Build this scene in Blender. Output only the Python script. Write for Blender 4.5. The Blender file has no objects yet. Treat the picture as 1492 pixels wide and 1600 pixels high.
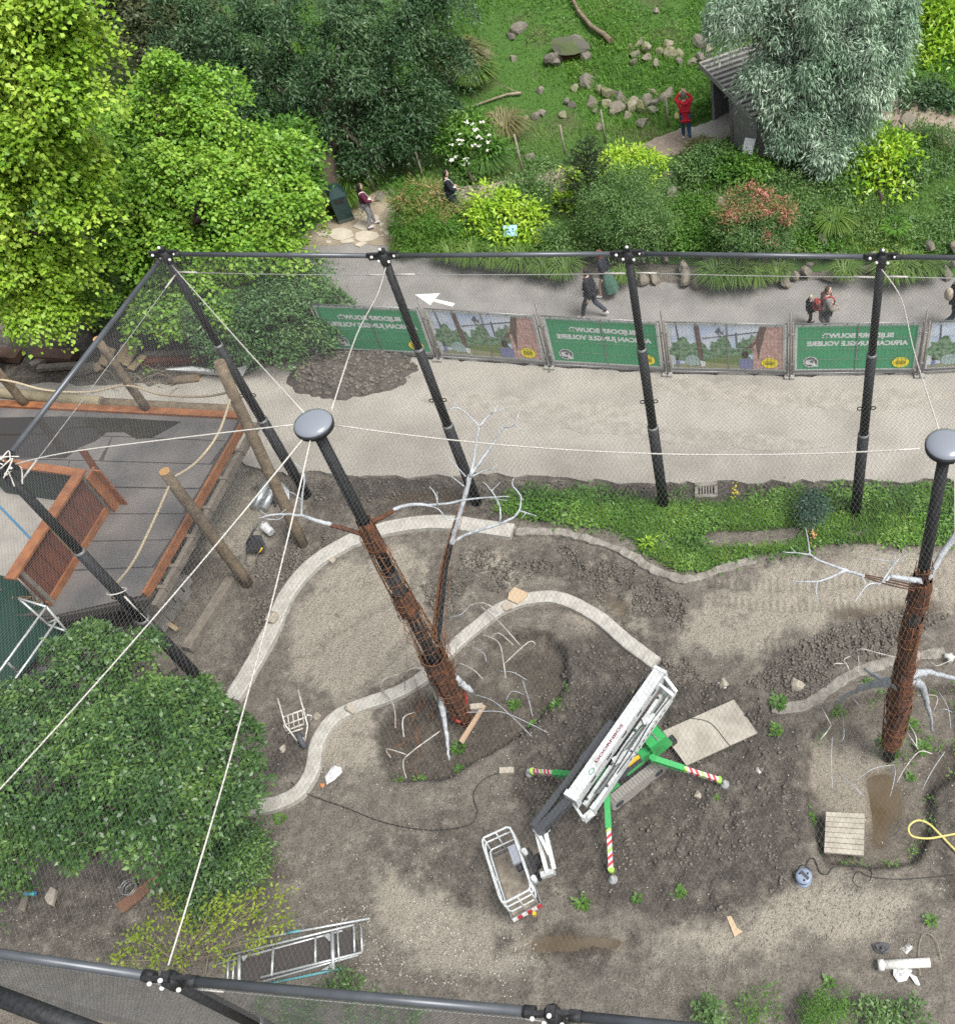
import bpy, bmesh, math, random
import numpy as np
from mathutils import Vector, Matrix

S = bpy.context.scene
COL = S.collection
RND = random.Random(7)
rad = math.radians

# ------------------------------------------------------------------ camera
# lens solved from the picture's vanishing points (photo is the left part of a wider frame, hence the shift)
F, PX, PY, H = 1602.0, 1066.0, 800.0, 20.0
NAD = (1212.0, 2020.0)
_d = np.array([NAD[0]-PX, NAD[1]-PY, F]); _d /= np.linalg.norm(_d)
_up = -_d
_X = np.array([1.0, 0, 0]); _X = _X-_X.dot(_up)*_up; _X /= np.linalg.norm(_X)
_Y = np.cross(_up, _X)
RC = np.array([_X, _Y, _up])
cam = bpy.data.cameras.new('camera'); camo = bpy.data.objects.new('camera', cam); COL.objects.link(camo)
r_, u_, b_ = RC@np.array([1, 0, 0.]), RC@np.array([0, -1., 0]), RC@np.array([0, 0, -1.])
camo.matrix_world = Matrix(((r_[0], u_[0], b_[0], 0), (r_[1], u_[1], b_[1], 0), (r_[2], u_[2], b_[2], H), (0, 0, 0, 1)))
cam.sensor_fit = 'VERTICAL'; cam.sensor_height = 24.0; cam.lens = F/1600*24
cam.shift_x = -(PX-746)/1600; cam.clip_end = 1000; cam.clip_start = 0.1
S.camera = camo
# ------------------------------------------------------------------ light
SUN_EL, SUN_AZ = rad(60), rad(118)       # azimuth measured from +Y (away from camera) towards +X
w = bpy.data.worlds.new('World'); S.world = w; w.use_nodes = True
nt = w.node_tree; bg = nt.nodes['Background']
sky = nt.nodes.new('ShaderNodeTexSky'); sky.sky_type = 'NISHITA'; sky.sun_disc = False
sky.sun_elevation = SUN_EL; sky.sun_rotation = SUN_AZ; sky.air_density = 1.0; sky.dust_density = 4.0; sky.ozone_density = 1.0
hs = nt.nodes.new('ShaderNodeHueSaturation'); hs.inputs['Saturation'].default_value = 0.25
nt.links.new(sky.outputs[0], hs.inputs['Color']); nt.links.new(hs.outputs[0], bg.inputs[0])
bg.inputs[1].default_value = 0.068
sl = bpy.data.lights.new('sun', 'SUN'); sl.energy = 1.5; sl.angle = rad(24); sl.color = (1, .97, .92)
so = bpy.data.objects.new('sun', sl); COL.objects.link(so)
_sd = Vector((math.sin(SUN_AZ)*math.cos(SUN_EL), math.cos(SUN_AZ)*math.cos(SUN_EL), math.sin(SUN_EL)))
so.rotation_euler = (-_sd).to_track_quat('-Z', 'Y').to_euler(); so.location = (0, 0, 40)
S.view_settings.view_transform = 'Standard'; S.view_settings.look = 'None'
S.view_settings.exposure = 1.52; S.view_settings.gamma = 1.0
S.cycles.use_denoising = False; S.cycles.max_bounces = 6; S.cycles.transparent_max_bounces = 12
S.cycles.caustics_reflective = False; S.cycles.caustics_refractive = False
S.render.film_transparent = False

# ------------------------------------------------------------------ helpers: picture -> place
def ray(u, v): return RC@np.array([u-PX, v-PY, F])
def at(u, v, z=0.0):
    r = ray(u, v); t = (z-H)/r[2]; return Vector((t*r[0], t*r[1], z))
def atY(u, v, y):
    r = ray(u, v); t = y/r[1]; return Vector((t*r[0], y, H+t*r[2]))
def sm(a, b, x):
    t = np.clip((np.asarray(x, float)-a)/(b-a), 0, 1); return t*t*(3-2*t)
def wall_y(x): return 25.9-.167*(np.asarray(x, float)+8.8)
def gz(x, y):
    x = np.asarray(x, float); y = np.asarray(y, float); d = y-wall_y(x)
    r = sm(0, .9, d)*.6+sm(.8, 3, d)*.2-sm(3.4, 5.0, d)*.28+np.clip(d-6.6, 0, 60)*.25
    L = sm(-11.5, -8.8, x); left = np.clip(y-29, 0, 60)*.2
    return r*L+left*(1-L)
def atg(u, v, dz=0.0):
    z = 0.0
    for _ in range(40):
        p = at(u, v, z); z = .5*z+.5*(float(gz(p.x, p.y))+dz)
    return at(u, v, z)
def pxm(p):          # photo pixels per metre at a place
    c = RC.T@(np.array(p)-np.array([0, 0, H])); return F/c[2]

def hash2(ix, iy, s):
    h = (ix*374761393+iy*668265263+s*982451653) & 0xffffffff
    h = ((h ^ (h >> 13))*1274126177) & 0xffffffff
    return ((h ^ (h >> 16)) & 0xffff)/65535.0
def vnoise(x, y, s=0):
    x = np.asarray(x, float); y = np.asarray(y, float)
    ix = np.floor(x).astype(np.int64); iy = np.floor(y).astype(np.int64); fx = x-ix; fy = y-iy
    fx = fx*fx*(3-2*fx); fy = fy*fy*(3-2*fy)
    a = hash2(ix, iy, s); b = hash2(ix+1, iy, s); c = hash2(ix, iy+1, s); d = hash2(ix+1, iy+1, s)
    return (a*(1-fx)+b*fx)*(1-fy)+(c*(1-fx)+d*fx)*fy
def fbm(x, y, o=4, s=0):
    t = 0; a = .5
    for i in range(o): t = t+a*(vnoise(x*2**i, y*2**i, s+i)-.5); a *= .5
    return t
def inpoly(x, y, poly):
    c = np.zeros(np.shape(x), bool); n = len(poly)
    for i in range(n):
        x0, y0 = poly[i][0], poly[i][1]; x1, y1 = poly[(i+1) % n][0], poly[(i+1) % n][1]
        if y0 == y1: continue
        c ^= ((y0 > y) != (y1 > y)) & (x < (x1-x0)*(y-y0)/(y1-y0)+x0)
    return c
def catmull(pts, n=6):
    pts = [Vector(p) for p in pts]; out = []
    for i in range(len(pts)-1):
        p0 = pts[max(i-1, 0)]; p1 = pts[i]; p2 = pts[i+1]; p3 = pts[min(i+2, len(pts)-1)]
        for k in range(n):
            t = k/n
            out.append(.5*((2*p1)+(p2-p0)*t+(2*p0-5*p1+4*p2-p3)*t*t+(3*p1-p0-3*p2+p3)*t**3))
    out.append(pts[-1]); return out

# ------------------------------------------------------------------ materials
MATS = {}
def M(name, col=(.5, .5, .5), rough=.6, metal=0., col2=None, ns=4., bump=0., bs=30., spec=.5, coat=0., mixlo=.35, mixhi=.65, detail=5):
    if name in MATS: return MATS[name]
    m = bpy.data.materials.new(name); m.use_nodes = True; MATS[name] = m
    n = m.node_tree.nodes; l = m.node_tree.links; p = n['Principled BSDF']
    p.inputs['Roughness'].default_value = rough; p.inputs['Metallic'].default_value = metal
    p.inputs['Specular IOR Level'].default_value = spec; p.inputs['Coat Weight'].default_value = coat
    p.inputs['Base Color'].default_value = (*col, 1)
    tc = n.new('ShaderNodeTexCoord')
    if col2:
        t = n.new('ShaderNodeTexNoise'); t.inputs['Scale'].default_value = ns; t.inputs['Detail'].default_value = detail
        l.new(tc.outputs['Object'], t.inputs['Vector'])
        mr = n.new('ShaderNodeMapRange'); mr.inputs[1].default_value = mixlo; mr.inputs[2].default_value = mixhi
        l.new(t.outputs['Fac'], mr.inputs[0])
        mx = n.new('ShaderNodeMix'); mx.data_type = 'RGBA'; mx.inputs[6].default_value = (*col, 1); mx.inputs[7].default_value = (*col2, 1)
        l.new(mr.outputs[0], mx.inputs[0]); l.new(mx.outputs[2], p.inputs['Base Color'])
    if bump:
        t2 = n.new('ShaderNodeTexNoise'); t2.inputs['Scale'].default_value = bs; t2.inputs['Detail'].default_value = 4
        l.new(tc.outputs['Object'], t2.inputs['Vector'])
        b = n.new('ShaderNodeBump'); b.inputs['Strength'].default_value = bump; b.inputs['Distance'].default_value = .03
        l.new(t2.outputs['Fac'], b.inputs['Height']); l.new(b.outputs[0], p.inputs['Normal'])
    return m
def leafmat(name, c1, c2, c3=None, rough=.5, trans=.35, ns=.9):
    """leaf colour varies leaf by leaf and from bough to bough"""
    if name in MATS: return MATS[name]
    m = bpy.data.materials.new(name); m.use_nodes = True; MATS[name] = m
    n = m.node_tree.nodes; l = m.node_tree.links; p = n['Principled BSDF']; out = n['Material Output']
    g = n.new('ShaderNodeNewGeometry'); tc = n.new('ShaderNodeTexCoord')
    t = n.new('ShaderNodeTexNoise'); t.inputs['Scale'].default_value = ns; l.new(tc.outputs['Object'], t.inputs['Vector'])
    a = n.new('ShaderNodeMath'); a.operation = 'MULTIPLY_ADD'; a.inputs[1].default_value = .55
    l.new(g.outputs['Random Per Island'], a.inputs[0])
    mr = n.new('ShaderNodeMapRange'); mr.inputs[1].default_value = .3; mr.inputs[2].default_value = .7; mr.inputs[4].default_value = .5
    l.new(t.outputs['Fac'], mr.inputs[0]); l.new(mr.outputs[0], a.inputs[2])
    cr = n.new('ShaderNodeValToRGB'); e = cr.color_ramp.elements
    e[0].color = (*c1, 1); e[1].color = (*(c3 or c2), 1); x = e.new(.55); x.color = (*c2, 1)
    l.new(a.outputs[0], cr.inputs[0]); l.new(cr.outputs[0], p.inputs['Base Color'])
    p.inputs['Roughness'].default_value = rough
    tr = n.new('ShaderNodeBsdfTranslucent'); l.new(cr.outputs[0], tr.inputs[0])
    mx = n.new('ShaderNodeMixShader'); mx.inputs[0].default_value = trans
    l.new(p.outputs[0], mx.inputs[1]); l.new(tr.outputs[0], mx.inputs[2]); l.new(mx.outputs[0], out.inputs[0])
    return m

# ------------------------------------------------------------------ mesh builder
class MB:
    def __init__(s): s.v = []; s.f = []; s.m = []; s.s = []
    def add(s, v, f, m=0, smooth=False):
        o = len(s.v); s.v += [tuple(p) for p in v]
        for q in f: s.f.append([i+o for i in q]); s.m.append(m); s.s.append(smooth)
        return s
    def box(s, c, d, R=None, m=0):
        c = Vector(c); h = [x/2 for x in d]; R = R if R is not None else Matrix.Identity(3)
        if isinstance(R, (int, float)): R = Matrix.Rotation(R, 3, 'Z')
        v = [c+R@Vector((a*h[0], b*h[1], e*h[2])) for e in (-1, 1) for b in (-1, 1) for a in (-1, 1)]
        return s.add(v, [(0, 2, 3, 1), (4, 5, 7, 6), (0, 1, 5, 4), (2, 6, 7, 3), (0, 4, 6, 2), (1, 3, 7, 5)], m)
    def beam(s, p0, p1, w_, h_, up=(0, 0, 1), m=0):
        p0 = Vector(p0); p1 = Vector(p1); d = p1-p0; L = d.length; d.normalize(); u = Vector(up)
        x = d.cross(u)
        if x.length < 1e-4: x = d.cross(Vector((0, 1, 0)))
        x.normalize(); u = x.cross(d)
        R = Matrix((x, d, u)).transposed()
        return s.box((p0+p1)/2, (w_, L, h_), R, m)
    def tube(s, pts, r, n=8, m=0, closed=False, cap=True, smooth=True):
        P = [Vector(p) for p in pts]; k = len(P)
        R = [r]*k if isinstance(r, (int, float)) else list(r)
        if len(R) != k: R = [R[0]+(R[-1]-R[0])*i/(k-1) for i in range(k)]
        T = []
        for i in range(k):
            if closed: t = P[(i+1) % k]-P[i-1]
            else: t = P[min(i+1, k-1)]-P[max(i-1, 0)]
            T.append(t.normalized() if t.length > 1e-9 else Vector((0, 0, 1)))
        a = T[0].orthogonal().normalized(); v = []
        for i in range(k):
            a = a-T[i]*a.dot(T[i])
            a = a.normalized() if a.length > 1e-6 else T[i].orthogonal().normalized()
            b = T[i].cross(a)
            for j in range(n):
                q = 2*math.pi*j/n; v.append(P[i]+(a*math.cos(q)+b*math.sin(q))*R[i])
        f = []
        for i in range(k if closed else k-1):
            i2 = (i+1) % k
            for j in range(n): f.append((i*n+j, i*n+(j+1) % n, i2*n+(j+1) % n, i2*n+j))
        s.add(v, f, m, smooth)
        if cap and not closed:
            o = len(s.v)-k*n
            s.f.append([o+j for j in reversed(range(n))]); s.m.append(m); s.s.append(False)
            s.f.append([o+(k-1)*n+j for j in range(n)]); s.m.append(m); s.s.append(False)
        return s
    def lathe(s, c, prof, n=16, m=0, smooth=True, R=None):
        c = Vector(c); v = []; k = len(prof)
        for r, z in prof:
            for j in range(n):
                q = 2*math.pi*j/n; p = Vector((r*math.cos(q), r*math.sin(q), z)); v.append(c+(R@p if R is not None else p))
        f = [(i*n+j, i*n+(j+1) % n, (i+1)*n+(j+1) % n, (i+1)*n+j) for i in range(k-1) for j in range(n)]
        f.append(list(reversed(range(n)))); f.append([(k-1)*n+j for j in range(n)])
        return s.add(v, f, m, smooth)
    def prism(s, poly, z0, z1, m=0):
        n = len(poly); a = sum(poly[i][0]*poly[(i+1) % n][1]-poly[(i+1) % n][0]*poly[i][1] for i in range(n))
        if a < 0: poly = list(reversed(poly))
        v = [(p[0], p[1], z0) for p in poly]+[(p[0], p[1], z1) for p in poly]
        f = [list(reversed(range(n))), [n+i for i in range(n)]]+[(i, (i+1) % n, n+(i+1) % n, n+i) for i in range(n)]
        return s.add(v, f, m)
    def rock(s, c, r, seed=0, sub=2, m=0, flat=.25, smooth=False):
        rr = random.Random(seed); bm = bmesh.new(); bmesh.ops.create_icosphere(bm, subdivisions=sub, radius=1)
        R = Matrix.Rotation(rr.uniform(0, 6.3), 3, 'Z')@Matrix.Rotation(rr.uniform(-.3, .3), 3, 'X')
        pl = [(Vector((rr.gauss(0, 1), rr.gauss(0, 1), rr.gauss(0, .7))).normalized(), rr.uniform(.38, .72)) for _ in range(11)]
        v = []
        for p in bm.verts:
            q = p.co.copy()
            for nrm, d in pl:
                e = q.dot(nrm)
                if e > d: q = q-nrm*(e-d)*.97
            q = q*(1.3+rr.uniform(-.035, .035)); q = Vector((q.x*r[0], q.y*r[1], q.z*r[2])); v.append(Vector(c)+R@q)
        f = [[x.index for x in g.verts] for g in bm.faces]; bm.free()
        return s.add(v, f, m, smooth)

def setp(o, label=None, cat=None, group=None, kind=None):
    if label: o['label'] = label
    if cat: o['category'] = cat
    if group: o['group'] = group
    if kind: o['kind'] = kind
    return o
def E(name, loc, label, cat, group=None, rotz=0.):
    o = bpy.data.objects.new(name, None); COL.objects.link(o); o.location = loc; o.rotation_euler = (0, 0, rotz)
    o.empty_display_size = .2
    return setp(o, label, cat, group)
def link(name, me, parent=None, local=False):
    o = bpy.data.objects.new(name, me); COL.objects.link(o)
    if parent is not None:
        o.parent = parent
        if not local:            # mesh was laid out in world coordinates
            o.matrix_parent_inverse = Matrix.Translation(-parent.location) if parent.parent is None else Matrix.Identity(4)
    return o
def mesh(mb, mats):
    me = bpy.data.meshes.new('mesh'); me.from_pydata(mb.v, [], mb.f)
    if not isinstance(mats, (list, tuple)): mats = [mats]
    for x in mats: me.materials.append(x)
    me.polygons.foreach_set('material_index', mb.m); me.polygons.foreach_set('use_smooth', mb.s); me.update()
    return me
def O(name, mb, mats, parent=None, label=None, cat=None, group=None, kind=None, local=False):
    o = link(name, mesh(mb, mats), parent, local); return setp(o, label, cat, group, kind)
def npmesh(verts, faces, mats, smooth=False):
    """verts (N,3), faces (K,3 or 4)"""
    me = bpy.data.meshes.new('mesh'); verts = np.asarray(verts, np.float32); faces = np.asarray(faces, np.int32)
    k = faces.shape[1]
    me.vertices.add(len(verts)); me.vertices.foreach_set('co', verts.ravel())
    me.loops.add(faces.size); me.loops.foreach_set('vertex_index', faces.ravel())
    me.polygons.add(len(faces)); me.polygons.foreach_set('loop_start', np.arange(0, faces.size, k, dtype=np.int32))
    if smooth: me.polygons.foreach_set('use_smooth', np.ones(len(faces), bool))
    for x in (mats if isinstance(mats, (list, tuple)) else [mats]): me.materials.append(x)
    me.update(calc_edges=True); return me
def grid(xs, ys, zf, mat_, smooth=True, yoff=None):
    X, Y = np.meshgrid(xs, ys)
    if yoff is not None: Y = Y+yoff(X)
    Z = zf(X, Y); V = np.stack([X, Y, Z], -1).reshape(-1, 3)
    nx = len(xs); ny = len(ys); i = np.arange(nx-1)[None]+nx*np.arange(ny-1)[:, None]; i = i.ravel()
    return npmesh(V, np.stack([i, i+1, i+1+nx, i+nx], -1), mat_, smooth), X, Y, Z
def sheet(name, poly, z, mat_, kind='structure', jag=0., seed=0, thick=0.1, zf=None, label=None, cat=None):
    """a flat patch lying on the ground, its rim a little uneven"""
    pts = [Vector((p[0], p[1], 0)) for p in poly]; rr = random.Random(seed); out = []
    for i, p in enumerate(pts):
        q = pts[(i+1) % len(pts)]; L = (q-p).length; k = max(1, int(L/.25)) if jag else 1
        for j in range(k):
            t = p.lerp(q, j/k); out.append((t.x+rr.uniform(-jag, jag), t.y+rr.uniform(-jag, jag)))
    mb = MB(); mb.prism(out, z-thick, z)
    o = O(name, mb, mat_, kind=kind, label=label, cat=cat)
    return o
def textmesh(body, size, mirror=False, bold=.0):
    cu = bpy.data.curves.new('t', 'FONT'); cu.body = body; cu.size = size; cu.align_x = 'CENTER'; cu.align_y = 'CENTER'
    cu.offset = bold; cu.resolution_u = 3
    o = bpy.data.objects.new('t', cu); COL.objects.link(o); bpy.context.view_layer.update()
    me = bpy.data.meshes.new_from_object(o.evaluated_get(bpy.context.evaluated_depsgraph_get()))
    bpy.data.objects.remove(o); bpy.data.curves.remove(cu)
    if mirror:
        for v in me.vertices: v.co.x = -v.co.x
    return me
# ================================================================== the ground
def ppoly(px, z=0.0): return [tuple(at(u, v, z))[:2] for u, v in px]
def blur(a, n):
    for _ in range(n):
        a = (a+np.roll(a, 1, 0)+np.roll(a, -1, 0)+np.roll(a, 1, 1)+np.roll(a, -1, 1))/5
    return a
DARK = [[(480, 780), (490, 742), (640, 748), (1000, 757), (1500, 752), (1500, 800), (900, 800), (700, 805), (480, 800)],
        [(760, 860), (850, 845), (960, 870), (1060, 930), (1030, 1000), (1090, 1060), (1040, 1075), (1000, 1010), (960, 1000), (910, 925), (840, 900)],
        [(800, 1120), (880, 1010), (960, 1000), (1040, 1050), (1110, 1070), (1250, 1130), (1255, 1250), (1225, 1390), (1080, 1450), (900, 1420), (840, 1330), (800, 1250)],
        [(1150, 1060), (1230, 1010), (1350, 960), (1480, 940), (1480, 990), (1320, 1010), (1240, 1090)],
        [(330, 1080), (400, 900), (450, 820), (560, 800), (470, 900), (420, 1000), (380, 1090)],
        [(0, 1400), (250, 1340), (440, 1300), (470, 1380), (300, 1440), (100, 1500), (0, 1500)],
        [(540, 1290), (700, 1280), (760, 1300), (740, 1420), (640, 1380)],
        [(590, 1130), (640, 1090), (760, 1060), (870, 990), (870, 1060), (760, 1170), (700, 1210), (600, 1210)],
        [(640, 900), (720, 880), (760, 930), (690, 960)], [(430, 1100), (470, 1170), (440, 1220), (400, 1180)],
        [(1440, 1180), (1500, 1150), (1500, 1420), (1440, 1350), (1460, 1260)],
        [(0, 575), (60, 570), (300, 575), (380, 590), (300, 605), (0, 600)],
        [(740, 1480), (880, 1455), (1000, 1480), (900, 1500)],
        [(0, 380), (560, 380), (560, 560), (300, 575), (0, 580)]]
PALE = [[(460, 960), (540, 880), (640, 850), (680, 900), (690, 960), (640, 1060), (520, 1090), (460, 1060)],
        [(1100, 930), (1200, 890), (1330, 860), (1500, 850), (1500, 960), (1300, 950), (1180, 1010), (1100, 1030), (1060, 980)],
        [(740, 860), (800, 880), (860, 900), (780, 920), (720, 900)], [(300, 690), (400, 740), (420, 800), (380, 880), (310, 870), (300, 780)],
        [(570, 1370), (660, 1360), (760, 1420), (840, 1500), (640, 1500), (570, 1440)],
        [(1280, 1130), (1400, 1140), (1390, 1250), (1360, 1270), (1270, 1240), (1265, 1180)],
        [(1120, 1400), (1300, 1370), (1420, 1400), (1380, 1470), (1150, 1480), (1000, 1500)],
        [(860, 950), (950, 945), (1040, 1000), (1000, 990), (900, 960)], [(500, 1120), (590, 1110), (590, 1180), (540, 1200), (490, 1180)],
        [(930, 920), (990, 940), (985, 970), (930, 950)]]
CLOD = [[(860, 850), (980, 870), (1080, 940), (1060, 1010), (1110, 1070), (1040, 1060), (960, 1000), (920, 920)], [(1160, 1070), (1250, 1000), (1400, 950), (1490, 960), (1420, 1000), (1270, 1100)],
        [(640, 890), (720, 860), (800, 850), (880, 880), (740, 950), (690, 970)], [(800, 1130), (900, 1000), (1250, 1110), (1240, 1380), (1080, 1450), (860, 1400)]]
PIT1 = [(592, 1140), (640, 1105), (700, 1075), (750, 1040), (780, 990), (850, 985), (880, 1020), (880, 1070), (830, 1130), (760, 1170), (690, 1212), (610, 1215)]
PIT2 = [(1262, 1170), (1300, 1110), (1370, 1080), (1440, 1070), (1500, 1075), (1500, 1200), (1452, 1230), (1452, 1290), (1430, 1340), (1380, 1350), (1290, 1340), (1265, 1260)]
PUD = [[(1352, 1200), (1390, 1195), (1410, 1230), (1412, 1262), (1390, 1285), (1382, 1318), (1362, 1315), (1362, 1260)],
       [(925, 1480), (840, 1490), (815, 1470), (845, 1458), (900, 1462), (960, 1468), (985, 1482)], [(925, 925), (965, 935), (985, 945), (982, 968), (955, 955)], [(600, 772), (700, 768), (735, 778), (690, 784), (600, 782)],
       [(1290, 955), (1400, 940), (1492, 945), (1470, 955), (1380, 958), (1300, 968)]]
gx = np.concatenate([np.arange(-34, -16, .2), np.arange(-16, 8, .05), np.arange(8, 13.01, .2)]); gy = np.concatenate([np.arange(-6, 2, .2), np.arange(2, 17.4, .05), np.arange(17.4, 30.01, .15)])
X0, Y0 = np.meshgrid(gx, gy)
def msk(polys, n, wt={}):
    a = np.zeros(X0.shape)
    for k_, p in enumerate(polys):
        q = ppoly(p); jx = X0+fbm(X0*1.3, Y0*1.3, 4, 31)*1.1; jy = Y0+fbm(X0*1.3, Y0*1.3, 4, 57)*1.1
        a = np.maximum(a, inpoly(jx, jy, q)*wt.get(k_, 1.))
    return blur(a, n)
def msk0(polys, n):
    a = np.zeros(X0.shape)
    for p in polys: a = np.maximum(a, inpoly(X0, Y0, ppoly(p)).astype(float))
    return blur(a, n)
zd = msk(DARK, 14, {1: .6, 3: .65, 4: .75, 5: .6, 6: .6, 8: .5}); zp = msk(PALE, 18); zc = msk(CLOD, 10); zpit = msk0([PIT1, PIT2], 7); zpud = msk0(PUD, 8)
amp = sm(17.0, 16.4, Y0)
z = (fbm(X0*.5, Y0*.5, 3, 3)*.10+fbm(X0*2.2, Y0*2.2, 4, 9)*.055+zd*fbm(X0*4, Y0*4, 3, 12)*.05+fbm(X0*6, Y0*6, 3, 14)*.075)
# lumps of dug soil
cl = np.clip(fbm(X0*3.6, Y0*3.6, 4, 77)*2.4+.1, 0, 1)
z = z+zc*cl*.13
# caterpillar tracks pressed into the mud
for (a, b) in [((1090, 905), (1480, 890)), ((1100, 935), (1480, 925)), ((470, 1010), (640, 900)), ((560, 1080), (660, 930)), ((1180, 1010), (1440, 975)), ((760, 870), (960, 890))]:
    A = at(*a); B = at(*b); D = (B-A); L = D.length; D.normalize()
    s_ = (X0-A.x)*D.x+(Y0-A.y)*D.y; t_ = -(X0-A.x)*D.y+(Y0-A.y)*D.x+.25*np.sin(s_*.6)
    inn = np.exp(-(t_/.17)**4)*sm(0, .3, s_)*sm(L, L-.3, s_)
    z = z-inn*(.05+.03*np.sin(s_*2*np.pi/.16))
z = z*(1-.75*zpit)-zpit*.34-zpud*.06-zpit*(1-zpit)*4*.1*(.4+vnoise(X0*1.5, Y0*1.5, 61))
z = z*amp-.02*(1-amp)
z = np.where(Y0 > wall_y(X0)+.35, -.6, z)
GZ0 = z
def groundmat():
    m = bpy.data.materials.new('yard_soil'); m.use_nodes = True; n = m.node_tree.nodes; l = m.node_tree.links; p = n['Principled BSDF']
    tc = n.new('ShaderNodeTexCoord'); at_ = n.new('ShaderNodeAttribute'); at_.attribute_name = 'zone'
    sp = n.new('ShaderNodeSeparateColor'); l.new(at_.outputs['Color'], sp.inputs[0])
    def noise(sc, d=5, ro=.6):
        t = n.new('ShaderNodeTexNoise'); t.inputs['Scale'].default_value = sc; t.inputs['Detail'].default_value = d; t.inputs['Roughness'].default_value = ro
        l.new(tc.outputs['Object'], t.inputs['Vector']); return t.outputs['Fac']
    def mix(f, a, b):
        x = n.new('ShaderNodeMix'); x.data_type = 'RGBA'
        for s_, i in ((f, 0), (a, 6), (b, 7)):
            if isinstance(s_, tuple): x.inputs[i].default_value = (*s_, 1)
            elif isinstance(s_, float): x.inputs[i].default_value = s_
            else: l.new(s_, x.inputs[i])
        return x.outputs[2]
    def rng(f, a, b, c=0., d=1.):
        x = n.new('ShaderNodeMapRange'); x.inputs[1].default_value = a; x.inputs[2].default_value = b; x.inputs[3].default_value = c; x.inputs[4].default_value = d
        l.new(f, x.inputs[0]); return x.outputs[0]
    def math_(op, a, b):
        x = n.new('ShaderNodeMath'); x.operation = op
        for i, s_ in enumerate((a, b)):
            if isinstance(s_, float): x.inputs[i].default_value = s_
            else: l.new(s_, x.inputs[i])
        x.use_clamp = op not in ('ADD', 'SUBTRACT')
        return x.outputs[0]
    big, mid, fine = noise(.9), noise(4., 8, .68), noise(22., 8, .75)
    c = mix(rng(mid, .35, .65), (.138, .122, .102), (.235, .212, .178))
    c = mix(rng(big, .4, .7), c, (.185, .163, .136))
    edge = math_('ADD', rng(noise(1.6, 8, .7), .3, .7, -.4, .4), rng(mid, .3, .7, -.3, .3)); pf = rng(math_('ADD', sp.outputs[1], edge), .05, .85, 0., .95); c = mix(pf, c, (.37, .335, .275))
    df = rng(math_('SUBTRACT', sp.outputs[0], edge), .12, 1.0, 0., .85); c = mix(df, c, mix(rng(mid, .35, .65), (.05, .043, .037), (.10, .086, .072)))
    c = mix(math_('MULTIPLY', rng(fine, .36, .5, 1., 0.), .68), c, (.042, .037, .032))
    c = mix(math_('MULTIPLY', rng(fine, .56, .7), .55), c, (.40, .375, .33))
    c = mix(math_('MULTIPLY', sp.outputs[2], .75), c, (.11, .082, .05))
    l.new(c, p.inputs['Base Color'])
    ro = n.new('ShaderNodeMath'); ro.operation = 'MULTIPLY_ADD'; l.new(sp.outputs[2], ro.inputs[0]); ro.inputs[1].default_value = -.5; ro.inputs[2].default_value = .9
    l.new(ro.outputs[0], p.inputs['Roughness']); p.inputs['Specular IOR Level'].default_value = .3
    bp = n.new('ShaderNodeBump'); bp.inputs['Strength'].default_value = 1.; bp.inputs['Distance'].default_value = .11
    l.new(math_('ADD', math_('MULTIPLY', mid, .6), math_('MULTIPLY', fine, .5)), bp.inputs['Height']); l.new(bp.outputs[0], p.inputs['Normal'])
    return m
me, _, _, _ = grid(gx, gy, lambda a, b: z, groundmat())
ca = me.attributes.new('zone', 'FLOAT_COLOR', 'POINT')
zz = np.stack([np.clip(zd+zpit*(1-zpit)*2.6, 0, 1.2), zp, np.clip(zpud+zpit*.25, 0, 1), np.ones_like(zd)], -1).astype(np.float32)
ca.data.foreach_set('color', zz.ravel())
setp(link('ground', me), kind='structure')
def yz(x, y):
    i = int(np.searchsorted(gx, x)); j = int(np.searchsorted(gy, y))
    return float(GZ0[min(max(j, 0), GZ0.shape[0]-1), min(max(i, 0), GZ0.shape[1]-1)])
mb = MB(); mb.box((0, 30, -1.2), (500, 500, .8)); O('outer_ground', mb, M('outer_soil', (.10, .11, .06), .95), kind='structure')
for i, p in enumerate(PUD):
    q = ppoly(p); cx_, cy_ = sum(a for a, b in q)/len(q), sum(b for a, b in q)/len(q); zc_ = float(np.mean([yz(a, b) for a, b in q]))-.012; q = [(cx_+(a-cx_)*1.12, cy_+(b-cy_)*1.12) for a, b in q]
    brown = i in (0, 1)
    if i > 1: continue
    sheet('puddle', q, zc_, M('puddle_brown', (.085, .062, .036), .08, spec=.5, col2=(.12, .095, .065), ns=1.5) if brown else M('puddle_grey', (.16, .14, .115), .12, spec=.5, col2=(.2, .17, .13), ns=1.5), jag=.05, seed=i, thick=.02)

# --- garden hill
def hillz(x, y): return gz(x, y)+fbm(x*.6, y*.6, 3, 5)*.16*sm(.5, 2, y-wall_y(x))+fbm(x*2.5, y*2.5, 3, 8)*.06*sm(.3, 1, y-wall_y(x))
hx = np.arange(-60, 31, .3); ht = np.concatenate([np.arange(-.05, 22, .25), np.arange(22, 60, 1.5)])
me, _, _, _ = grid(hx, ht, hillz, M('garden_soil', (.05, .115, .018), .95, col2=(.075, .072, .035), ns=.7, bump=.5, bs=9, mixlo=.5, mixhi=.72), yoff=wall_y)
setp(link('garden_slope', me), kind='structure')

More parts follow.
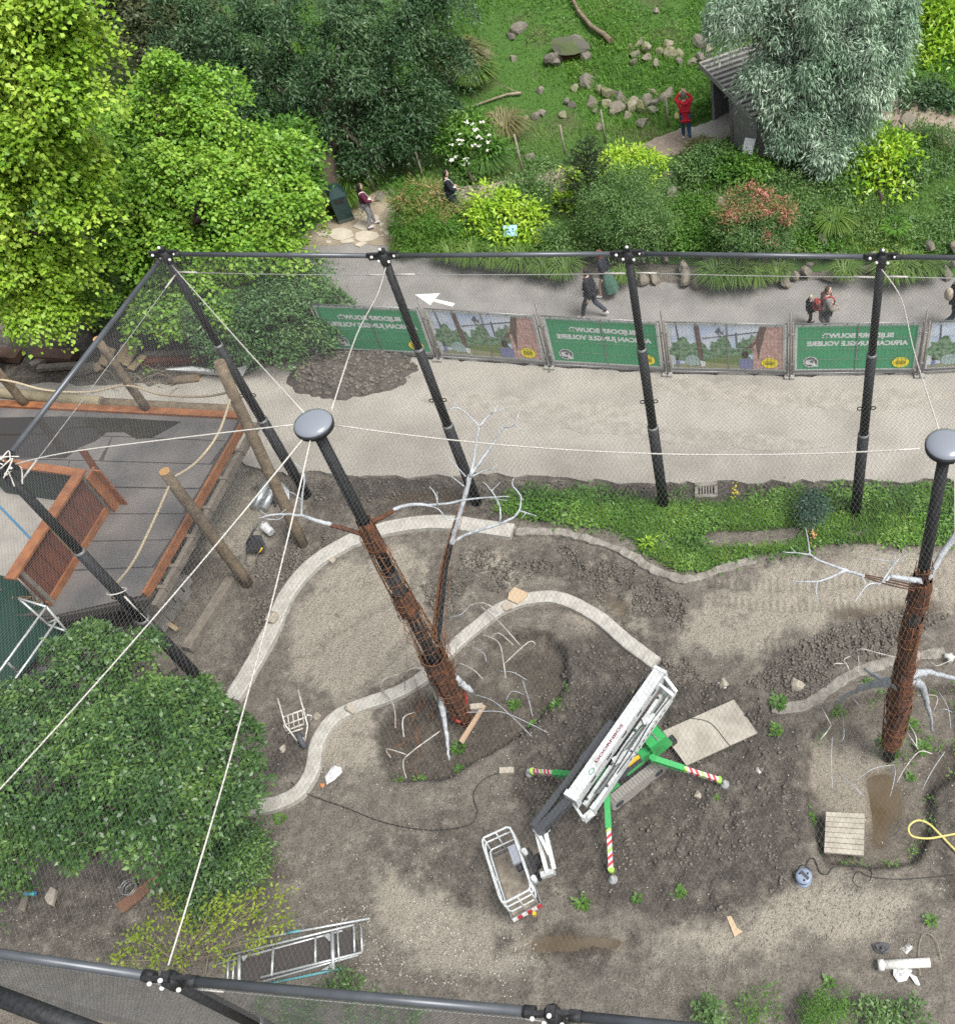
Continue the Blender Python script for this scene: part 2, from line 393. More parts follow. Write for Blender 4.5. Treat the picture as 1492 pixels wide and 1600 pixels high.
# --- asphalt path, service road, flagstones
FB = [(516, 553), (686, 561), (859, 573), (1043, 584), (1233, 588), (1435, 586), (1650, 574)]    # feet of the site fence
far_edge = [(400, 555)]+FB+[(1900, 560)]
asp = ppoly([(330, 520), (400, 560)]+FB+[(1900, 560), (1900, 430), (1492, 437), (1430, 436), (1300, 440), (1180, 445), (1080, 447), (1010, 441), (930, 436), (860, 426), (800, 418), (720, 409), (685, 400), (640, 391), (600, 384), (520, 383), (460, 386), (380, 395), (330, 450)])
sheet('asphalt_path', asp, .06, M('asphalt', (.195, .186, .176), .9, col2=(.262, .25, .234), ns=1.1, bump=.5, bs=45, detail=12), jag=.03, seed=2)
road = ppoly([(-60, 640), (-60, 602), (120, 604), (260, 606), (330, 592), (400, 577), (470, 562)]+[(a, b+2) for a, b in FB]+[(1900, 562), (1900, 750)]+[(1492, 753), (1250, 756), (1000, 758), (900, 752), (820, 747), (760, 742), (640, 748), (500, 741), (440, 742), (395, 735), (360, 700), (330, 660)])
def roadmat():
    m = M('sandy_road', (.35, .327, .288), .95, col2=(.25, .232, .203), ns=.8, bump=.9, bs=12, detail=12, mixlo=.40, mixhi=.74); return m
sheet('service_road', road, .085, roadmat(), jag=.09, seed=3, thick=.3)
# two faint tyre-track ribbons of looser sand on the road
tyre = M('tyre_sand', (.29, .268, .232), .97, col2=(.37, .343, .30), ns=5, bump=1., bs=22)
for k, (pts_, w_) in enumerate([([(660, 628), (780, 640), (900, 648), (1000, 640)], .45), ([(1000, 600), (1150, 618), (1330, 630), (1492, 622)], .4), ([(840, 660), (960, 672), (1120, 690), (1300, 700)], .3)]):
    P_ = catmull([at(u, v) for u, v in pts_], 10); rr = random.Random(k); L_, R_ = [], []
    for i, p in enumerate(P_):
        t = (P_[min(i+1, len(P_)-1)]-P_[max(i-1, 0)]).normalized(); nr = Vector((-t.y, t.x, 0)); ww = w_*min(1, i/6, (len(P_)-1-i)/6)+.03
        L_.append(p+nr*ww*rr.uniform(.6, 1)); R_.append(p-nr*ww*rr.uniform(.6, 1))
    sheet('tyre_track', [(p.x, p.y) for p in L_+R_[::-1]], .089+.001*k, tyre, thick=.003)
# painted arrow
wp = M('road_paint', (.74, .74, .72), .7, col2=(.6, .6, .58), ns=8)
arrow = ppoly([(648, 460), (688, 458), (680, 467), (711, 474), (707, 479), (677, 471), (672, 477)], .066)
sheet('painted_arrow', arrow, .067, wp, thick=.004)
# flagstone landing
lm = M('path_earth', (.24, .195, .14), .95, col2=(.32, .27, .2), ns=2.5, bump=.5, bs=25)
sheet('earth_landing', ppoly([(478, 388), (470, 375), (490, 355), (545, 335), (590, 300), (640, 297), (650, 330), (625, 345), (640, 388), (560, 384)]), .072, lm, jag=.06, seed=9)
land = bpy.data.objects['earth_landing']
fsm = M('flagstone', (.50, .45, .36), .85, col2=(.40, .36, .29), ns=3, bump=.3, bs=20)
def z1(p): return [(460+a/5.738, 220+b/5.738) for a, b in p]
for q in [[(300, 840), (345, 790), (430, 778), (510, 800), (535, 850), (430, 893), (350, 880)], [(547, 825), (620, 803), (740, 817), (765, 850), (700, 890), (600, 910), (547, 880)], [(525, 770), (590, 700), (670, 660), (760, 670), (750, 730), (690, 790), (600, 797)],
          [(190, 820), (260, 808), (295, 820), (288, 858), (220, 850)], [(400, 898), (520, 872), (535, 905), (430, 917)], [(790, 690), (832, 690), (825, 730), (770, 770), (757, 750)], [(800, 812), (845, 797), (850, 830), (815, 845)], [(850, 842), (900, 832), (905, 860), (860, 875)],
          [(540, 932), (580, 908), (660, 907), (590, 950)], [(755, 795), (795, 785), (800, 800), (770, 813)], [(280, 892), (330, 892), (325, 920), (290, 917)], [(770, 848), (795, 838), (800, 857)]]:
    mb = MB(); mb.prism(ppoly(z1(q), .1), .05, .098); O('flagstone', mb, fsm, land)
# the gravel walk up through the garden
def drape(name, pts, width, mt, dz=.03, n=8, **k):
    P_ = catmull([Vector((p.x, p.y, 0)) for p in pts], n); v = []; f = []; rr = random.Random(4); c = 7
    for i, p in enumerate(P_):
        t = (P_[min(i+1, len(P_)-1)]-P_[max(i-1, 0)]).normalized(); nr = Vector((-t.y, t.x, 0))
        wd = width*rr.uniform(.9, 1.1)
        for j in range(c):
            q = p+nr*wd*(j/(c-1)-.5); v.append((q.x, q.y, float(hillz(q.x, q.y))+dz+(.02 if 0 < j < c-1 else -.1)))
    for i in range(len(P_)-1):
        for j in range(c-1): f.append((i*c+j, i*c+j+1, (i+1)*c+j+1, (i+1)*c+j))
    mb = MB(); mb.add(v, f, 0, True); return O(name, mb, mt, **k)
gwm = M('gravel_walk', (.33, .27, .215), .95, col2=(.26, .21, .165), ns=6, bump=.6, bs=50)
drape('garden_walk', [atg(u, v) for u, v in [(600, 335), (660, 325), (740, 312), (800, 302), (865, 284), (950, 258), (1030, 234), (1085, 214)]], 1.35, gwm, .08, kind='structure')
drape('concrete_walk', [atg(u, v) for u, v in [(1078, 216), (1110, 208), (1140, 196), (1190, 186)]], 1.15, M('walk_concrete', (.42, .40, .36), .9, col2=(.34, .32, .28), ns=2, bump=.3, bs=20), .12, kind='structure')
drape('upper_walk', [atg(u, v) for u, v in [(1330, 140), (1380, 160), (1420, 178), (1470, 200), (1560, 230)]], 1.3, gwm, .1, kind='structure')

# --- dug heap of soil on the road
hp = at(556, 585); hpm = M('heap_soil', (.06, .052, .045), .95, col2=(.10, .088, .075), ns=6, bump=1., bs=18)
def heapz(x, y):
    a = ((x-hp.x)/1.75)**2+((y-hp.y)/.95)**2+fbm(x*1.3, y*1.3, 4, 4)*1.3
    return .02+.3*np.clip(1.1-a, 0, 1)**.6+fbm(x*4, y*4, 4, 6)*.22*(a < 1.1)-(a > 1.15)*.2
me, _, _, _ = grid(np.arange(hp.x-2.3, hp.x+2.3, .06), np.arange(hp.y-1.4, hp.y+1.4, .06), heapz, hpm)
setp(link('soil_heap', me), 'low dark heap of dug soil lying before the leftmost green banner', 'soil heap')

# ================================================================== the aviary frame
BLK = M('black_steel', (.014, .015, .017), .55, .0, spec=.3, col2=(.03, .031, .034), ns=20, bump=.25, bs=70)
STEEL = M('grey_steel', (.10, .11, .125), .38, .3, col2=(.075, .083, .095), ns=3)
COLR = M('collar_grey', (.16, .165, .17), .5, .3)
BOLT = M('bolt_white', (.75, .75, .73), .4)
ROPE = M('white_rope', (.62, .60, .56), .8, col2=(.45, .43, .39), ns=60, bump=.5, bs=120)
CABLE = M('thin_cable', (.36, .36, .35), .5, .4)
ZR = 7.75
PB = {'P1': at(480, 775), 'P2': at(745, 785), 'P3': at(1037, 790), 'P4': at(1336, 803), 'PL': at(322, 1072)}
PB['N1'] = at(266, 1530, ZR); PB['N2'] = at(863, 1584, ZR); PB['N1'].z = PB['N2'].z = 0
PB['NR'] = at(1500, 1648, ZR); PB['NR'].z = 0; PB['NL'] = at(-330, 1440, ZR); PB['NL'].z = 0
PB['P5'] = Vector((7.4, 14.5, 0)); PB['PR'] = Vector((8.2, 8.5, 0))
top = {k: Vector((p.x, p.y, ZR)) for k, p in PB.items()}
names = {'P1': 'tall black sleeved steel pole at the far left corner of the aviary', 'P2': 'tall black pole standing in front of the leftmost green banner', 'P3': 'tall black pole in front of the middle green banner',
         'P4': 'tall black pole in front of the right green banner', 'PL': 'black pole beside the wooden deck with white cord tied round it', 'N1': 'near black pole under the bottom rail where the white rope ends', 'N2': 'near black pole under the clamp on the right of the bottom rail'}
for k, lab in names.items():
    b = PB[k]; e = E('aviary_pole', b, lab, 'pole', 'black poles carrying the aviary frame'); z0 = -.25
    mb = MB(); mb.tube([(b.x, b.y, z0), (b.x, b.y, 2.9)], .126, 18); O('lower_shaft', mb, BLK, e)
    mb = MB(); mb.tube([(b.x, b.y, 2.88), (b.x, b.y, 5.3)], .104, 18); O('middle_shaft', mb, BLK, e)
    mb = MB(); mb.tube([(b.x, b.y, 5.28), (b.x, b.y, ZR-.05)], .082, 18); O('upper_shaft', mb, BLK, e)
    for zc_, r1, r2 in ((2.9, .13, .106), (5.3, .108, .084)):
        mb = MB(); mb.lathe((b.x, b.y, zc_), [(r1, -.03), (r1, .0), (r2+.004, .035)], 18); O('collar', mb, COLR, e)
    for s in (-1, 1):
        c = Vector((b.x+s*.145, b.y-.02, 3.75)); mb = MB(); mb.tube([c+Vector((.05*math.cos(q), 0, .05*math.sin(q))) for q in [i*math.pi/5 for i in range(10)]], .012, 6, closed=True); O('hook', mb, BLK, e)
    mb = MB(); mb.lathe((b.x, b.y, ZR-.18), [(.1, 0), (.1, .22), (.05, .26)], 12); mb.box((b.x, b.y, ZR), (.6, .05, .15)); mb.box((b.x, b.y, ZR+.08), (.1, .12, .13)); cl_ = O('rail_clamp', mb, BLK, e)
    mb0 = None
    for dx, dy, dz in ((-.22, -.05, .02), (.22, -.05, .02), (-.1, -.08, -.06), (.1, -.1, -.07), (0, -.06, .2)):
        mb = MB(); mb.lathe((0, 0, 0), [(.01, -.022), (.026, -.018), (.03, 0), (.022, .02), (.01, .026)], 8)
        if mb0 is None: mb0 = mesh(mb, BOLT)
        o = link('bolt', mb0, cl_); o.location = (b.x+dx, b.y+dy, ZR+dz)
rl = [('P1', 'P2', 'grey steel tube rail along the back from the corner pole'), ('P2', 'P3', 'grey back rail above the first picture banner'), ('P3', 'P4', 'grey back rail above the second picture banner'), ('P4', 'P5', 'grey back rail running out of the picture at the right'),
      ('P1', 'PL', 'grey steel rail slanting down the left side over the deck'), ('NL', 'N1', 'grey near rail crossing the bottom left corner'), ('N1', 'N2', 'grey near rail along the bottom centre'), ('N2', 'NR', 'grey near rail running out at the bottom right'), ('PL', 'NL', 'grey rail leaving the picture behind the deck pole')]
for a, b, lab in rl:
    A, B = top[a], top[b]; d = (B-A).normalized(); r = .048 if 'N' not in a+b else .058
    e = E('aviary_rail', A, lab, 'rail', 'grey tube rails of the aviary frame')
    mb = MB(); mb.tube([A+d*.28, B-d*.28], r, 14); O('tube', mb, STEEL, e)
    for q in (A+d*.26, B-d*.26):
        mb = MB(); mb.tube([q-d*.07, q+d*.07], r*1.18, 12); O('end_sleeve', mb, BLK, e)
A = at(-60, 1535, 8.6); B = at(160, 1618, 8.6)
mb = MB(); mb.tube([A, B], .10, 12); O('black_beam', mb, BLK, label='black round beam cutting the very bottom left corner', cat='beam')

# ropes and cables
def sagged(a, b, sag, n=14): return [a.lerp(b, i/n)-Vector((0, 0, sag*4*(i/n)*(1-i/n))) for i in range(n+1)]
def rope(name, pts, r, mt, label, cat='rope', group=None, n=6):
    mb = MB(); mb.tube(pts, r, n); return O(name, mb, mt, label=label, cat=cat, group=group)
D1 = at(487, 657, 9.4); D2 = at(1479, 690, 9.3)
gr = 'white ropes holding the roof net'
rope('roof_rope', sagged(top['P1']+Vector((.08, -.1, -.2)), D1+Vector((-.2, .25, -.1)), .08), .0115, ROPE, 'white rope from the corner pole down to the left dark disc', group=gr)
rope('roof_rope', catmull([top['P2']+Vector((0, -.1, -.2)), top['P2']+Vector((-.1, -.7, -.35)), top['P2'].lerp(D1, .5)+Vector((.0, 0, -.2)), D1+Vector((.2, .3, -.1))], 6), .0115, ROPE, 'white rope from the second back pole to the left dark disc', group=gr)
rope('roof_rope', catmull([top['PL']+Vector((.05, .05, -.05)), top['PL'].lerp(D1, .25)+Vector((0, 0, .1)), top['PL'].lerp(D1, .6)+Vector((0, 0, .05)), D1+Vector((-.3, .05, -.12))], 6), .0115, ROPE, 'white rope from the deck-side pole across to the left dark disc', group=gr)
rope('roof_rope', sagged(D1+Vector((.3, 0, -.12)), D2+Vector((-.35, 0, -.12)), .35, 24), .0115, ROPE, 'long white rope strung between the two dark discs', group=gr)
rope('roof_rope', sagged(D1+Vector((-.12, -.25, -.12)), at(-60, 1298, 8.0), .1), .0115, ROPE, 'white rope running from the left disc over the bottom left tree', group=gr)
rope('roof_rope', sagged(D1+Vector((0, -.28, -.12)), top['N1']+Vector((0, .12, .12)), .15), .0115, ROPE, 'white laced rope from the left disc down to the bottom rail', group=gr)
rope('roof_rope', catmull([top['P4']+Vector((0, -.1, -.2)), top['P4']+Vector((.3, -.7, -.4)), top['P4'].lerp(D2, .55)+Vector((.05, 0, -.2)), D2+Vector((-.05, .3, -.1))], 6), .0115, ROPE, 'white rope from the fourth back pole to the right dark disc', group=gr)
rope('roof_rope', sagged(D2+Vector((.08, -.25, -.12)), at(1500, 1300, 8.0), .1), .0115, ROPE, 'white rope hanging down from the right dark disc', group=gr)
for a, b, lab in (('P1', 'P2', 'first span'), ('P2', 'P3', 'second span'), ('P3', 'P4', 'third span'), ('P4', 'P5', 'last span at the right')):
    A = top[a]+Vector((.1, -.05, -.42)); B = top[b]+Vector((-.1, -.05, -.42)); d = B-A
    e = E('edge_cable', A, 'thin steel cable just under the back rail, '+lab, 'cable', 'edge cables under the rails')
    mb = MB(); mb.tube(sagged(A, B, .02, 8), .009, 5); O('wire', mb, CABLE, e)
    for s, t in ((0.0, .09), (.91, 1.0)):
        mb = MB(); mb.tube([A+d*s, A+d*t], .02, 6); O('white_splice', mb, ROPE, e)
for a, b, lab in (('P1', 'PL', 'thin cable just inside the slanting left rail'), ('NL', 'N1', 'thin cable below the near rail in the bottom left'), ('N1', 'N2', 'thin cable below the near rail at the bottom centre')):
    A = top[a]+Vector((.05, 0, -.45)); B = top[b]+Vector((.05, 0, -.45)); d = B-A
    e = E('edge_cable', A, lab, 'cable', 'edge cables under the rails')
    mb = MB(); mb.tube(sagged(A, B, .02, 8), .008, 5); O('wire', mb, CABLE, e)
    for s, t in ((0.02, .09), (.9, .985)):
        mb = MB(); mb.tube([A+d*s, A+d*t], .018, 6); O('white_splice', mb, ROPE, e)
# knotted cords on the deck-side pole
e = E('cord_knot', top['PL'], 'tangle of white cords knotted on top of the deck-side pole', 'cord'); rr = random.Random(3)
for k in range(9):
    p = top['PL']+Vector((rr.uniform(-.1, .25), rr.uniform(-.2, .15), rr.uniform(-.1, .15)))
    mb = MB(); mb.tube(catmull([p, p+Vector((rr.uniform(-.2, .2), rr.uniform(-.2, .2), rr.uniform(-.05, .15))), p+Vector((rr.uniform(-.35, .35), rr.uniform(-.35, .3), rr.uniform(-.2, .05)))], 4), .012, 5); O('cord', mb, ROPE, e)
b = PB['PL']; e = E('tie_cord', Vector((b.x, b.y, 3.9)), 'white cord looped round the deck-side pole with a hanging knotted tail', 'cord')
mb = MB(); mb.tube([Vector((b.x+.16*math.cos(q), b.y+.16*math.sin(q), 3.95-.12*math.sin(q))) for q in [i*math.pi/8 for i in range(16)]], .014, 6, closed=True); O('loop', mb, ROPE, e)
mb = MB(); mb.tube([(b.x+.17, b.y-.1, 3.9), (b.x+.19, b.y-.12, 3.5), (b.x+.18, b.y-.1, 3.3)], [.02, .014, .01], 6); mb.tube([(b.x+.18, b.y-.1, 3.3), (b.x+.185, b.y-.08, 2.2)], .006, 5); O('tail', mb, ROPE, e)

# --- the net: real crossed strands on the roof and the sides
NETM = M('net_strand', (.13, .133, .137), .6, .0)
def ribbons(segs, r):
    """segs (N,2,3) -> thin three-sided strands"""
    segs = np.asarray(segs, np.float32); d = segs[:, 1]-segs[:, 0]; L = np.linalg.norm(d, axis=1, keepdims=True); d = d/np.maximum(L, 1e-6)
    ref = np.where(np.abs(d[:, 2:3]) > .8, np.array([[1., 0, 0]]), np.array([[0, 0, 1.]])); a = np.cross(d, ref); a /= np.linalg.norm(a, axis=1, keepdims=True); b_ = np.cross(d, a)
    V = []
    for e_ in (0, 1):
        for q in (0, 2.094, 4.189): V.append(segs[:, e_]+(a*math.cos(q)+b_*math.sin(q))*r)
    V = np.stack(V, 1).reshape(-1, 3); n = len(segs); o = np.arange(n)[:, None]*6
    Fc = np.concatenate([o+np.array([[0, 1, 4, 3]]), o+np.array([[1, 2, 5, 4]]), o+np.array([[2, 0, 3, 5]])], 0)
    return V, Fc
def tri_net(A, B, C, sp):
    """diamond strands over one flat panel"""
    A, B, C = [np.array(p) for p in (A, B, C)]; n = np.cross(B-A, C-A); n /= np.linalg.norm(n)
    ex = np.array([1., 0, 0]) if abs(n[0]) < .8 else np.array([0, 1., 0]); ex = ex-n*ex.dot(n); ex /= np.linalg.norm(ex); ey = np.cross(n, ex)
    out = []
    for sg in (1, -1):
        u = ex*.5+ey*sg*.866; p = np.cross(n, u)
        T = [A, B, C]; off = [t.dot(p) for t in T]; k = np.arange(math.ceil(min(off)/sp), math.floor(max(off)/sp)+1)*sp
        for c in k:
            hit = []
            for i in range(3):
                a0, a1 = off[i], off[(i+1) % 3]
                if (a0-c)*(a1-c) < 0: hit.append(T[i]+(T[(i+1) % 3]-T[i])*((c-a0)/(a1-a0)))
            if len(hit) == 2: out.append(hit)
    return out
def build_net(name, tris, sp, r, label):
    sg = []
    for t in tris: sg += tri_net(*t, sp)
    s2 = []
    for a, b in sg:                       # strands hang in short straight runs
        k = max(1, int(np.linalg.norm(b-a)/1.2))
        for i in range(k): s2.append((a+(b-a)*i/k, a+(b-a)*(i+1)/k))
    V, Fc = ribbons(s2, r); setp(link(name, npmesh(V, Fc, NETM)), label, 'net', 'wire nets of the aviary')
D1n = D1-Vector((0, 0, .15)); D2n = D2-Vector((0, 0, .15)); T_ = top
ring1 = ['P1', 'P2', None, 'N2', 'N1', 'NL', 'PL']
roof = [(T_['P1'], T_['P2'], D1n), (T_['P2'], T_['P3'], D1n), (T_['P3'], D2n, D1n), (T_['P3'], T_['P4'], D2n), (T_['P4'], T_['P5'], D2n), (T_['P5'], T_['PR'], D2n), (T_['PR'], T_['NR'], D2n), (D1n, D2n, T_['N2']), (D2n, T_['NR'], T_['N2']),
        (D1n, T_['N2'], T_['N1']), (D1n, T_['N1'], T_['NL']), (D1n, T_['NL'], T_['PL']), (D1n, T_['PL'], T_['P1'])]
build_net('roof_net', roof, .056, .00125, 'fine wire roof net spread over the whole building site')
def side(a, b, z0=0.): 
    A, B = T_[a], T_[b]; C = Vector((B.x, B.y, z0)); D = Vector((A.x, A.y, z0)); return [(A, B, C), (A, C, D)]
build_net('back_net', side('P1', 'P2')+side('P2', 'P3')+side('P3', 'P4')+side('P4', 'P5'), .056, .00125, 'fine wire net hanging down behind the row of black poles')
build_net('left_net', side('P1', 'PL', 2.3), .056, .0015, 'fine wire net below the slanting left rail')
build_net('near_net', side('NL', 'N1', 3.)+side('N1', 'N2', 3.)+side('N2', 'NR', 3.), .050, .0022, 'fine wire net below the near rail at the bottom edge')
# ================================================================== site fence with banners
GALV = M('galvanised', (.36, .36, .355), .45, .6, col2=(.28, .28, .28), ns=10)
TUBEM = M('fence_tube', (.30, .285, .26), .5, .5, col2=(.22, .20, .18), ns=7)
GRN = M('banner_green', (.058, .32, .15), .65, col2=(.072, .37, .175), ns=1.3)
WHT = M('print_white', (.72, .74, .74), .7)
YEL = M('print_yellow', (.85, .72, .04), .7); INK = M('print_ink', (.03, .03, .02), .7)
PSKY = M('print_sky', (.46, .58, .80), .7, col2=(.74, .80, .88), ns=1.6, detail=6); PFOL = M('print_foliage', (.05, .15, .07), .7, col2=(.28, .40, .26), ns=11, detail=8)
PBARK = M('print_bark', (.13, .085, .075), .7, col2=(.17, .12, .10), ns=12); PROCK = M('print_rock', (.66, .46, .43), .7, col2=(.44, .25, .21), ns=9, detail=8); PSHIRT = M('print_shirt', (.22, .24, .42), .7)
PTAN = M('print_tan', (.38, .36, .22), .7, col2=(.28, .3, .16), ns=8); PGRASS = M('print_grass', (.13, .22, .07), .7, col2=(.22, .3, .1), ns=12); PGREY = M('print_grey', (.12, .13, .15), .7); PMINT = M('print_mint', (.50, .62, .60), .7, col2=(.25, .36, .36), ns=25); PHAIR = M('print_hair', (.05, .035, .03), .7)
FH = 1.88
def cpoly(cx, cy, rx, ry, n=20, jit=0, seed=0):
    rr = random.Random(seed); return [(cx+rx*math.cos(2*math.pi*i/n)*(1+rr.uniform(-jit, jit)), cy+ry*math.sin(2*math.pi*i/n)*(1+rr.uniform(-jit, jit))) for i in range(n)]
TXT = {}
def text_part(parent, body, size, x, zz_, y, mt, name='lettering', bold=.012):
    """lettering seen from the back of the cloth, so mirrored"""
    key = (body, size)
    if key not in TXT:
        me = textmesh(body, size, True, bold)
        for v in me.vertices: v.co = Vector((v.co.x, 0, v.co.y))
        me.materials.append(mt); TXT[key] = me
    o = link(name, TXT[key], parent, True); o.location = (x, y, zz_); return o
def flat(parent, name, polys, mats, y):
    """flat print: each polygon (x,z) a hair in front of the one before"""
    mb = MB()
    for i, (m_, p) in enumerate(polys): mb.add([(a, y-i*.0006, c) for a, c in p], [list(range(len(p)))], m_)
    return O(name, mb, mats, parent, local=True)
def fence_panel(a, b, picture, label):
    A = at(*a, .085); B = at(*b, .085); d = B-A; L = d.length-.14; ang = math.atan2(d.y, d.x)
    e = E('site_fence', (A+B)/2, label, 'fence', 'site fence panels with banners', ang)
    h = L/2; mb = MB()
    O('frame', MB().tube([(-h, 0, .12), (-h, 0, FH), (h, 0, FH), (h, 0, .12)], .02, 8, closed=True), GALV, e, local=True)
    for s in (-h, h): O('post', MB().tube([(s, 0, 0), (s, 0, FH+.04)], .024, 8), TUBEM, e, local=True)
    for s in (-h, h): O('foot', MB().box((s, 0, .04), (.12, .3, .08)), M('foot_concrete', (.33, .32, .3), .9), e, local=True)
    mb = MB()
    for i in range(int(L/.1)): mb.box((-h+.05+i*.1, -.012, 1.0), (.005, .005, FH-.2))
    for i in range(5): mb.box((0, -.016, .25+i*.38), (L, .005, .005))
    O('wire_mesh', mb, GALV, e, local=True, kind='stuff')
    O('centre_bar', MB().box((.02, .004, 1.0), (.022, .01, FH-.2)), GALV, e, local=True)
    bw = h-.07; z0, z1_ = .2, FH-.06
    ban = O('banner', MB().box((0, .02, (z0+z1_)/2), (2*bw, .006, z1_-z0), m=0), M('banner_hem', (.62, .68, .66), .7), e, local=True)
    yb = .0165
    iw = bw-.05; a0, a1 = z0+.05, z1_-.05; hh = a1-a0
    if not picture:
        flat(ban, 'printed_ground', [(0, [(-iw, a0), (iw, a0), (iw, a1), (-iw, a1)])], [GRN], yb)
        text_part(ban, 'BLIJDORP BOUWT:', .215, .02, a0+hh*.78, yb-.003, WHT, bold=.012)
        text_part(ban, 'AFRICAN JUNGLE VOLIERE', .215, .02, a0+hh*.60, yb-.003, WHT, bold=.012)
    else:
        q = lambda px_, pz_: (-iw+px_*2*iw, a1-pz_*hh)
        ps = [(0, [(-iw, a0), (iw, a0), (iw, a1), (-iw, a1)])]
        for s, (cx, cz, rx, rz) in enumerate([(.09, .58, .1, .26), (.25, .62, .09, .28), (.32, .72, .09, .22), (.45, .55, .1, .27), (.52, .68, .12, .22), (.66, .5, .07, .2), (.6, .75, .1, .2), (.73, .42, .06, .2)]):
            ps.append((1, [q(x, y) for x, y in cpoly(cx, cz, rx, rz, 18, .3, s)]))
        ps += [(5, [q(*p) for p in [(.3, .8), (.45, .72), (.68, .7), (.72, 1), (.3, 1)]]), (6, [q(*p) for p in [(0, .93), (.3, .86), (.6, .92), (.62, 1), (0, 1)]]),
               (7, [q(*p) for p in [(.05, 0), (.062, 0), (.075, .35), (.06, .35)]]), (7, [q(*p) for p in [(.5, 0), (.512, 0), (.515, .4), (.503, .4)]]), (7, [q(*p) for p in [(.58, .15), (.595, .15), (.6, .5), (.585, .5)]]), (7, [q(*p) for p in [(.28, .29), (.78, .12), (.78, .145), (.28, .31)]]),
               (2, [q(*p) for p in [(.215, 0), (.26, 0), (.28, .8), (.24, .8)]]),
               (3, [q(*p) for p in [(.72, .42), (.80, .06), (.85, 0), (1, 0), (1, 1), (.72, 1), (.74, .7)]]), (2, [q(*p) for p in [(.64, .55), (.75, .35), (.80, 0), (.86, 0), (.82, .35), (.78, .8), (.75, .75), (.73, .5)]]), (3, [q(*p) for p in [(.74, .45), (.76, .4), (.78, .78), (.745, .78)]]),
               (7, [q(*p) for p in [(.40, .13), (.44, .03), (.46, .15), (.48, .1), (.465, .25), (.43, .2)]]), (9, [q(*p) for p in [(.435, .15), (.47, .22), (.465, .25), (.44, .2)]]),
               (4, [q(*p) for p in [(.60, .78), (.63, .75), (.70, .75), (.74, .80), (.735, 1), (.61, 1)]]), (8, [q(x, y) for x, y in cpoly(.665, .66, .03, .09, 14)]), (4, [q(*p) for p in [(.025, .84), (.06, .84), (.06, .97), (.03, .97)]]), (8, [q(x, y) for x, y in cpoly(.04, .78, .015, .05, 10)]),
               (9, [q(*p) for p in [(.245, .82), (.3, .84), (.29, .96), (.26, .97)]])]
        flat(ban, 'printed_picture', ps, [PSKY, PFOL, PBARK, PROCK, PSHIRT, PGRASS, PTAN, PGREY, PHAIR, WHT], yb)
    # round emblem and yellow disc, their print reversed from this side
    cx, cz = -iw+(.36 if not picture else .52), a0+.27
    em = [(0, cpoly(cx, cz, .20, .20, 24)), (1, cpoly(cx, cz, .165, .165, 24)), (0, cpoly(cx-.01, cz-.01, .13, .10, 16, .25, 3)), (1, cpoly(cx+.03, cz+.02, .05, .05, 10)), (0, cpoly(cx+.12, cz-.13, .08, .05, 10, .2, 5))]
    for i in range(12):
        t = i*math.pi/6; em.append((1, [(cx+r_*math.cos(t+s_), cz+r_*math.sin(t+s_)) for r_, s_ in ((.172, -.05), (.192, -.05), (.192, .07), (.172, .07))]))
    flat(ban, 'emblem', em, [PMINT if picture else WHT, PGREY if not picture else PMINT], yb-.012)
    yx, yzc = iw-.34, a0+.24
    disc = flat(ban, 'yellow_disc', [(0, cpoly(yx, yzc, .22, .19, 28))], [YEL], yb-.024)
    ln = []
    for k, (w_, zo) in enumerate(((.13, .045), (.14, -.0), (.12, -.045))):
        for i in range(9):
            x0 = yx-w_+i*2*w_/9; ln.append((0, [(x0, yzc+zo-.012), (x0+2*w_/9*.75, yzc+zo-.012), (x0+2*w_/9*.75, yzc+zo+.012), (x0, yzc+zo+.012)]))
    flat(disc, 'small_print', ln, [INK], yb-.026)['kind'] = 'stuff'
    for i in range(6): O('cable_tie', MB().tube([(-bw+.2+i*(2*bw-.4)/5, -.03, FH+.02), (-bw+.2+i*(2*bw-.4)/5, .0, FH-.07)], .008, 5), BLK, e, local=True)
    return e
labs = ['leftmost green banner panel partly behind a bush, seen from the back', 'first picture banner panel, tilted, with white arrow on the path behind', 'middle green banner panel with reversed white lettering behind the third pole', 'second picture banner panel between two green ones', 'right green banner panel behind the fourth pole and rope', 'picture banner panel cut off by the right edge']
for i in range(6): fence_panel(FB[i], FB[i+1], i % 2 == 1, labs[i])
for (u, v), (tu, tv), lab in [((688, 562), (646, 466), 'beside the painted arrow'), ((861, 574), (833, 475), 'left of the middle green banner'), ((1044, 585), (1028, 485), 'right of the middle green banner'), ((1233, 589), (1232, 487), 'left of the right green banner'), ((1432, 587), (1446, 480), 'right of the right green banner')]:
    A = at(u, v, .085); T = A+Vector((0, 0, 2.35)); e = E('fence_stay', A, 'tall grey scaffold tube clamped to the fence '+lab, 'tube', 'tall tubes at the fence joints')
    O('tube', MB().tube([A+Vector((0, -.06, 0)), T+Vector((0, -.06, 0))], .026, 8), TUBEM, e)
    for zc_ in (.5, 1.55): O('clamp', MB().box(A+Vector((0, -.03, zc_)), (.22, .05, .05)), GALV, e)

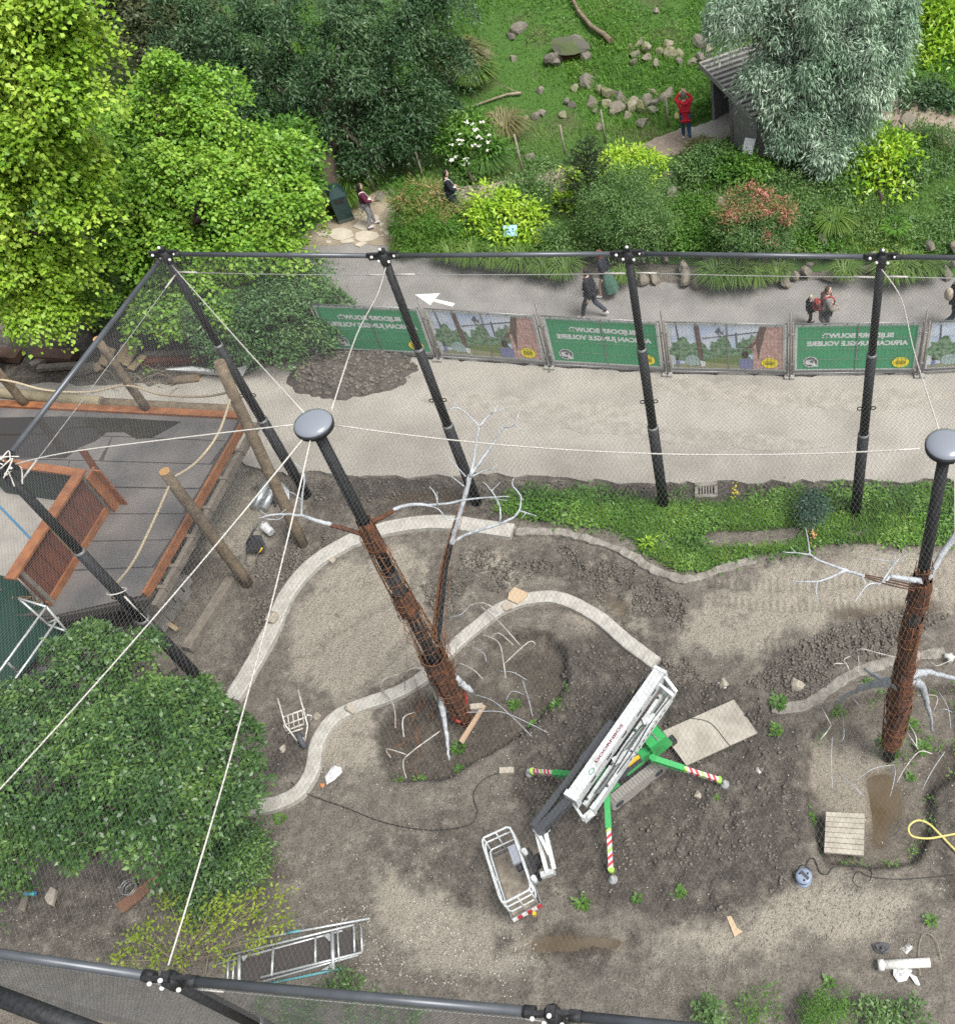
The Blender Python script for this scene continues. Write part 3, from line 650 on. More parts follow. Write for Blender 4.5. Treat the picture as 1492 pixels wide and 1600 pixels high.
# ================================================================== people
SKIN = M('skin', (.55, .36, .27), .55)
def skin(name, V, Ed, Rr, mt, parent, lvl=2, extra=None, mats=None):
    me = bpy.data.meshes.new('k'); me.from_pydata(V, Ed, []); ob = bpy.data.objects.new('k', me); COL.objects.link(ob)
    ob.modifiers.new('s', 'SKIN'); sv = me.skin_vertices[0].data
    for i, r in enumerate(Rr): sv[i].radius = (r, r) if isinstance(r, (int, float)) else r
    sv[0].use_root = True
    sb = ob.modifiers.new('d', 'SUBSURF'); sb.levels = lvl
    bpy.context.view_layer.update(); dg = bpy.context.evaluated_depsgraph_get()
    m2 = bpy.data.meshes.new_from_object(ob.evaluated_get(dg)); bpy.data.objects.remove(ob); bpy.data.meshes.remove(me)
    mb = MB(); mb.add([v.co[:] for v in m2.vertices], [list(p.vertices) for p in m2.polygons], 0, True); bpy.data.meshes.remove(m2)
    if extra: extra(mb)
    return O(name, mb, mats or mt, parent, local=True)
def person(base, head, label, h=1.75, coat=(.02, .02, .03), legs=(.05, .05, .07), hair=(.02, .015, .012), shoes=(.6, .6, .6), stride=.28, arms='swing', coat_len=.0, skirt=None, bag=None, long_hair=False, hood=None, slim=1., look=0.):
    s = h/1.75; e = E('person', base, label, 'person', None, head)
    def V3(x, y, z): return Vector((x*s, y*s, z*s))
    st = stride
    hipL, hipR = V3(-.1, 0, .92), V3(.1, 0, .92)
    kL, kR = V3(-.1, st*.55+.03, .5), V3(.1, -st*.25+.04, .5)
    aL, aR = V3(-.1, st*.9, .09), V3(.1, -st*1.05, .09+.5*st*.45)
    tL, tR = aL+V3(0, .17, -.045), aR+V3(0, .15, -.07)
    pel, wai, che, nek, hed = V3(0, 0, .95), V3(0, .01, 1.1), V3(0, .02, 1.33), V3(0, .02, 1.49), V3(0, .05, 1.62)
    sL, sR = V3(-.185*slim, .01, 1.42), V3(.185*slim, .01, 1.42)
    if arms == 'swing': eL, wL, eR, wR = V3(-.25, -.08, 1.15), V3(-.25, .0, .9), V3(.25, .0, 1.15), V3(.24, .16, .95)
    elif arms == 'up': eL, wL, eR, wR = V3(-.28, .2, 1.42), V3(-.1, .26, 1.62), V3(.28, .2, 1.42), V3(.1, .26, 1.62)
    else: eL, wL, eR, wR = V3(-.24, .05, 1.15), V3(-.12, .24, 1.05), V3(.24, .05, 1.15), V3(.12, .25, 1.03)
    hL, hR = wL+(wL-eL).normalized()*.09*s, wR+(wR-eR).normalized()*.09*s
    def more(mb):
        R = Matrix.Rotation(look, 3, 'Z')
        prof = [(.012, -.125), (.05, -.115), (.066, -.07), (.074, -.01), (.078, .05), (.066, .095), (.035, .122), (.006, .128)]
        mb.lathe(hed, [(a*s, b*s) for a, b in prof], 14, 0, True, R)
        mb.rock(hed+R@V3(0, .085, -.012), (.016*s, .024*s, .028*s), 1, 1, 0, smooth=True)
        for q in (-1, 1):
            mb.rock(hed+R@V3(q*.08, -.005, -.005), (.012*s, .024*s, .036*s), 2, 1, 0, smooth=True)
            mb.rock(hed+R@V3(q*.03, .071, .018), (.012*s, .008*s, .008*s), 3, 1, 1, smooth=True)
        mb.box(hed+R@V3(0, .069, -.06), (.045*s, .012*s, .01*s), R, 2)
        for W_, Hh, El in ((wL, hL, eL), (wR, hR, eR)):
            d = (Hh-W_).normalized(); sd = d.orthogonal().normalized(); n_ = d.cross(sd)
            for i, ln in enumerate((.062, .075, .08, .072)):
                o0 = Hh+sd*(.028-.019*i)*s; mb.tube([o0-d*.02*s, o0+d*ln*.5*s+n_*.006*s, o0+d*ln*s*.95+n_*.025*s], [.0095*s, .009*s, .007*s], 6)
            o0 = W_+d*.035*s+sd*.03*s; mb.tube([o0, o0+(sd*.035+d*.025)*s, o0+(sd*.045+d*.06)*s], [.011*s, .01*s, .008*s], 6)
    skin('body', [pel, wai, che, nek, hed-V3(0, .02, .05), sL, eL, wL, hL, sR, eR, wR, hR, hipL, kL, aL, tL, hipR, kR, aR, tR],
         [(0, 1), (1, 2), (2, 3), (3, 4), (2, 5), (5, 6), (6, 7), (7, 8), (2, 9), (9, 10), (10, 11), (11, 12), (0, 13), (13, 14), (14, 15), (15, 16), (0, 17), (17, 18), (18, 19), (19, 20)],
         [x*s for x in (.13, .12, .14, .055, .05, .06, .042, .03, .036, .06, .042, .03, .036, .085, .055, .04, .035, .085, .055, .04, .035)], SKIN, e, 1, more, [SKIN, M('eye_dark', (.02, .015, .01), .3), M('lip', (.35, .14, .12), .5)])
    cm = M('cloth_%02d%02d%02d' % tuple(int(c*99) for c in coat), coat, .85, bump=.2, bs=60, col2=tuple(c*.8 for c in coat), ns=12)
    if coat_len: lowz = .95-coat_len
    V = [V3(0, 0, .98), V3(0, .01, 1.12), V3(0, .02, 1.33), V3(0, .02, 1.47), sL, eL, wL, sR, eR, wR]; Ed = [(0, 1), (1, 2), (2, 3), (2, 4), (4, 5), (5, 6), (2, 7), (7, 8), (8, 9)]
    Rr = [x*s for x in (.165, .155, .17, .075, .085, .065, .05, .085, .065, .05)]
    if coat_len:
        V.append(V3(0, -.01, .98-coat_len*.5)); V.append(V3(0, 0, .98-coat_len)); Ed += [(0, 10), (10, 11)]; Rr += [.185*s, .20*s]
    skin('coat' if coat_len else 'jacket', V, Ed, Rr, cm, e, 2)
    if hood: O('hood', MB().tube(catmull([V3(-.1, .03, 1.5), V3(-.12, -.07, 1.47), V3(0, -.14, 1.44), V3(.12, -.07, 1.47), V3(.1, .03, 1.5)], 4), .045*s, 8), cm, e, local=True)
    tm = M('trousers_%02d%02d%02d' % tuple(int(c*99) for c in legs), legs, .9, bump=.2, bs=60)
    if skirt:
        sk = M('skirt_cloth', skirt, .8, col2=tuple(c*.6 for c in skirt), ns=14); mb = MB(); n = 24; v = []
        for k, (z_, r_) in enumerate(((1.02, .15), (.8, .2), (.55, .23), (.3, .25))):
            for j in range(n):
                t = 2*math.pi*j/n; rf = r_*(1+.09*k/3*math.cos(j*2*math.pi*6/n)); v.append(V3(rf*math.cos(t), rf*math.sin(t)-.05*k, z_))
        mb.add(v, [(k*n+j, k*n+(j+1) % n, (k+1)*n+(j+1) % n, (k+1)*n+j) for k in range(3) for j in range(n)], 0, True); O('skirt', mb, sk, e, local=True)
    else:
        skin('trousers', [pel, hipL, kL, aL+V3(0, 0, .03), hipR, kR, aR+V3(0, 0, .03)], [(0, 1), (1, 2), (2, 3), (0, 4), (4, 5), (5, 6)], [x*s for x in (.15, .105, .075, .06, .105, .075, .06)], tm, e, 2)
    shm = M('shoe_%02d%02d%02d' % tuple(int(c*99) for c in shoes), shoes, .6)
    for a_, t_ in ((aL, tL), (aR, tR)):
        skin('shoe', [a_+V3(0, -.05, -.03), a_+V3(0, .06, -.035), t_+V3(0, .02, 0)], [(0, 1), (1, 2)], [.05*s, .052*s, .042*s], shm, e, 1)
    hm = M('hair_%02d%02d%02d' % tuple(int(c*99) for c in hair), hair, .6, bump=.5, bs=90, col2=tuple(c*.6 for c in hair), ns=30)
    R = Matrix.Rotation(look, 3, 'Z'); mb = MB(); v = []; n = 14
    rings = [(.083, -.06), (.09, -.01), (.09, .05), (.076, .1), (.04, .13), (.005, .14)]
    if long_hair: rings = [(.07, -.3), (.09, -.2), (.092, -.1)]+rings
    for r_, z_ in rings:
        for j in range(n):
            t = 2*math.pi*j/n; y_ = math.sin(t)*r_; y_ = min(y_, .03 if z_ < .07 else .065) if z_ < .12 else y_
            v.append(hed+R@V3(math.cos(t)*r_, y_-.012, z_))
    k_ = len(rings); mb.add(v, [(i*n+j, i*n+(j+1) % n, (i+1)*n+(j+1) % n, (i+1)*n+j) for i in range(k_-1) for j in range(n)], 0, True); O('hair', mb, hm, e, local=True)
    if bag:
        kind_, c1, c2 = bag; bm_ = M('bag_%02d%02d%02d' % tuple(int(c*99) for c in c1), c1, .8, col2=c2, ns=9, mixlo=.47, mixhi=.53)
        if kind_ == 'back':
            bp = skin('backpack', [V3(0, -.25, 1.05), V3(0, -.26, 1.25), V3(0, -.2, 1.42)], [(0, 1), (1, 2)], [(.16*s, .12*s), (.17*s, .12*s), (.12*s, .08*s)], bm_, e, 2)
            for q in (-1, 1): O('strap', MB().tube(catmull([V3(q*.1, -.12, 1.47), V3(q*.12, .1, 1.5), V3(q*.13, .2, 1.3), V3(q*.14, .05, 1.1)], 4), .022*s, 6), bm_, e, local=True)
        else:
            sx = -.27 if kind_ == 'left' else .0; yy = 0 if kind_ == 'left' else .2
            skin('bag', [V3(sx, yy, 1.12), V3(sx, yy, .98), V3(sx, yy, .86)], [(0, 1), (1, 2)], [.05*s, (.12*s, .09*s), (.13*s, .09*s)], bm_, e, 2)
            O('strap', MB().tube(catmull([V3(sx, yy, 1.1), V3(-.1 if sx else .12, .1, 1.45), V3(-.08 if sx else .15, -.08, 1.45), V3(sx, -.02, 1.1)], 4), .014*s, 5), bm_, e, local=True)
    return e
LEFT = rad(78)
person(at(929, 496, .066), LEFT, 'person in a black coat walking left along the path, feet above the middle banner', 1.78, (.012, .013, .02), (.045, .05, .07), coat_len=.14, stride=.34)
person(at(949, 463, .066), LEFT, 'person with reddish hair and a billowing green skirt behind the walker in black', 1.68, (.015, .017, .03), (.1, .1, .1), (.22, .07, .03), (.75, .75, .75), .2, skirt=(.07, .16, .12), long_hair=True)
person(at(1287, 526, .066), rad(-75), 'person in a long grey coat carrying a red patterned backpack on the path', 1.76, (.23, .22, .20), (.05, .05, .06), (.06, .035, .025), (.05, .05, .05), .15, 'front', .42, bag=('back', (.42, .05, .04), (.05, .02, .02)), look=rad(-35))
person(at(1264, 507, .066), rad(-75), 'small blond child in dark clothes next to the red backpack', 1.06, (.012, .013, .017), (.015, .016, .02), (.62, .52, .36), (.03, .03, .03), .12, slim=.85)
person(at(1486, 512, .066), rad(-80), 'person in dark clothes with a beige backpack at the right edge of the path', 1.78, (.015, .015, .018), (.025, .045, .055), (.03, .02, .015), (.1, .1, .1), .4, bag=('back', (.45, .38, .30), (.36, .30, .24)))
person(at(583, 354, .1), rad(-62), 'person with long black hair, maroon jumper and white bag on the flagstones', 1.6, (.11, .015, .04), (.25, .25, .27), (.01, .01, .012), (.5, .5, .55), .14, 'front', bag=('front', (.72, .72, .7), (.65, .65, .63)), long_hair=True)
q = atg(713, 336, .08); person(q, rad(-70), 'person with dark hair in black half hidden behind the heather-like bush', 1.6, (.012, .012, .014), (.03, .04, .06), (.01, .01, .01), (.05, .05, .06), .18, 'front', bag=('front', (.6, .6, .58), (.4, .4, .38)))
q = atg(1073, 219, .12); person(q, rad(6), 'person in a red coat and jeans seen from behind, arms raised, near the shed', 1.66, (.50, .012, .03), (.03, .08, .16), (.16, .15, .15), (.8, .78, .78), .12, 'up', .3, bag=('left', (.60, .52, .24), (.5, .44, .2)), hood=True)

# ================================================================== the two steel tree skeletons
RUST = M('rust', (.17, .06, .026), .85, col2=(.045, .026, .018), ns=5, bump=1., bs=35, detail=8); RUSTO = M('rust_orange', (.26, .11, .04), .85, col2=(.10, .042, .02), ns=9)
PLAS = M('white_coating', (.50, .53, .56), .75, col2=(.30, .32, .34), ns=7, bump=.4, bs=40); ROD = M('white_rod', (.52, .50, .47), .6, col2=(.26, .24, .21), ns=7)
GCOAT = M('grey_coating', (.42, .45, .48), .7, col2=(.30, .32, .35), ns=12, bump=.5, bs=40); DOME = M('dome_plastic', (.19, .21, .245), .14, .0, spec=.6, coat=.35)
REDP = M('red_paint', (.42, .04, .02), .6, col2=(.25, .03, .02), ns=12)
def px3(l): return [at(*p) for p in l]
def limb(parent, name, pts, r0, r1, mt, n=8, sm_=5):
    if name == 'white_branch': r0, r1 = r0*.66, r1*.62
    P_ = catmull(px3(pts), sm_); rr = random.Random(int(pts[0][0]*7+pts[-1][1])); k = len(P_)
    return O(name, MB().tube([p+Vector((rr.gauss(0, .12), rr.gauss(0, .12), rr.gauss(0, .12)))*(r0 if 0 < i < k-1 else 0) for i, p in enumerate(P_)], [(r0+(r1-r0)*i/(k-1))*rr.uniform(.85, 1.15) for i in range(k)], n), mt, parent)
def rods(parent, lst, name='rod', mt=None, r=.016, zb=.12, zh=.3):
    for k, l in enumerate(lst):
        n = len(l); pts = [at(u, v, zb+zh*math.sin(math.pi*(i+.3)/(n-.4+.3))) for i, (u, v) in enumerate(l)]
        O(name, MB().tube(catmull(pts, 4), [r, r*.7], 6), mt or ROD, parent)
def mast(D, b, label, prof, domr):
    e = E('steel_tree', (b.x, b.y, -.2), label, 'steel tree', 'artificial tree skeletons of steel')
    ztop_ = D.z-.12
    O('mast', MB().tube([(b.x, b.y, -.3), (b.x+(D.x-b.x)*.6, b.y+(D.y-b.y)*.6, ztop_*.6)], .12, 16).tube([(b.x+(D.x-b.x)*.6, b.y+(D.y-b.y)*.6, ztop_*.6-.01), (D.x, D.y, ztop_)], [.105, .085], 16), BLK, e)
    cap = O('disc_cap', MB().lathe((D.x, D.y, D.z-.13), [(.06, -.02), (domr*.97, -.02), (domr, .03), (domr, .06)], 32), BLK, e)
    O('dome', MB().lathe((D.x, D.y, D.z-.07), [(domr*.985, 0), (domr*.95, .03), (domr*.8, .06), (domr*.55, .085), (domr*.25, .097), (.004, .1)], 32), DOME, cap)
    def axis(z_): t = z_/ztop_; return Vector((b.x+(D.x-b.x)*t, b.y+(D.y-b.y)*t, z_))
    # rusty mesh wrapped round the lower mast: bundles of bars and rings
    rr = random.Random(5)
    for z0, z1_, r0, r1, dens in prof:
        mb = MB(); n = 14; k = max(3, int((z1_-z0)/.12)); v = []
        for i in range(k+1):
            z_ = z0+(z1_-z0)*i/k; c = axis(z_); r_ = r0+(r1-r0)*i/k
            for j in range(n):
                t = 2*math.pi*j/n; f_ = r_*(.92+.2*math.sin(j*2.4+z_*1.3)+rr.uniform(-.12, .12)); v.append(c+Vector((f_*math.cos(t), f_*math.sin(t), 0)))
        if dens > .5:
            mb.add(v, [(i*n+j, i*n+(j+1) % n, (i+1)*n+(j+1) % n, (i+1)*n+j) for i in range(k) for j in range(n)], 0, True)
            O('mesh_wrap', mb, RUST, e)
        mw = MB()
        for j in range(0, 16):
            t = rr.uniform(0, 6.28); dr = rr.uniform(.95, 1.15); tw = rr.uniform(-.8, .8)
            mw.tube([axis(z0+(z1_-z0)*i/5)+Vector(((r0+(r1-r0)*i/5)*dr*math.cos(t+tw*i/5), (r0+(r1-r0)*i/5)*dr*math.sin(t+tw*i/5), 0)) for i in range(6)], .007, 4)
        for i in range(int((z1_-z0)/.2)):
            z_ = z0+.05+i*.2+rr.uniform(-.08, .08); r_ = (r0+(r1-r0)*(z_-z0)/(z1_-z0))*rr.uniform(.98, 1.14); c = axis(z_)+Vector((rr.uniform(-.04, .04), rr.uniform(-.04, .04), 0)); tl = rr.uniform(-.16, .16)
            mw.tube([c+Vector((r_*math.cos(a_), r_*math.sin(a_), tl*math.cos(a_+i))) for a_ in [q_*math.pi/8 for q_ in range(16)]], .006, 4, closed=True)
        O('wire_cage', mw, RUSTO, e, kind='stuff')
    return e, axis
B1 = Vector((-6.22, 9.97, 0))
e1, ax1 = mast(D1, B1, 'left steel tree skeleton with rusty trunk, white branches and dark disc on top', [(-.1, 1.3, .17, .23, 1), (1.3, 2.6, .23, .25, 1), (2.6, 4.2, .25, .2, .2), (4.2, 4.9, .19, .17, 1), (4.9, 6.2, .165, .145, .3), (6.2, 7.0, .15, .125, 1)], .29)
limb(e1, 'branch_stub', [(570, 836, 6.7), (545, 828, 6.8), (516, 820, 6.9)], .045, .035, RUST)
limb(e1, 'branch_stub', [(578, 818, 6.8), (600, 806, 6.9), (618, 796, 7.0)], .045, .035, RUST)
for l, a, b in [([(518, 820, 6.9), (490, 812, 7.0), (472, 806, 7.05), (440, 803, 7.1), (405, 809, 7.15)], .058, .02), ([(471, 806, 7.05), (473, 772, 7.2), (475, 740, 7.35), (459, 722, 7.4)], .03, .012), ([(473, 782, 7.2), (457, 770, 7.2), (444, 768, 7.2)], .016, .01), ([(438, 803, 7.1), (447, 796, 7.2)], .014, .01), ([(418, 806, 7.1), (406, 797, 7.2)], .014, .01), ([(445, 803, 7.1), (437, 811, 7.1), (414, 811, 7.1)], .014, .01),
                ([(615, 797, 7.0), (640, 789, 7.05), (690, 788, 7.1), (740, 779, 7.2), (795, 776, 7.3)], .05, .014), ([(684, 789, 7.1), (680, 772, 7.25), (671, 760, 7.3)], .02, .01), ([(684, 788, 7.1), (683, 768, 7.3)], .012, .008), ([(660, 789, 7.05), (684, 795, 7.1), (700, 812, 7.0), (720, 808, 7.0)], .022, .01), ([(760, 778, 7.2), (792, 782, 7.2)], .012, .008)]:
    limb(e1, 'white_branch', l, a, b, PLAS)
limb(e1, 'trunk_fork', [(683, 1004, 3.0), (689, 950, 3.7), (696, 890, 4.45), (705, 848, 5.0)], .05, .045, BLK)
mw = MB(); rr = random.Random(8); base_ = catmull(px3([(683, 1004, 3.0), (689, 950, 3.7), (696, 890, 4.45), (705, 848, 5.0), (722, 790, 5.7)]), 4)
for j in range(16):
    o_ = Vector((rr.uniform(-.09, .09), rr.uniform(-.07, .07), 0)); mw.tube([p+o_*(1.6-1.0*i/len(base_)) for i, p in enumerate(base_)], .008, 4)
O('fork_bars', mw, RUSTO, e1, kind='stuff')
for l, a, b in [([(704, 850, 5.0), (712, 825, 5.3), (722, 790, 5.7), (735, 742, 6.2)], .06, .07), ([(735, 745, 6.2), (743, 700, 6.5), (749, 665, 6.8)], .05, .022), ([(735, 742, 6.2), (755, 715, 6.4), (772, 690, 6.6), (787, 668, 6.8)], .05, .022),
                ([(749, 666, 6.8), (733, 650, 6.9), (717, 638, 7), (699, 639, 7)], .028, .012), ([(749, 666, 6.8), (765, 648, 6.9), (775, 643, 7), (793, 637, 7.05)], .028, .012), ([(717, 638, 7), (708, 627, 7.05)], .01, .006), ([(772, 645, 7), (777, 632, 7.05)], .012, .007), ([(787, 668, 6.8), (803, 664, 6.9), (811, 643, 7)], .026, .01), ([(803, 664, 6.9), (815, 671, 6.9)], .014, .008), ([(786, 668, 6.8), (775, 655, 6.85)], .012, .007), ([(790, 667, 6.8), (796, 655, 6.9)], .012, .007),
                ([(728, 745, 6.1), (712, 727, 6.2), (694, 708, 6.3)], .022, .008), ([(732, 747, 6.15), (758, 735, 6.2), (768, 733, 6.25), (778, 725, 6.3)], .022, .01), ([(725, 760, 6.0), (703, 742, 6.1)], .02, .01),
                ([(706, 850, 5.0), (722, 838, 5.1), (760, 825, 5.2), (790, 815, 5.3), (810, 800, 5.4), (813, 775, 5.5), (800, 757, 5.6), (803, 747, 5.65)], .055, .01), ([(781, 814, 5.3), (781, 792, 5.4), (768, 767, 5.5), (755, 753, 5.6)], .025, .01), ([(768, 767, 5.5), (782, 753, 5.55)], .014, .008), ([(811, 798, 5.4), (838, 806, 5.4)], .022, .01), ([(822, 801, 5.4), (815, 809, 5.4)], .012, .008), ([(812, 780, 5.5), (819, 780, 5.5)], .012, .008)]:
    limb(e1, 'white_branch', l, a, b, PLAS)
mw = MB(); rr = random.Random(31)
for j in range(26):
    z0 = rr.uniform(1.2, 2.4); c0 = ax1(z0); t = rr.uniform(-.9, 1.6); dv = Vector((math.cos(t), math.sin(t), 0)); l_ = rr.uniform(.7, 1.7)
    mw.tube(catmull([c0+dv*.2, c0+dv*rr.uniform(.26, .36)+Vector((0, 0, l_*.5)), c0+dv*rr.uniform(.3, .62)+Vector((rr.uniform(-.1, .1), 0, l_))], 3), [.008, .005], 4)
O('splayed_rods', mw, RUSTO, e1, kind='stuff')
limb(e1, 'white_root', [(689, 1052, 1.75), (688, 1068, 1.4), (690, 1090, 1.0), (693, 1120, .6), (698, 1155, .25), (702, 1188, .03)], .11, .02, PLAS, 10)
limb(e1, 'white_root', [(687, 1058, 1.7), (702, 1056, 1.7), (718, 1066, 1.45), (737, 1081, 1.05)], .12, .06, PLAS, 10)
limb(e1, 'red_tape_strip', [(722, 1072, .95), (727, 1085, .8), (728, 1100, .55), (724, 1118, .2)], .035, .04, REDP, 6); limb(e1, 'red_tape_strip', [(694, 1072, 1.2), (702, 1075, 1.1), (712, 1074, 1.1)], .03, .03, REDP, 6); limb(e1, 'red_tape_strip', [(708, 1118, .12), (714, 1126, .1), (722, 1124, .1)], .06, .05, REDP, 6)
limb(e1, 'long_bar', [(648, 1000, 2.6), (665, 1045, 1.9), (683, 1095, 1.1)], .022, .02, M('bar_green', (.20, .235, .215), .6), 6)
rods(e1, [[(730, 947), (755, 942), (782, 956)], [(749, 946), (779, 971), (812, 1008)], [(752, 991), (779, 1004), (787, 1038), (790, 1061)], [(787, 1038), (826, 1003), (837, 1008)], [(765, 999), (779, 989), (802, 1008)], [(594, 1075), (601, 1061), (625, 1053)], [(594, 1075), (615, 1102), (618, 1138)], [(631, 1152), (630, 1122), (648, 1113)], [(688, 1142), (638, 1179), (630, 1195), (635, 1216)], [(611, 1184), (604, 1170), (635, 1179)], [(715, 1035), (739, 1046), (754, 1061)], [(702, 1004), (713, 996), (720, 1004)], [(625, 1062), (640, 1046), (665, 1042)], [(640, 1030), (652, 1044), (670, 1046)]])
rods(e1, [[(692, 1112), (732, 1113), (782, 1112), (826, 1130), (856, 1145)], [(700, 965), (720, 960), (735, 945)], [(735, 1010), (755, 1020), (760, 1035)], [(780, 1050), (800, 1050), (822, 1062)], [(790, 1095), (800, 1080), (818, 1085)], [(815, 1060), (825, 1090), (832, 1120)], [(740, 1085), (770, 1095), (800, 1120), (830, 1150)]], mt=GCOAT, r=.011)
mw = MB(); rr = random.Random(12)                               # a loose rusty mesh lying in the pit
for i in range(26):
    a_ = at(rr.uniform(632, 680), rr.uniform(1085, 1190), .03); b_ = a_+Vector((rr.uniform(-.35, .35), rr.uniform(-.8, .8), rr.uniform(.1, .5))); mw.tube([a_, (a_+b_)/2+Vector((0, 0, .1)), b_], .006, 4)
O('rusty_mesh_tangle', mw, RUSTO, kind='thing', label='tangle of loose rusty wire mesh lying beside the left steel tree foot', cat='wire mesh')
B2 = Vector((2.82, 8.85, 0))
e2, ax2 = mast(D2, B2, 'right steel tree skeleton with rusty wrapped trunk at the right edge', [(.3, 1.1, .19, .2, 1), (1.1, 2.0, .2, .24, 1), (2.0, 3.4, .23, .19, 1), (3.4, 4.9, .19, .175, 1), (4.9, 5.3, .16, .15, .3), (5.3, 6.1, .18, .16, 1), (6.1, 6.5, .14, .13, .3)], .29)
for l, a, b in [([(1440, 908, 6.3), (1424, 906, 6.3), (1389, 901, 6.35)], .075, .065), ([(1389, 901, 6.35), (1376, 912, 6.35), (1355, 914, 6.4), (1334, 942, 6.3)], .04, .012), ([(1376, 912, 6.35), (1396, 882, 6.5), (1417, 861, 6.6)], .03, .012), ([(1396, 882, 6.5), (1385, 876, 6.5), (1359, 874, 6.5)], .02, .01), ([(1396, 880, 6.5), (1398, 868, 6.55), (1393, 863, 6.55)], .014, .008),
                ([(1350, 900, 6.4), (1340, 897, 6.4), (1321, 891, 6.4), (1276, 874, 6.5), (1265, 867, 6.5), (1222, 862, 6.5)], .05, .012), ([(1265, 867, 6.5), (1262, 845, 6.6), (1258, 824, 6.65)], .022, .01), ([(1321, 891, 6.4), (1280, 908, 6.4), (1235, 908, 6.4)], .038, .012), ([(1277, 908, 6.4), (1274, 922, 6.35), (1279, 944, 6.3)], .022, .01), ([(1345, 898, 6.4), (1352, 912, 6.4)], .022, .014), ([(1276, 874, 6.5), (1269, 882, 6.45)], .014, .01), ([(1243, 864, 6.5), (1235, 855, 6.55)], .012, .008),
                ([(1450, 905, 6.2), (1470, 868, 6.5), (1500, 828, 6.8)], .05, .1)]:
    limb(e2, 'white_branch', l, a, b, PLAS)
for o_ in (0, 4, 8): limb(e2, 'rusty_bar', [(1345, 897+o_*.5, 6.4), (1385, 905+o_, 6.35), (1428, 915+o_, 6.2)], .012, .012, RUST, 5)
for l in ([(1408, 1074, 2.75), (1391, 1068, 2.7), (1370, 1069, 2.3), (1347, 1075, 1.7), (1325, 1086, .9), (1305, 1099, .2)], [(1415, 1058, 3.1), (1440, 1051, 3.0), (1462, 1053, 2.7), (1500, 1064, 1.9)], [(1412, 1062, 3.0), (1437, 1069, 2.4), (1443, 1087, 1.8), (1451, 1111, 1.0), (1457, 1143, .05)], [(1408, 1064, 2.9), (1385, 1064, 2.5), (1372, 1060, 2.1), (1350, 1045, 1.6)]):
    limb(e2, 'grey_root', l, .10, .025, GCOAT, 10)
rods(e2, [[(1333, 1019), (1346, 1014), (1370, 1020), (1403, 1028)], [(1298, 1043), (1304, 1037), (1320, 1037)], [(1328, 1025), (1318, 1031), (1323, 1040), (1327, 1051), (1325, 1058)], [(1340, 1025), (1341, 1039), (1339, 1051)], [(1455, 1178), (1436, 1174), (1416, 1196), (1400, 1223)], [(1434, 1171), (1425, 1157), (1416, 1144)], [(1431, 1169), (1430, 1150), (1418, 1130)], [(1430, 1087), (1463, 1088), (1458, 1111)], [(1298, 1133), (1290, 1118), (1283, 1105)], [(1298, 1133), (1290, 1145), (1280, 1157)], [(1448, 1030), (1455, 1036), (1465, 1040), (1488, 1030)]])
rods(e2, [[(1334, 1222), (1364, 1201), (1397, 1195)], [(1460, 1111), (1475, 1108), (1487, 1113)], [(1330, 1090), (1345, 1105)], [(1300, 1150), (1298, 1185), (1300, 1230)], [(1395, 1195), (1398, 1210), (1390, 1245)], [(1475, 1175), (1455, 1205), (1440, 1235)], [(1310, 1210), (1335, 1230), (1350, 1245)], [(1316, 1120), (1318, 1150), (1312, 1160)], [(1465, 1080), (1480, 1105), (1485, 1140)]], mt=GCOAT, r=.010)
# ================================================================== kerbs
KERB = M('kerb_concrete', (.44, .425, .385), .9, col2=(.34, .325, .29), ns=5, bump=.4, bs=30, detail=8); KERBR = M('kerb_rough', (.30, .28, .245), .95, col2=(.19, .172, .148), ns=7, bump=.9, bs=25)
def kerb(pts, wid, mt, label, hh=.13, jag=.02, seed=0, n=10):
    P_ = catmull([at(u, v) for u, v in pts], n); rr = random.Random(seed); v = []; f = []; k = len(P_)
    for i, p in enumerate(P_):
        t = (P_[min(i+1, k-1)]-P_[max(i-1, 0)]).normalized(); nr = Vector((-t.y, t.x, 0)); g = float(np.mean([yz(p.x+a_, p.y+b2) for a_ in (-.2, 0, .2) for b2 in (-.2, 0, .2)]))
        wn = lambda s_: float(fbm(np.array(i*.35), np.array(seed*7.+s_), 3, 5))*8*jag
        wl = wid*.5*(1+wn(0)+rr.uniform(-jag, jag)*.6); wr = wid*.5*(1+wn(3)+rr.uniform(-jag, jag)*.6); h0 = max(g, 0)*.8+hh+wn(6)*.05+rr.uniform(-jag, jag)*.12
        for o_, z_ in ((-wl-.02, -.3), (-wl, h0-.015), (-wl+.03, h0), (wr-.03, h0), (wr, h0-.015), (wr+.02, -.3)): v.append(p+nr*o_+Vector((0, 0, z_)))
    for i in range(k-1):
        for j in range(5): f.append((i*6+j, (i+1)*6+j, (i+1)*6+j+1, i*6+j+1))
    f += [tuple(range(6)), tuple((k-1)*6+j for j in reversed(range(6)))]
    mb = MB(); mb.add(v, f); return O('curved_kerb', mb, mt, label=label, cat='kerb', group='curved concrete kerbs in the mud')
kerb([(365, 1095), (400, 1037), (427, 985), (452, 930), (490, 885), (540, 853), (590, 833), (640, 822), (700, 819), (760, 827), (802, 833)], .40, KERB, 'wide pale concrete kerb curving round the back left of the mud yard', seed=1)
kerb([(806, 834), (860, 833), (900, 840), (950, 855), (990, 872), (1012, 888), (1045, 902), (1080, 907), (1120, 894), (1180, 876)], .2, KERBR, 'rough crumbling kerb along the edge of the green weeds', .1, .12, 2)
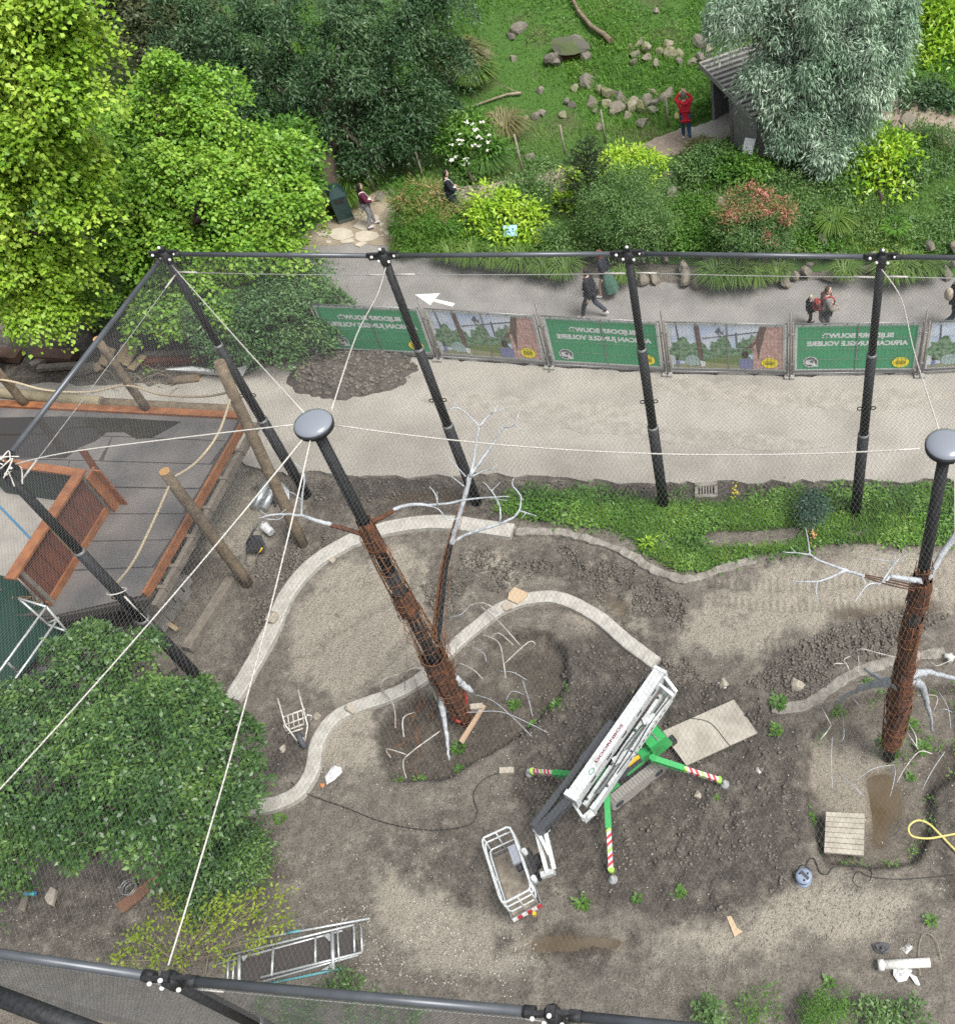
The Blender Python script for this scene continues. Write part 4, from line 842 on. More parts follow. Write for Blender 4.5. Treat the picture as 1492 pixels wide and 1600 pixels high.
kerb([(375, 1266), (430, 1259), (470, 1238), (490, 1205), (500, 1160), (525, 1125), (560, 1107), (620, 1086), (660, 1062), (700, 1022), (740, 987), (790, 951), (850, 936), (890, 943), (940, 971), (980, 1006), (1026, 1041)], .31, KERB, 'winding pale concrete kerb passing behind the left steel tree', seed=3)
kerb([(1205, 1110), (1262, 1103), (1310, 1068), (1370, 1042), (1420, 1029), (1475, 1022)], .24, KERBR, 'muddy kerb curving behind the right steel tree', .09, .1, 4)

# ================================================================== wooden deck
ZD = 2.2
ORW = M('orange_timber', (.31, .125, .05), .65, col2=(.20, .075, .032), ns=4, bump=.3, bs=30); BRW = M('brown_panel', (.145, .05, .03), .75, col2=(.095, .04, .028), ns=3, bump=.35, bs=22, detail=8)
LOGM = M('weathered_log', (.20, .155, .105), .9, col2=(.12, .092, .062), ns=7, bump=.7, bs=25); CUT = M('cut_wood', (.42, .24, .10), .8); GTIM = M('grey_timber', (.21, .185, .15), .9, col2=(.14, .12, .1), ns=6, bump=.4, bs=25); ROOFS = M('bitumen', (.095, .093, .094), .6, col2=(.17, .155, .145), ns=.9, bump=.35, bs=25, detail=9, mixlo=.38, mixhi=.68)
PALEW = M('pale_plank', (.42, .32, .20), .8, col2=(.33, .25, .15), ns=8)
fr = at(383, 655, ZD); nr_ = at(225, 930, ZD); nl = at(85, 962, ZD); fl = at(-150, 628, ZD)
dk = E('wooden_deck', Vector((nr_.x, nr_.y, 0)), 'raised deck covered in grey roofing felt with an orange timber edge', 'deck')
def redge(t): return fr.lerp(nr_, t)
leftb = at(-200, 960, ZD)
mb = MB(); mb.prism([(p.x, p.y) for p in (fr, nr_, nl, leftb, fl)], ZD-.16, ZD-.004); O('deck_slab', mb, M('dark_timber', (.055, .05, .045), .85), dk)
for i in range(7):
    t0, t1 = i/7+.003, (i+1)/7-.003; A = fl.lerp(leftb, t0); B = fl.lerp(leftb, t1); R0, R1 = redge(t0), redge(t1)
    if i == 6: R1 = redge(1)
    for s0, s1, dz in ((0.02, .55+.1*(i % 2), 0), (.553+.1*(i % 2), .985, .002)):
        mb = MB(); a, b_, c, d = A.lerp(R0, s0), A.lerp(R0, s1), B.lerp(R1, s1-.012*(i % 2)), B.lerp(R1, s0)
        if i == 6: c = R1.lerp(nl, .02) if s1 > .9 else nl.lerp(leftb, .3); d = nl if s1 > .9 else leftb
        zt = ZD+.012+.006*(i % 3)+dz; mb.prism([(p.x, p.y) for p in (a, b_, c, d)], ZD-.002, zt); O('felt_sheet', mb, ROOFS, dk)
out = (Vector((.985, -.17, 0)))
O('edge_board', MB().beam(fr+out*.03+Vector((0, 0, -.02)), nr_+out*.03+Vector((0, 0, -.02)), .06, .24), ORW, dk)
O('edge_board', MB().beam(fl+Vector((0, .06, .04)), fr+Vector((0.03, .06, .04)), .2, .1), ORW, dk)
O('support_beam', MB().beam(fr+out*.16+Vector((0, .1, -.3)), nr_+out*.16+Vector((0, -.1, -.3)), .12, .2), GTIM, dk)
for t in (.16, .33, .5, .66, .82, .93): c = redge(t); O('joist_end', MB().beam(c+Vector((-.1, 0, -.24)), c+out*.26+Vector((0, 0, -.24)), .08, .14), GTIM, dk)
O('front_beam', MB().beam(nl+Vector((-.3, -.05, -.14)), nr_+Vector((.1, -.05, -.14)), .08, .22), M('dark_timber', (.055, .05, .045), .85), dk)
wt = [(-60, 655), (100, 652), (200, 655), (283, 660), (262, 672), (240, 684), (215, 687), (195, 676), (168, 676), (150, 690), (125, 700), (104, 716), (20, 716), (-60, 712)]
mb = MB(); mb.prism([tuple(at(u, v, ZD))[:2] for u, v in wt], ZD+.02, ZD+.034); O('rain_puddle', mb, M('deck_water', (.035, .032, .03), .05, spec=.7), dk)
for (u, v, r) in ((215, 765, .35), (160, 850, .5), (180, 840, .3)):
    pass
# parapet of boards
pf = at(172, 795, ZD); pn = at(78, 948, ZD); ZT = 3.5
pw = E('parapet_wall', pf, 'orange framed parapet with dark brown board panels on the deck', 'wall')
d_ = (pn-pf).normalized(); tf = Vector((pf.x, pf.y, ZT)); tn = Vector((pn.x, pn.y, ZT)); nrm = Vector((d_.y, -d_.x, 0))
if nrm.x < 0: nrm = -nrm
O('top_rail', MB().beam(tf-d_*.1, tn+d_*.15, .24, .06), ORW, pw); O('bottom_rail', MB().beam(pf+Vector((0, 0, .1))+nrm*.045, pn+Vector((0, 0, .1))+nrm*.045, .05, .18), ORW, pw)
L_ = (pn-pf).length
for k in range(2):
    for j in range(4):
        a = pf+d_*(L_*(k/2+j/8)+.01); b_ = pf+d_*(L_*(k/2+(j+1)/8)-.003); O('wall_board', MB().beam(Vector((a.x, a.y, ZD+.7)), Vector((b_.x, b_.y, ZD+.7)), .04+.004*(j % 2), 1.18), BRW, pw)
for t, mt in ((.02, GTIM), (.5, ORW), (.53, PALEW), (.97, GTIM)): c = pf+d_*(L_*t)+nrm*.06; O('wall_post', MB().beam(Vector((c.x, c.y, ZD+.02)), Vector((c.x, c.y, ZT-.03)), .09, .07, tuple(nrm)), mt, pw)
c = pf+nrm*.18-d_*.08; O('channel_post', MB().box((c.x, c.y, ZD+.62), (.05, .34, 1.24), math.atan2(d_.y, d_.x)+1.57).box((c.x+.12, c.y+.06, ZD+.62), (.2, .04, 1.24), math.atan2(d_.y, d_.x)+1.57), ORW, pw)
O('return_rail', MB().beam(tf+Vector((0, 0, .002)), at(-40, 716, ZT), .2, .06), ORW, pw)
bk = at(-40, 716, ZT); O('green_board', MB().beam(Vector((tf.x, tf.y, ZD+.6)), Vector((bk.x, bk.y, ZD+.6)), .05, 1.15), M('dark_green_board', (.03, .045, .04), .7), pw)
O('loose_plank', MB().beam(at(173, 790, ZD+.02)+Vector((.12, .1, 0)), at(118, 708, ZD+1.5)+Vector((.12, .1, 0)), .15, .04), BRW, label='brown plank standing upright against the parapet corner', cat='plank')
mb = MB(); mb.prism([(p.x, p.y) for p in (tf+d_*.1-nrm*.15, tn-nrm*.15, at(-120, 905, ZD), at(-120, 735, ZD))], ZD+.03, ZD+.06); O('boarded_floor', mb, M('grey_boards', (.24, .225, .2), .85, col2=(.3, .285, .255), ns=2, bump=.3, bs=18), dk)
O('blue_strap', MB().tube(catmull([at(-15, 776, 3.75), at(20, 812, 3.6), at(45, 838, ZT+.06), at(58, 852, 3.2), at(64, 862, 3.0)], 5), [.025, .03], 6), M('blue_webbing', (.04, .15, .27), .8), label='blue webbing strap hanging over the orange parapet', cat='strap')
# logs round the deck
def zrow(b, v):
    best = min(np.linspace(b.z, b.z+8, 400), key=lambda q_: abs((lambda c: PY+F*c[1]/c[2])(RC.T@np.array([b.x, b.y, q_-H]))-v)); return float(best)
def logpost(A, T, r, label, cutm=CUT):
    e = E('log_post', A, label, 'log post', 'log posts round the deck'); P_ = [A.lerp(T, i/6)+Vector((RND.uniform(-.012, .012), RND.uniform(-.012, .012), 0)) for i in range(7)]
    O('log', MB().tube(P_, [r*1.08, r*.95], 12), LOGM, e); d = (T-A).normalized(); O('cut_end', MB().tube([T, T+d*.015], r*.9, 12), cutm, e); return e
LA0, LA1 = at(473, 852), at(343, 566, 5.4); logpost(LA0-Vector((0, 0, .2)), LA1, .13, 'long leaning grey log just left of the corner pole', LOGM)
LB = at(388, 912); zb = zrow(LB, 737); LB1 = Vector((LB.x, LB.y, zb)); logpost(LB-Vector((0, 0, .2)), LB1, .125, 'log post with a fresh orange cut top beside the deck')
LC = at(232, 642, ZD); LC1 = Vector((LC.x, LC.y, zrow(LC, 530))); logpost(LC, LC1, .1, 'brown log post on the far edge of the deck, right one')
LD = at(42, 634, ZD); LD1 = Vector((LD.x, LD.y, zrow(LD, 545))); logpost(LD, LD1, .1, 'brown log post on the far edge of the deck, at the left margin')
HROPE = M('hemp_rope', (.50, .42, .30), .85, col2=(.38, .31, .21), ns=50, bump=.6, bs=110)
zc_ = zrow(LC, 598); zd_ = zrow(LD, 588); pc = Vector((LC.x, LC.y-.1, zc_)); pdp = Vector((LD.x, LD.y-.1, zd_)); pa = LA0.lerp(LA1, .86)
rope('rope_rail', catmull([pdp+Vector((-2, .2, .1)), pdp, pdp.lerp(pc, .3)-Vector((0, 0, .3)), pdp.lerp(pc, .65)-Vector((0, 0, .3)), pc, pc.lerp(pa, .3)-Vector((0, 0, .25)), pc.lerp(pa, .7)-Vector((0, 0, .22)), pa], 6), .028, HROPE, 'thick pale rope sagging between the posts on the far deck edge', n=8)
rope('rope_rail', catmull([pa, pa.lerp(LB1, .35)-Vector((0, 0, .45)), pa.lerp(LB1, .7)-Vector((0, 0, .5)), LB1-Vector((0, 0, .25))], 7), .028, HROPE, 'thick pale rope from the leaning log to the cut log post', n=8)
b = PB['PL']; pe = Vector((b.x-.1, b.y+.1, 3.95))
rope('rope_rail', catmull([LB1-Vector((0, 0, .3)), LB1.lerp(pe, .3)-Vector((.2, 0, .55)), LB1.lerp(pe, .65)-Vector((.25, 0, .55)), pe], 7), .028, HROPE, 'thick pale rope from the cut log post to the deck-side black pole', n=8)
for a, b_, lab in (((-60, 608), (160, 628), 'pale barked log lying behind the deck, left piece'), ((163, 630), (372, 642), 'grey weathered log lying behind the deck, right piece')):
    A, B = at(*a, .2), at(*b_, .2); O('lying_log', MB().tube([A.lerp(B, i/8)+Vector((0, 0, RND.uniform(-.015, .015))) for i in range(9)], [.15, .16], 12), M('pale_log', (.33, .29, .19), .9, col2=(.24, .2, .13), ns=4, bump=.5) if a[0] < 0 else LOGM, label=lab, cat='log')
# stones and timber under the deck
sw = E('stone_plinth', at(300, 935), 'plinth of pale stone blocks under the right edge of the deck', 'wall'); A = at(312, 922); B = at(268, 985); d2 = (B-A).normalized(); Ls = (B-A).length; stm = [M('block_stone', (.30, .285, .26), .9, col2=(.2, .19, .175), ns=6, bump=.5, bs=25), M('block_stone_b', (.24, .225, .205), .9, col2=(.17, .16, .145), ns=6, bump=.5, bs=25)]
for r in range(5):
    x = -.15*(r % 2)
    while x < Ls:
        wd = RND.uniform(.26, .42); c = A+d2*(x+wd/2)+Vector((RND.uniform(-.03, .02)-.25, 0, .14+r*.25)); O('stone', MB().box(c, (wd-.025, .3, .225), math.atan2(d2.y, d2.x)+RND.uniform(-.03, .03)), stm[RND.random() < .4], sw); x += wd
def board(px, z, th, mt, name, label, cat, group=None, parent=None):
    """loose flat piece from its corner places; z one height or one for each corner"""
    zs = z if isinstance(z, (list, tuple)) else [z]*len(px); P_ = [at(u, v, q_) for (u, v), q_ in zip(px, zs)]
    n = len(P_); ar = sum(P_[i].x*P_[(i+1) % n].y-P_[(i+1) % n].x*P_[i].y for i in range(n))
    if ar < 0: P_.reverse()
    v = [p-Vector((0, 0, th)) for p in P_]+P_; f = [list(reversed(range(n))), [n+i for i in range(n)]]+[(i, (i+1) % n, n+(i+1) % n, n+i) for i in range(n)]
    return O(name, MB().add(v, f), mt, parent, label, cat, group)
O('timber_beam', MB().beam(at(293, 1015, .12), at(363, 905, .12), .24, .2), GTIM, label='long grey timber lying on the ground beside the deck-side pole', cat='timber')
O('timber_beam', MB().beam(at(235, 1092, .12), at(330, 1072, .12), .1, .22), GTIM, label='grey edging board at the foot of the deck-side pole', cat='timber')
O('timber_beam', MB().beam(at(225, 985, .3), at(268, 1050, .1), .3, .1), GTIM, label='wide grey board sloping under the near deck corner', cat='timber')
O('wood_offcut', MB().beam(at(263, 974, .1), at(277, 984, .1), .1, .06), PALEW, label='short pale wood offcut on the soil under the deck', cat='offcut')
gt = board([(-120, 870), (28, 905), (98, 985), (40, 1045), (-60, 1150), (-120, 1150)], [2.7, 2.6, 1.9, 1.6, 1.2, 1.6], .06, M('green_tarpaulin', (.008, .034, .025), .75, bump=.5, bs=3, spec=.2), 'green_tarpaulin', 'dark green tarpaulin strewn with dry vines below the parapet', 'tarpaulin')
rr = random.Random(2)
for k in range(16):
    u0, v0 = rr.uniform(-10, 85), rr.uniform(915, 1040); l = [(u0, v0)]
    for _ in range(4): l.append((l[-1][0]+rr.uniform(-25, 12), l[-1][1]+rr.uniform(-12, 26)))
    O('vine', MB().tube(catmull([at(u, v, 2.75-.012*max(0, v-905)+.0*u) for u, v in l], 3), .012, 5), M('dry_vine', (.22, .135, .06), .9), gt)
rl_ = E('pipe_railing', at(70, 960, ZD), 'light metal pipe railing in front of the green tarpaulin', 'railing')
for a, b_ in (((-30, 1090, 3.0), (73, 948, 3.0)), ((0, 1095, 2.4), (92, 966, 2.4)), ((30, 935, 3.0), (73, 948, 3.0)), ((30, 935, 3.0), (76, 976, 2.3)), ((73, 948, 3.0), (125, 1010, 1.6)), ((76, 976, 2.3), (120, 992, 2.0)), ((10, 1033, 3.0), (28, 1050, 2.45)), ((92, 966, 2.4), (73, 975, 2.2))):
    O('pipe', MB().tube([at(*a), at(*b_)], .024, 8), M('bright_pipe', (.55, .57, .56), .4, .4), rl_)
board([(36, 1060), (100, 990), (130, 1010), (60, 1080)], 1.2, .05, ROOFS, 'grey_sheet', 'grey felt sheet beyond the pipe railing', 'sheet')
# timber heap behind the deck
for k, (q, zz2) in enumerate([([(181, 564), (190, 537), (203, 540), (193, 567)], [.2, .6, .6, .2]), ([(190, 569), (206, 544), (214, 545), (200, 572)], [.2, .55, .55, .2]), ([(199, 575), (220, 553), (228, 556), (208, 578)], [.15, .45, .45, .15]), ([(152, 568), (167, 541), (180, 545), (165, 571)], [.2, .55, .55, .2]), ([(140, 572), (152, 566), (160, 574), (150, 580)], [.15, .25, .25, .15])]):
    board(q, zz2, .05, PALEW, 'pale_board', ['second', 'third', 'rightmost', 'leftmost long', 'lowest short'][k]+' pale sawn board leaning on the timber heap behind the deck', 'board', 'pale boards on the timber heap')
RBW = M('old_brown', (.13, .075, .052), .85, col2=(.09, .055, .04), ns=4)
for k, (a, b_, w_, h_, mt, lab) in enumerate([((-20, 553), (32, 556), .4, .22, RBW, 'reddish stacked timber at the left margin'), ((54, 553), (118, 557), .4, .2, RBW, 'reddish brown timber stack left of the pale boards'), ((228, 556), (400, 548), .18, .2, GTIM, 'long grey beam at the back of the timber heap'), ((225, 566), (330, 560), .22, .15, BRW, 'dark brown beam in front of the long grey beam'), ((395, 552), (460, 563), .16, .18, GTIM, 'grey beam end beside the dark bush'), ((60, 575), (135, 570), .2, .12, GTIM, 'thin grey timber in front of the reddish stack'), ((120, 580), (150, 572), .3, .15, GTIM, 'short grey offcut in front of the pale boards'), ((50, 572), (70, 560), .25, .12, GTIM, 'grey board end beside the reddish stack'), ((385, 550), (415, 574), .1, .1, GTIM, 'thin post leaning on the timber heap')]):
    A = at(*a, h_/2+.05); B = at(*b_, h_/2+.05); O('heap_timber', MB().beam(A, B, w_, h_), mt, label=lab, cat='timber')
board([(258, 576), (300, 572), (352, 580), (388, 570), (378, 587), (340, 585), (262, 578)], [.5, .55, .45, .45, .2, .25, .35], .04, M('white_board', (.62, .64, .64), .6, col2=(.45, .46, .46), ns=3), 'white_board', 'white sheet of board lying by the timber heap', 'board')
O('short_log', MB().tube([at(265, 596, .12), at(311, 590, .14)], .13, 12).tube([at(311, 590, .14), at(311.6, 589.9, .14)], .12, 12, m=1), [LOGM, CUT], label='short cut log lying beside the white board', cat='log')
rr = random.Random(6); tb = E('brushwood', at(225, 590), 'loose pile of dry twigs between the timber heap and the log', 'twigs')
for k in range(26):
    p = at(rr.uniform(165, 290), rr.uniform(572, 606), .05); a = rr.uniform(0, 6.28); l_ = rr.uniform(.3, .8); O('twig', MB().tube(catmull([p, p+Vector((l_*.5*math.cos(a), l_*.5*math.sin(a), rr.uniform(.05, .25))), p+Vector((l_*math.cos(a+.4), l_*math.sin(a+.4), rr.uniform(.02, .3)))], 3), [.012, .005], 4), M('dry_twig', (.26, .22, .16), .9), tb)

# ================================================================== spider lift
GP = M('lift_green', (.03, .33, .085), .4, coat=.3, col2=(.05, .20, .06), ns=5, mixlo=.5, mixhi=.8, detail=10); WP = M('lift_white', (.52, .55, .56), .4, coat=.2, col2=(.36, .36, .34), ns=5, mixlo=.5, mixhi=.8, detail=10); DK = M('lift_black', (.018, .018, .02), .5); DG = M('lift_darkgrey', (.05, .055, .062), .45); RUB = M('rubber', (.27, .255, .235), .9, bump=.4, bs=50); YP = M('lift_yellow', (.65, .42, .02), .45); RP = M('lift_red', (.48, .03, .04), .5); LIME = M('lift_lime', (.32, .55, .08), .45); GP2 = M('pad_grey', (.30, .31, .32), .7)
A = at(960, 1262); B = at(1033, 1205); ex = (B-A).normalized(); ey = Vector((-ex.y, ex.x, 0)); OC = (A+B)/2+ey*.38
lf = E('spider_lift', Vector((OC.x, OC.y, 0)), 'green and white tracked spider lift with its boom folded, standing in the mud', 'spider lift')
def Lp(x, y, z_): return OC+ex*x+ey*y+Vector((0, 0, z_))
RL = Matrix((ex, ey, Vector((0, 0, 1)))).transposed()
for s in (-1, 1):
    n = 12; prof = [(.5+.19*math.cos(t), .21+.19*math.sin(t)) for t in [-math.pi/2+i*math.pi/n for i in range(n+1)]]+[(-.5+.19*math.cos(t), .21+.19*math.sin(t)) for t in [math.pi/2+i*math.pi/n for i in range(n+1)]]
    m_ = len(prof); v = [Lp(x, s*.36+o_, z_) for o_ in (-.1, .1) for x, z_ in prof]
    tk = O('track', MB().add(v, [list(range(m_)), [m_+i for i in reversed(range(m_))]]+[(i, m_+i, m_+(i+1) % m_, (i+1) % m_) for i in range(m_)]), RUB, lf)
    mb = MB()
    for i in range(18): mb.box(Lp(-.55+i*.065, s*.36, .405), (.03, .2, .02), RL)
    O('track_lugs', mb, RUB, tk, kind='stuff')
    for x in (-.5, .5): O('sprocket', MB().tube([Lp(x, s*.36-.11, .21), Lp(x, s*.36+.11, .21)], .1, 12), DG, tk)
bevel = lambda c, d, R, mt, nm, par=lf: O(nm, MB().box(c, d, R), mt, par)
bevel(Lp(0, 0, .48), (1.25, .5, .26), RL, DK, 'chassis')
v = [(-.1, -.26, .6), (.62, -.26, .6), (.62, -.05, .6), (-.1, -.05, .6), (-.05, -.24, .78), (.55, -.24, .82), (.55, -.06, .82), (-.05, -.06, .78)]
def hexa(v, mt, nm): return O(nm, MB().add([Lp(*p) for p in v], [(3, 2, 1, 0), (4, 5, 6, 7), (0, 1, 5, 4), (1, 2, 6, 5), (2, 3, 7, 6), (3, 0, 4, 7)]), mt, lf)
hexa(v, GP, 'side_cover')
hexa([(-.72, -.3, .55), (-.32, -.3, .55), (-.32, .2, .55), (-.72, .2, .55), (-.68, -.26, .86), (-.36, -.26, .9), (-.36, .16, .9), (-.68, .16, .86)], GP, 'rear_cover')
hexa([(.55, -.32, .58), (1.05, -.30, .58), (1.05, .32, .58), (.5, .32, .58), (.52, -.28, 1.08), (.92, -.26, 1.02), (.92, .28, 1.02), (.5, .28, 1.08)], GP, 'engine_hood')
bevel(Lp(.74, .0, 1.065), (.03, .5, .02), RL, GALV, 'hood_strip'); bevel(Lp(1.08, -.22, .55), (.12, .16, .16), RL, DK, 'bumper')
bevel(Lp(.02, -.1, .78), (.55, .3, .3), RL, DG, 'control_block'); bevel(Lp(.12, -.22, .95), (.3, .07, .05), RL, YP, 'yellow_tank'); bevel(Lp(-.2, -.12, .945), (.14, .12, .04), RL, YP, 'yellow_box')
for x, y in ((.16, .0), (-.3, -.2), (.38, -.05)): bevel(Lp(x, y, .945), (.1, .1, .012), RL, WHT, 'sticker')
for k in range(7):
    p = Lp(-.15+k*.07, .02, .95); O('hose', MB().tube(catmull([p, p+Vector((.03, .05, .12)), p+ex*.1+Vector((0, .08, .02))], 4), .012, 5), DK, lf)
O('turret', MB().tube([Lp(.0, .12, .6), Lp(.0, .12, 1.25)], .2, 16), DK, lf)
# folded boom
m0, m1 = at(893, 1250, 2.0), at(1032, 1051, 2.0); bd = (m1-m0).normalized(); sd = bd.cross(Vector((0, 0, 1))).normalized()
bm_ = O('main_boom', MB().beam(m0, m1, .24, .27), WP, lf); O('boom_collar', MB().beam(m0-bd*.02, m0+bd*.09, .29, .32), WP, bm_); O('boom_collar', MB().beam(m1-bd*.04, m1+bd*.03, .28, .31), WP, bm_)
tx = textmesh('DOORNBOS', .118, bold=.004); tx.materials.append(M('print_maroon', (.16, .02, .035), .6)); o = link('lettering', tx, bm_, True)
tc_ = at(951, 1165, 2.0)+sd*.03; tc_.z = 2.139
R4 = Matrix((bd, Vector((0, 0, 1)).cross(bd), Vector((0, 0, 1)))).transposed().to_4x4(); o.matrix_basis = Matrix.Translation(tc_)@R4@Matrix.Diagonal((1.35, .62, 1, 1))
lg = at(922, 1204, 2.139)+sd*.03; O('logo_ring', MB().tube([lg+bd*.07*math.cos(t)+sd*.04*math.sin(t) for t in [i*math.pi/8 for i in range(16)]], .007, 5, closed=True), M('logo_green', (.08, .3, .2), .6), bm_)
# groove lines on the side of the boom
for k, dz in enumerate((.07, -.02, -.09)): O('side_groove', MB().beam(m0+sd*.122+Vector((0, 0, dz)), m1+sd*.122+Vector((0, 0, dz)), .01, .012), GALV, bm_)
i0 = at(840, 1301, 1.75); O('inner_boom', MB().beam(i0, m0+bd*.2-Vector((0, 0, .03)), .16, .18), DG, lf); O('extension_rod', MB().tube([at(852, 1300, 1.7), at(888, 1252, 1.85)], .035, 8), DK, lf)
c0, c1 = at(833, 1292, 1.78), at(958, 1129, 1.85); O('cable_chain', MB().beam(c0, c0.lerp(c1, .6), .12, .12).beam(c0.lerp(c1, .6), c1, .16, .14), DG, lf); O('cable_tube', MB().tube([c1-bd*.1, c1+bd*1.1], .03, 8), DK, lf)
l0, l1 = at(924, 1266, 1.5), at(1046, 1090, 1.55); O('lower_arm', MB().beam(l0+sd*.02, l1+sd*.02, .09, .2), WP, lf); O('lower_arm', MB().beam(l0-sd*.16, l1-sd*.16, .07, .16), WP, lf)
a2 = at(985, 1170, 1.7); O('lift_cylinder', MB().tube([l0.lerp(l1, .12)-sd*.05, l0.lerp(l1, .62)-sd*.05], .055, 10).tube([l0.lerp(l1, .62)-sd*.05, l0.lerp(l1, .9)-sd*.05], .035, 8), WP, lf)
O('knuckle_plate', MB().beam(l0.lerp(l1, .36)-sd*.16+Vector((0, 0, .1)), l0.lerp(l1, .5)+sd*.05+Vector((0, 0, .1)), .16, .04), WP, lf); O('knuckle_plate', MB().beam(l0.lerp(l1, .72)-sd*.12+Vector((0, 0, .13)), l0.lerp(l1, .8)+sd*.03+Vector((0, 0, .13)), .16, .04), WP, lf)
for k, (s0, s1, o_) in enumerate(((.05, .95, -.02), (.1, .7, -.1), (.3, .98, .045))):
    a, b_ = l0.lerp(l1, s0)+sd*o_+Vector((0, 0, .12)), l0.lerp(l1, s1)+sd*o_+Vector((0, 0, .12)); O('hydraulic_hose', MB().tube(catmull([a, a.lerp(b_, .3)+sd*.03+Vector((0, 0, .05)), a.lerp(b_, .65)-sd*.02+Vector((0, 0, .03)), b_], 5), .011, 5), DK, lf)
for k in range(7):
    q_ = l0.lerp(l1, .04+k*.15)+sd*(.02 if k % 2 else -.16)+Vector((0, 0, .102)); O('pin_bolt', MB().lathe(q_, [(.028, 0), (.028, .018), (.012, .022)], 8), DG, lf)
for k in range(5): O('side_slot', MB().beam(m0.lerp(m1, .15+k*.17)+sd*.124+Vector((0, 0, .03)), m0.lerp(m1, .2+k*.17)+sd*.124+Vector((0, 0, .03)), .006, .05), DK, lf)
O('boom_hose', MB().tube(catmull([m1-sd*.1+Vector((0, 0, .0)), m1-sd*.2-bd*.2+Vector((0, 0, .1)), m1-sd*.17-bd*.6, m1-sd*.15-bd*1.1-Vector((0, 0, .1))], 5), .014, 6), DK, lf)
mk = MB()
for k in range(9): q_ = l0.lerp(l1, .44+k*.055)+sd*.066; mk.beam(q_, q_+bd*.06, .005, .05)
O('worn_lettering', mk, DG, lf, kind='stuff')
el = at(1046, 1078, 1.7); O('elbow', MB().beam(m1+Vector((0, 0, -.1)), el+sd*.12, .06, .34).beam(m1-bd*.22+Vector((0, 0, -.1)), el-bd*.12+sd*.1, .05, .3).tube([el-sd*.12-bd*.05, el+sd*.14-bd*.05], .09, 10), WP, lf)
bb = at(912, 1281, 1.4); O('end_bracket', MB().beam(m0-Vector((0, 0, .1)), bb, .05, .05).beam(bb, at(930, 1265, 1.4), .06, .26).tube([bb-sd*.05, at(928, 1270, 1.45)], .06, 8), WP, lf)
def slant(p0, p1, w_, h_, sh):
    """a length of box arm whose two ends are cut on the slant, so neighbours make diagonal stripes"""
    d = (p1-p0).normalized(); x = d.cross(Vector((0, 0, 1))).normalized(); u = x.cross(d); v = []
    for p in (p0, p1):
        for a, b_ in ((-1, -1), (1, -1), (1, 1), (-1, 1)): v.append(p+x*a*w_/2+u*b_*h_/2+d*a*sh/2)
    return MB().add(v, [(3, 2, 1, 0), (4, 5, 6, 7), (0, 1, 5, 4), (1, 2, 6, 5), (2, 3, 7, 6), (3, 0, 4, 7)])
# outriggers
for h0, f0, lab in (((1020, 1186, .92), (1130, 1221, .25), 'R'), ((948, 1240, .9), (955, 1367, .25), 'F'), ((895, 1211, .9), (827, 1205, .25), 'L'), ((985, 1120, .9), (993, 1081, .25), 'B')):
    a, b_ = at(*h0), at(*f0); d = (b_-a).normalized(); Ln = (b_-a).length
    og = O('outrigger', MB().beam(a, a+d*Ln*.42, .115, .13).tube([a+Vector((0, 0, -.1)), a+Vector((0, 0, .1))], .065, 10), GP, lf)
    n = 12
    for i in range(n):
        s0, s1 = .42+.5*i/n, .42+.5*(i+1)/n; p0, p1 = a+d*Ln*s0, a+d*Ln*s1
        sk_ = d.cross(Vector((0, 0, 1))).normalized()*.0; O('warning_band', slant(p0, p1, .088, .1, .07), LIME if i in (0, 6) else (RP if i in (2, 4, 8, 10) else WP), og)
    O('foot_joint', MB().tube([b_-d*.1+Vector((0, 0, .06)), b_-d*.1-Vector((0, 0, .1))], .062, 10), LIME, og)
    pb = b_+d*.02; O('foot_pad', MB().lathe((pb.x, pb.y, yz(pb.x, pb.y)-.02), [(.095, 0), (.095, .05), (.08, .09), (.035, .12), (.035, .2)], 16), GP2, og)
# basket
bc = [at(751, 1311, 1.55), at(797, 1290, 1.55), at(831, 1388, 1.55), at(784, 1413, 1.55)]; cen = sum(bc, Vector())/4
def ringp(z_, k=1.0):
    P_ = []
    for i in range(4):
        p = bc[i]; q0 = bc[i-1]; q1 = bc[(i+1) % 4]
        for t in (0, .5, 1): P_.append((p+(q0-p)*.12*(1-t)**2+(q1-p)*.12*t*t))
    return [Vector((cen.x+(p.x-cen.x)*k, cen.y+(p.y-cen.y)*k, z_)) for p in P_]
bk = O('basket_rail', MB().tube(ringp(1.55), .022, 8, closed=True), WP, lf); O('middle_rail', MB().tube(ringp(1.3, 1.0), .018, 8, closed=True), WP, bk); O('lower_rail', MB().tube(ringp(.95, .97), .016, 8, closed=True), WP, bk)
for i in range(4):
    for t in (.08, .5): p = bc[i].lerp(bc[(i+1) % 4], t); O('upright', MB().tube([(p.x, p.y, .52), (p.x, p.y, 1.55)], .016, 6), WP, bk)
mb = MB(); mb.prism([(p.x, p.y) for p in [cen+(q_-cen)*.98 for q_ in bc]], .46, .52); bf = O('basket_floor', mb, M('worn_board', (.34, .30, .25), .9, col2=(.20, .17, .13), ns=7, detail=8), lf)
for i in range(4): p, q_ = bc[i], bc[(i+1) % 4]; O('kick_board', MB().beam(Vector((p.x, p.y, .6)), Vector((q_.x, q_.y, .6)), .02, .16), GALV, bf)
for i in range(6): p, q_ = bc[3], bc[2]; s0, s1 = i/6, (i+1)/6; a = p.lerp(q_, s0); b_ = p.lerp(q_, s1); off = (bc[3]-bc[0]).normalized()*.02; O('warning_band', MB().beam(Vector((a.x, a.y, .6))+off, Vector((b_.x, b_.y, .6))+off, .012, .15), RP if i % 2 else WHT, bf)
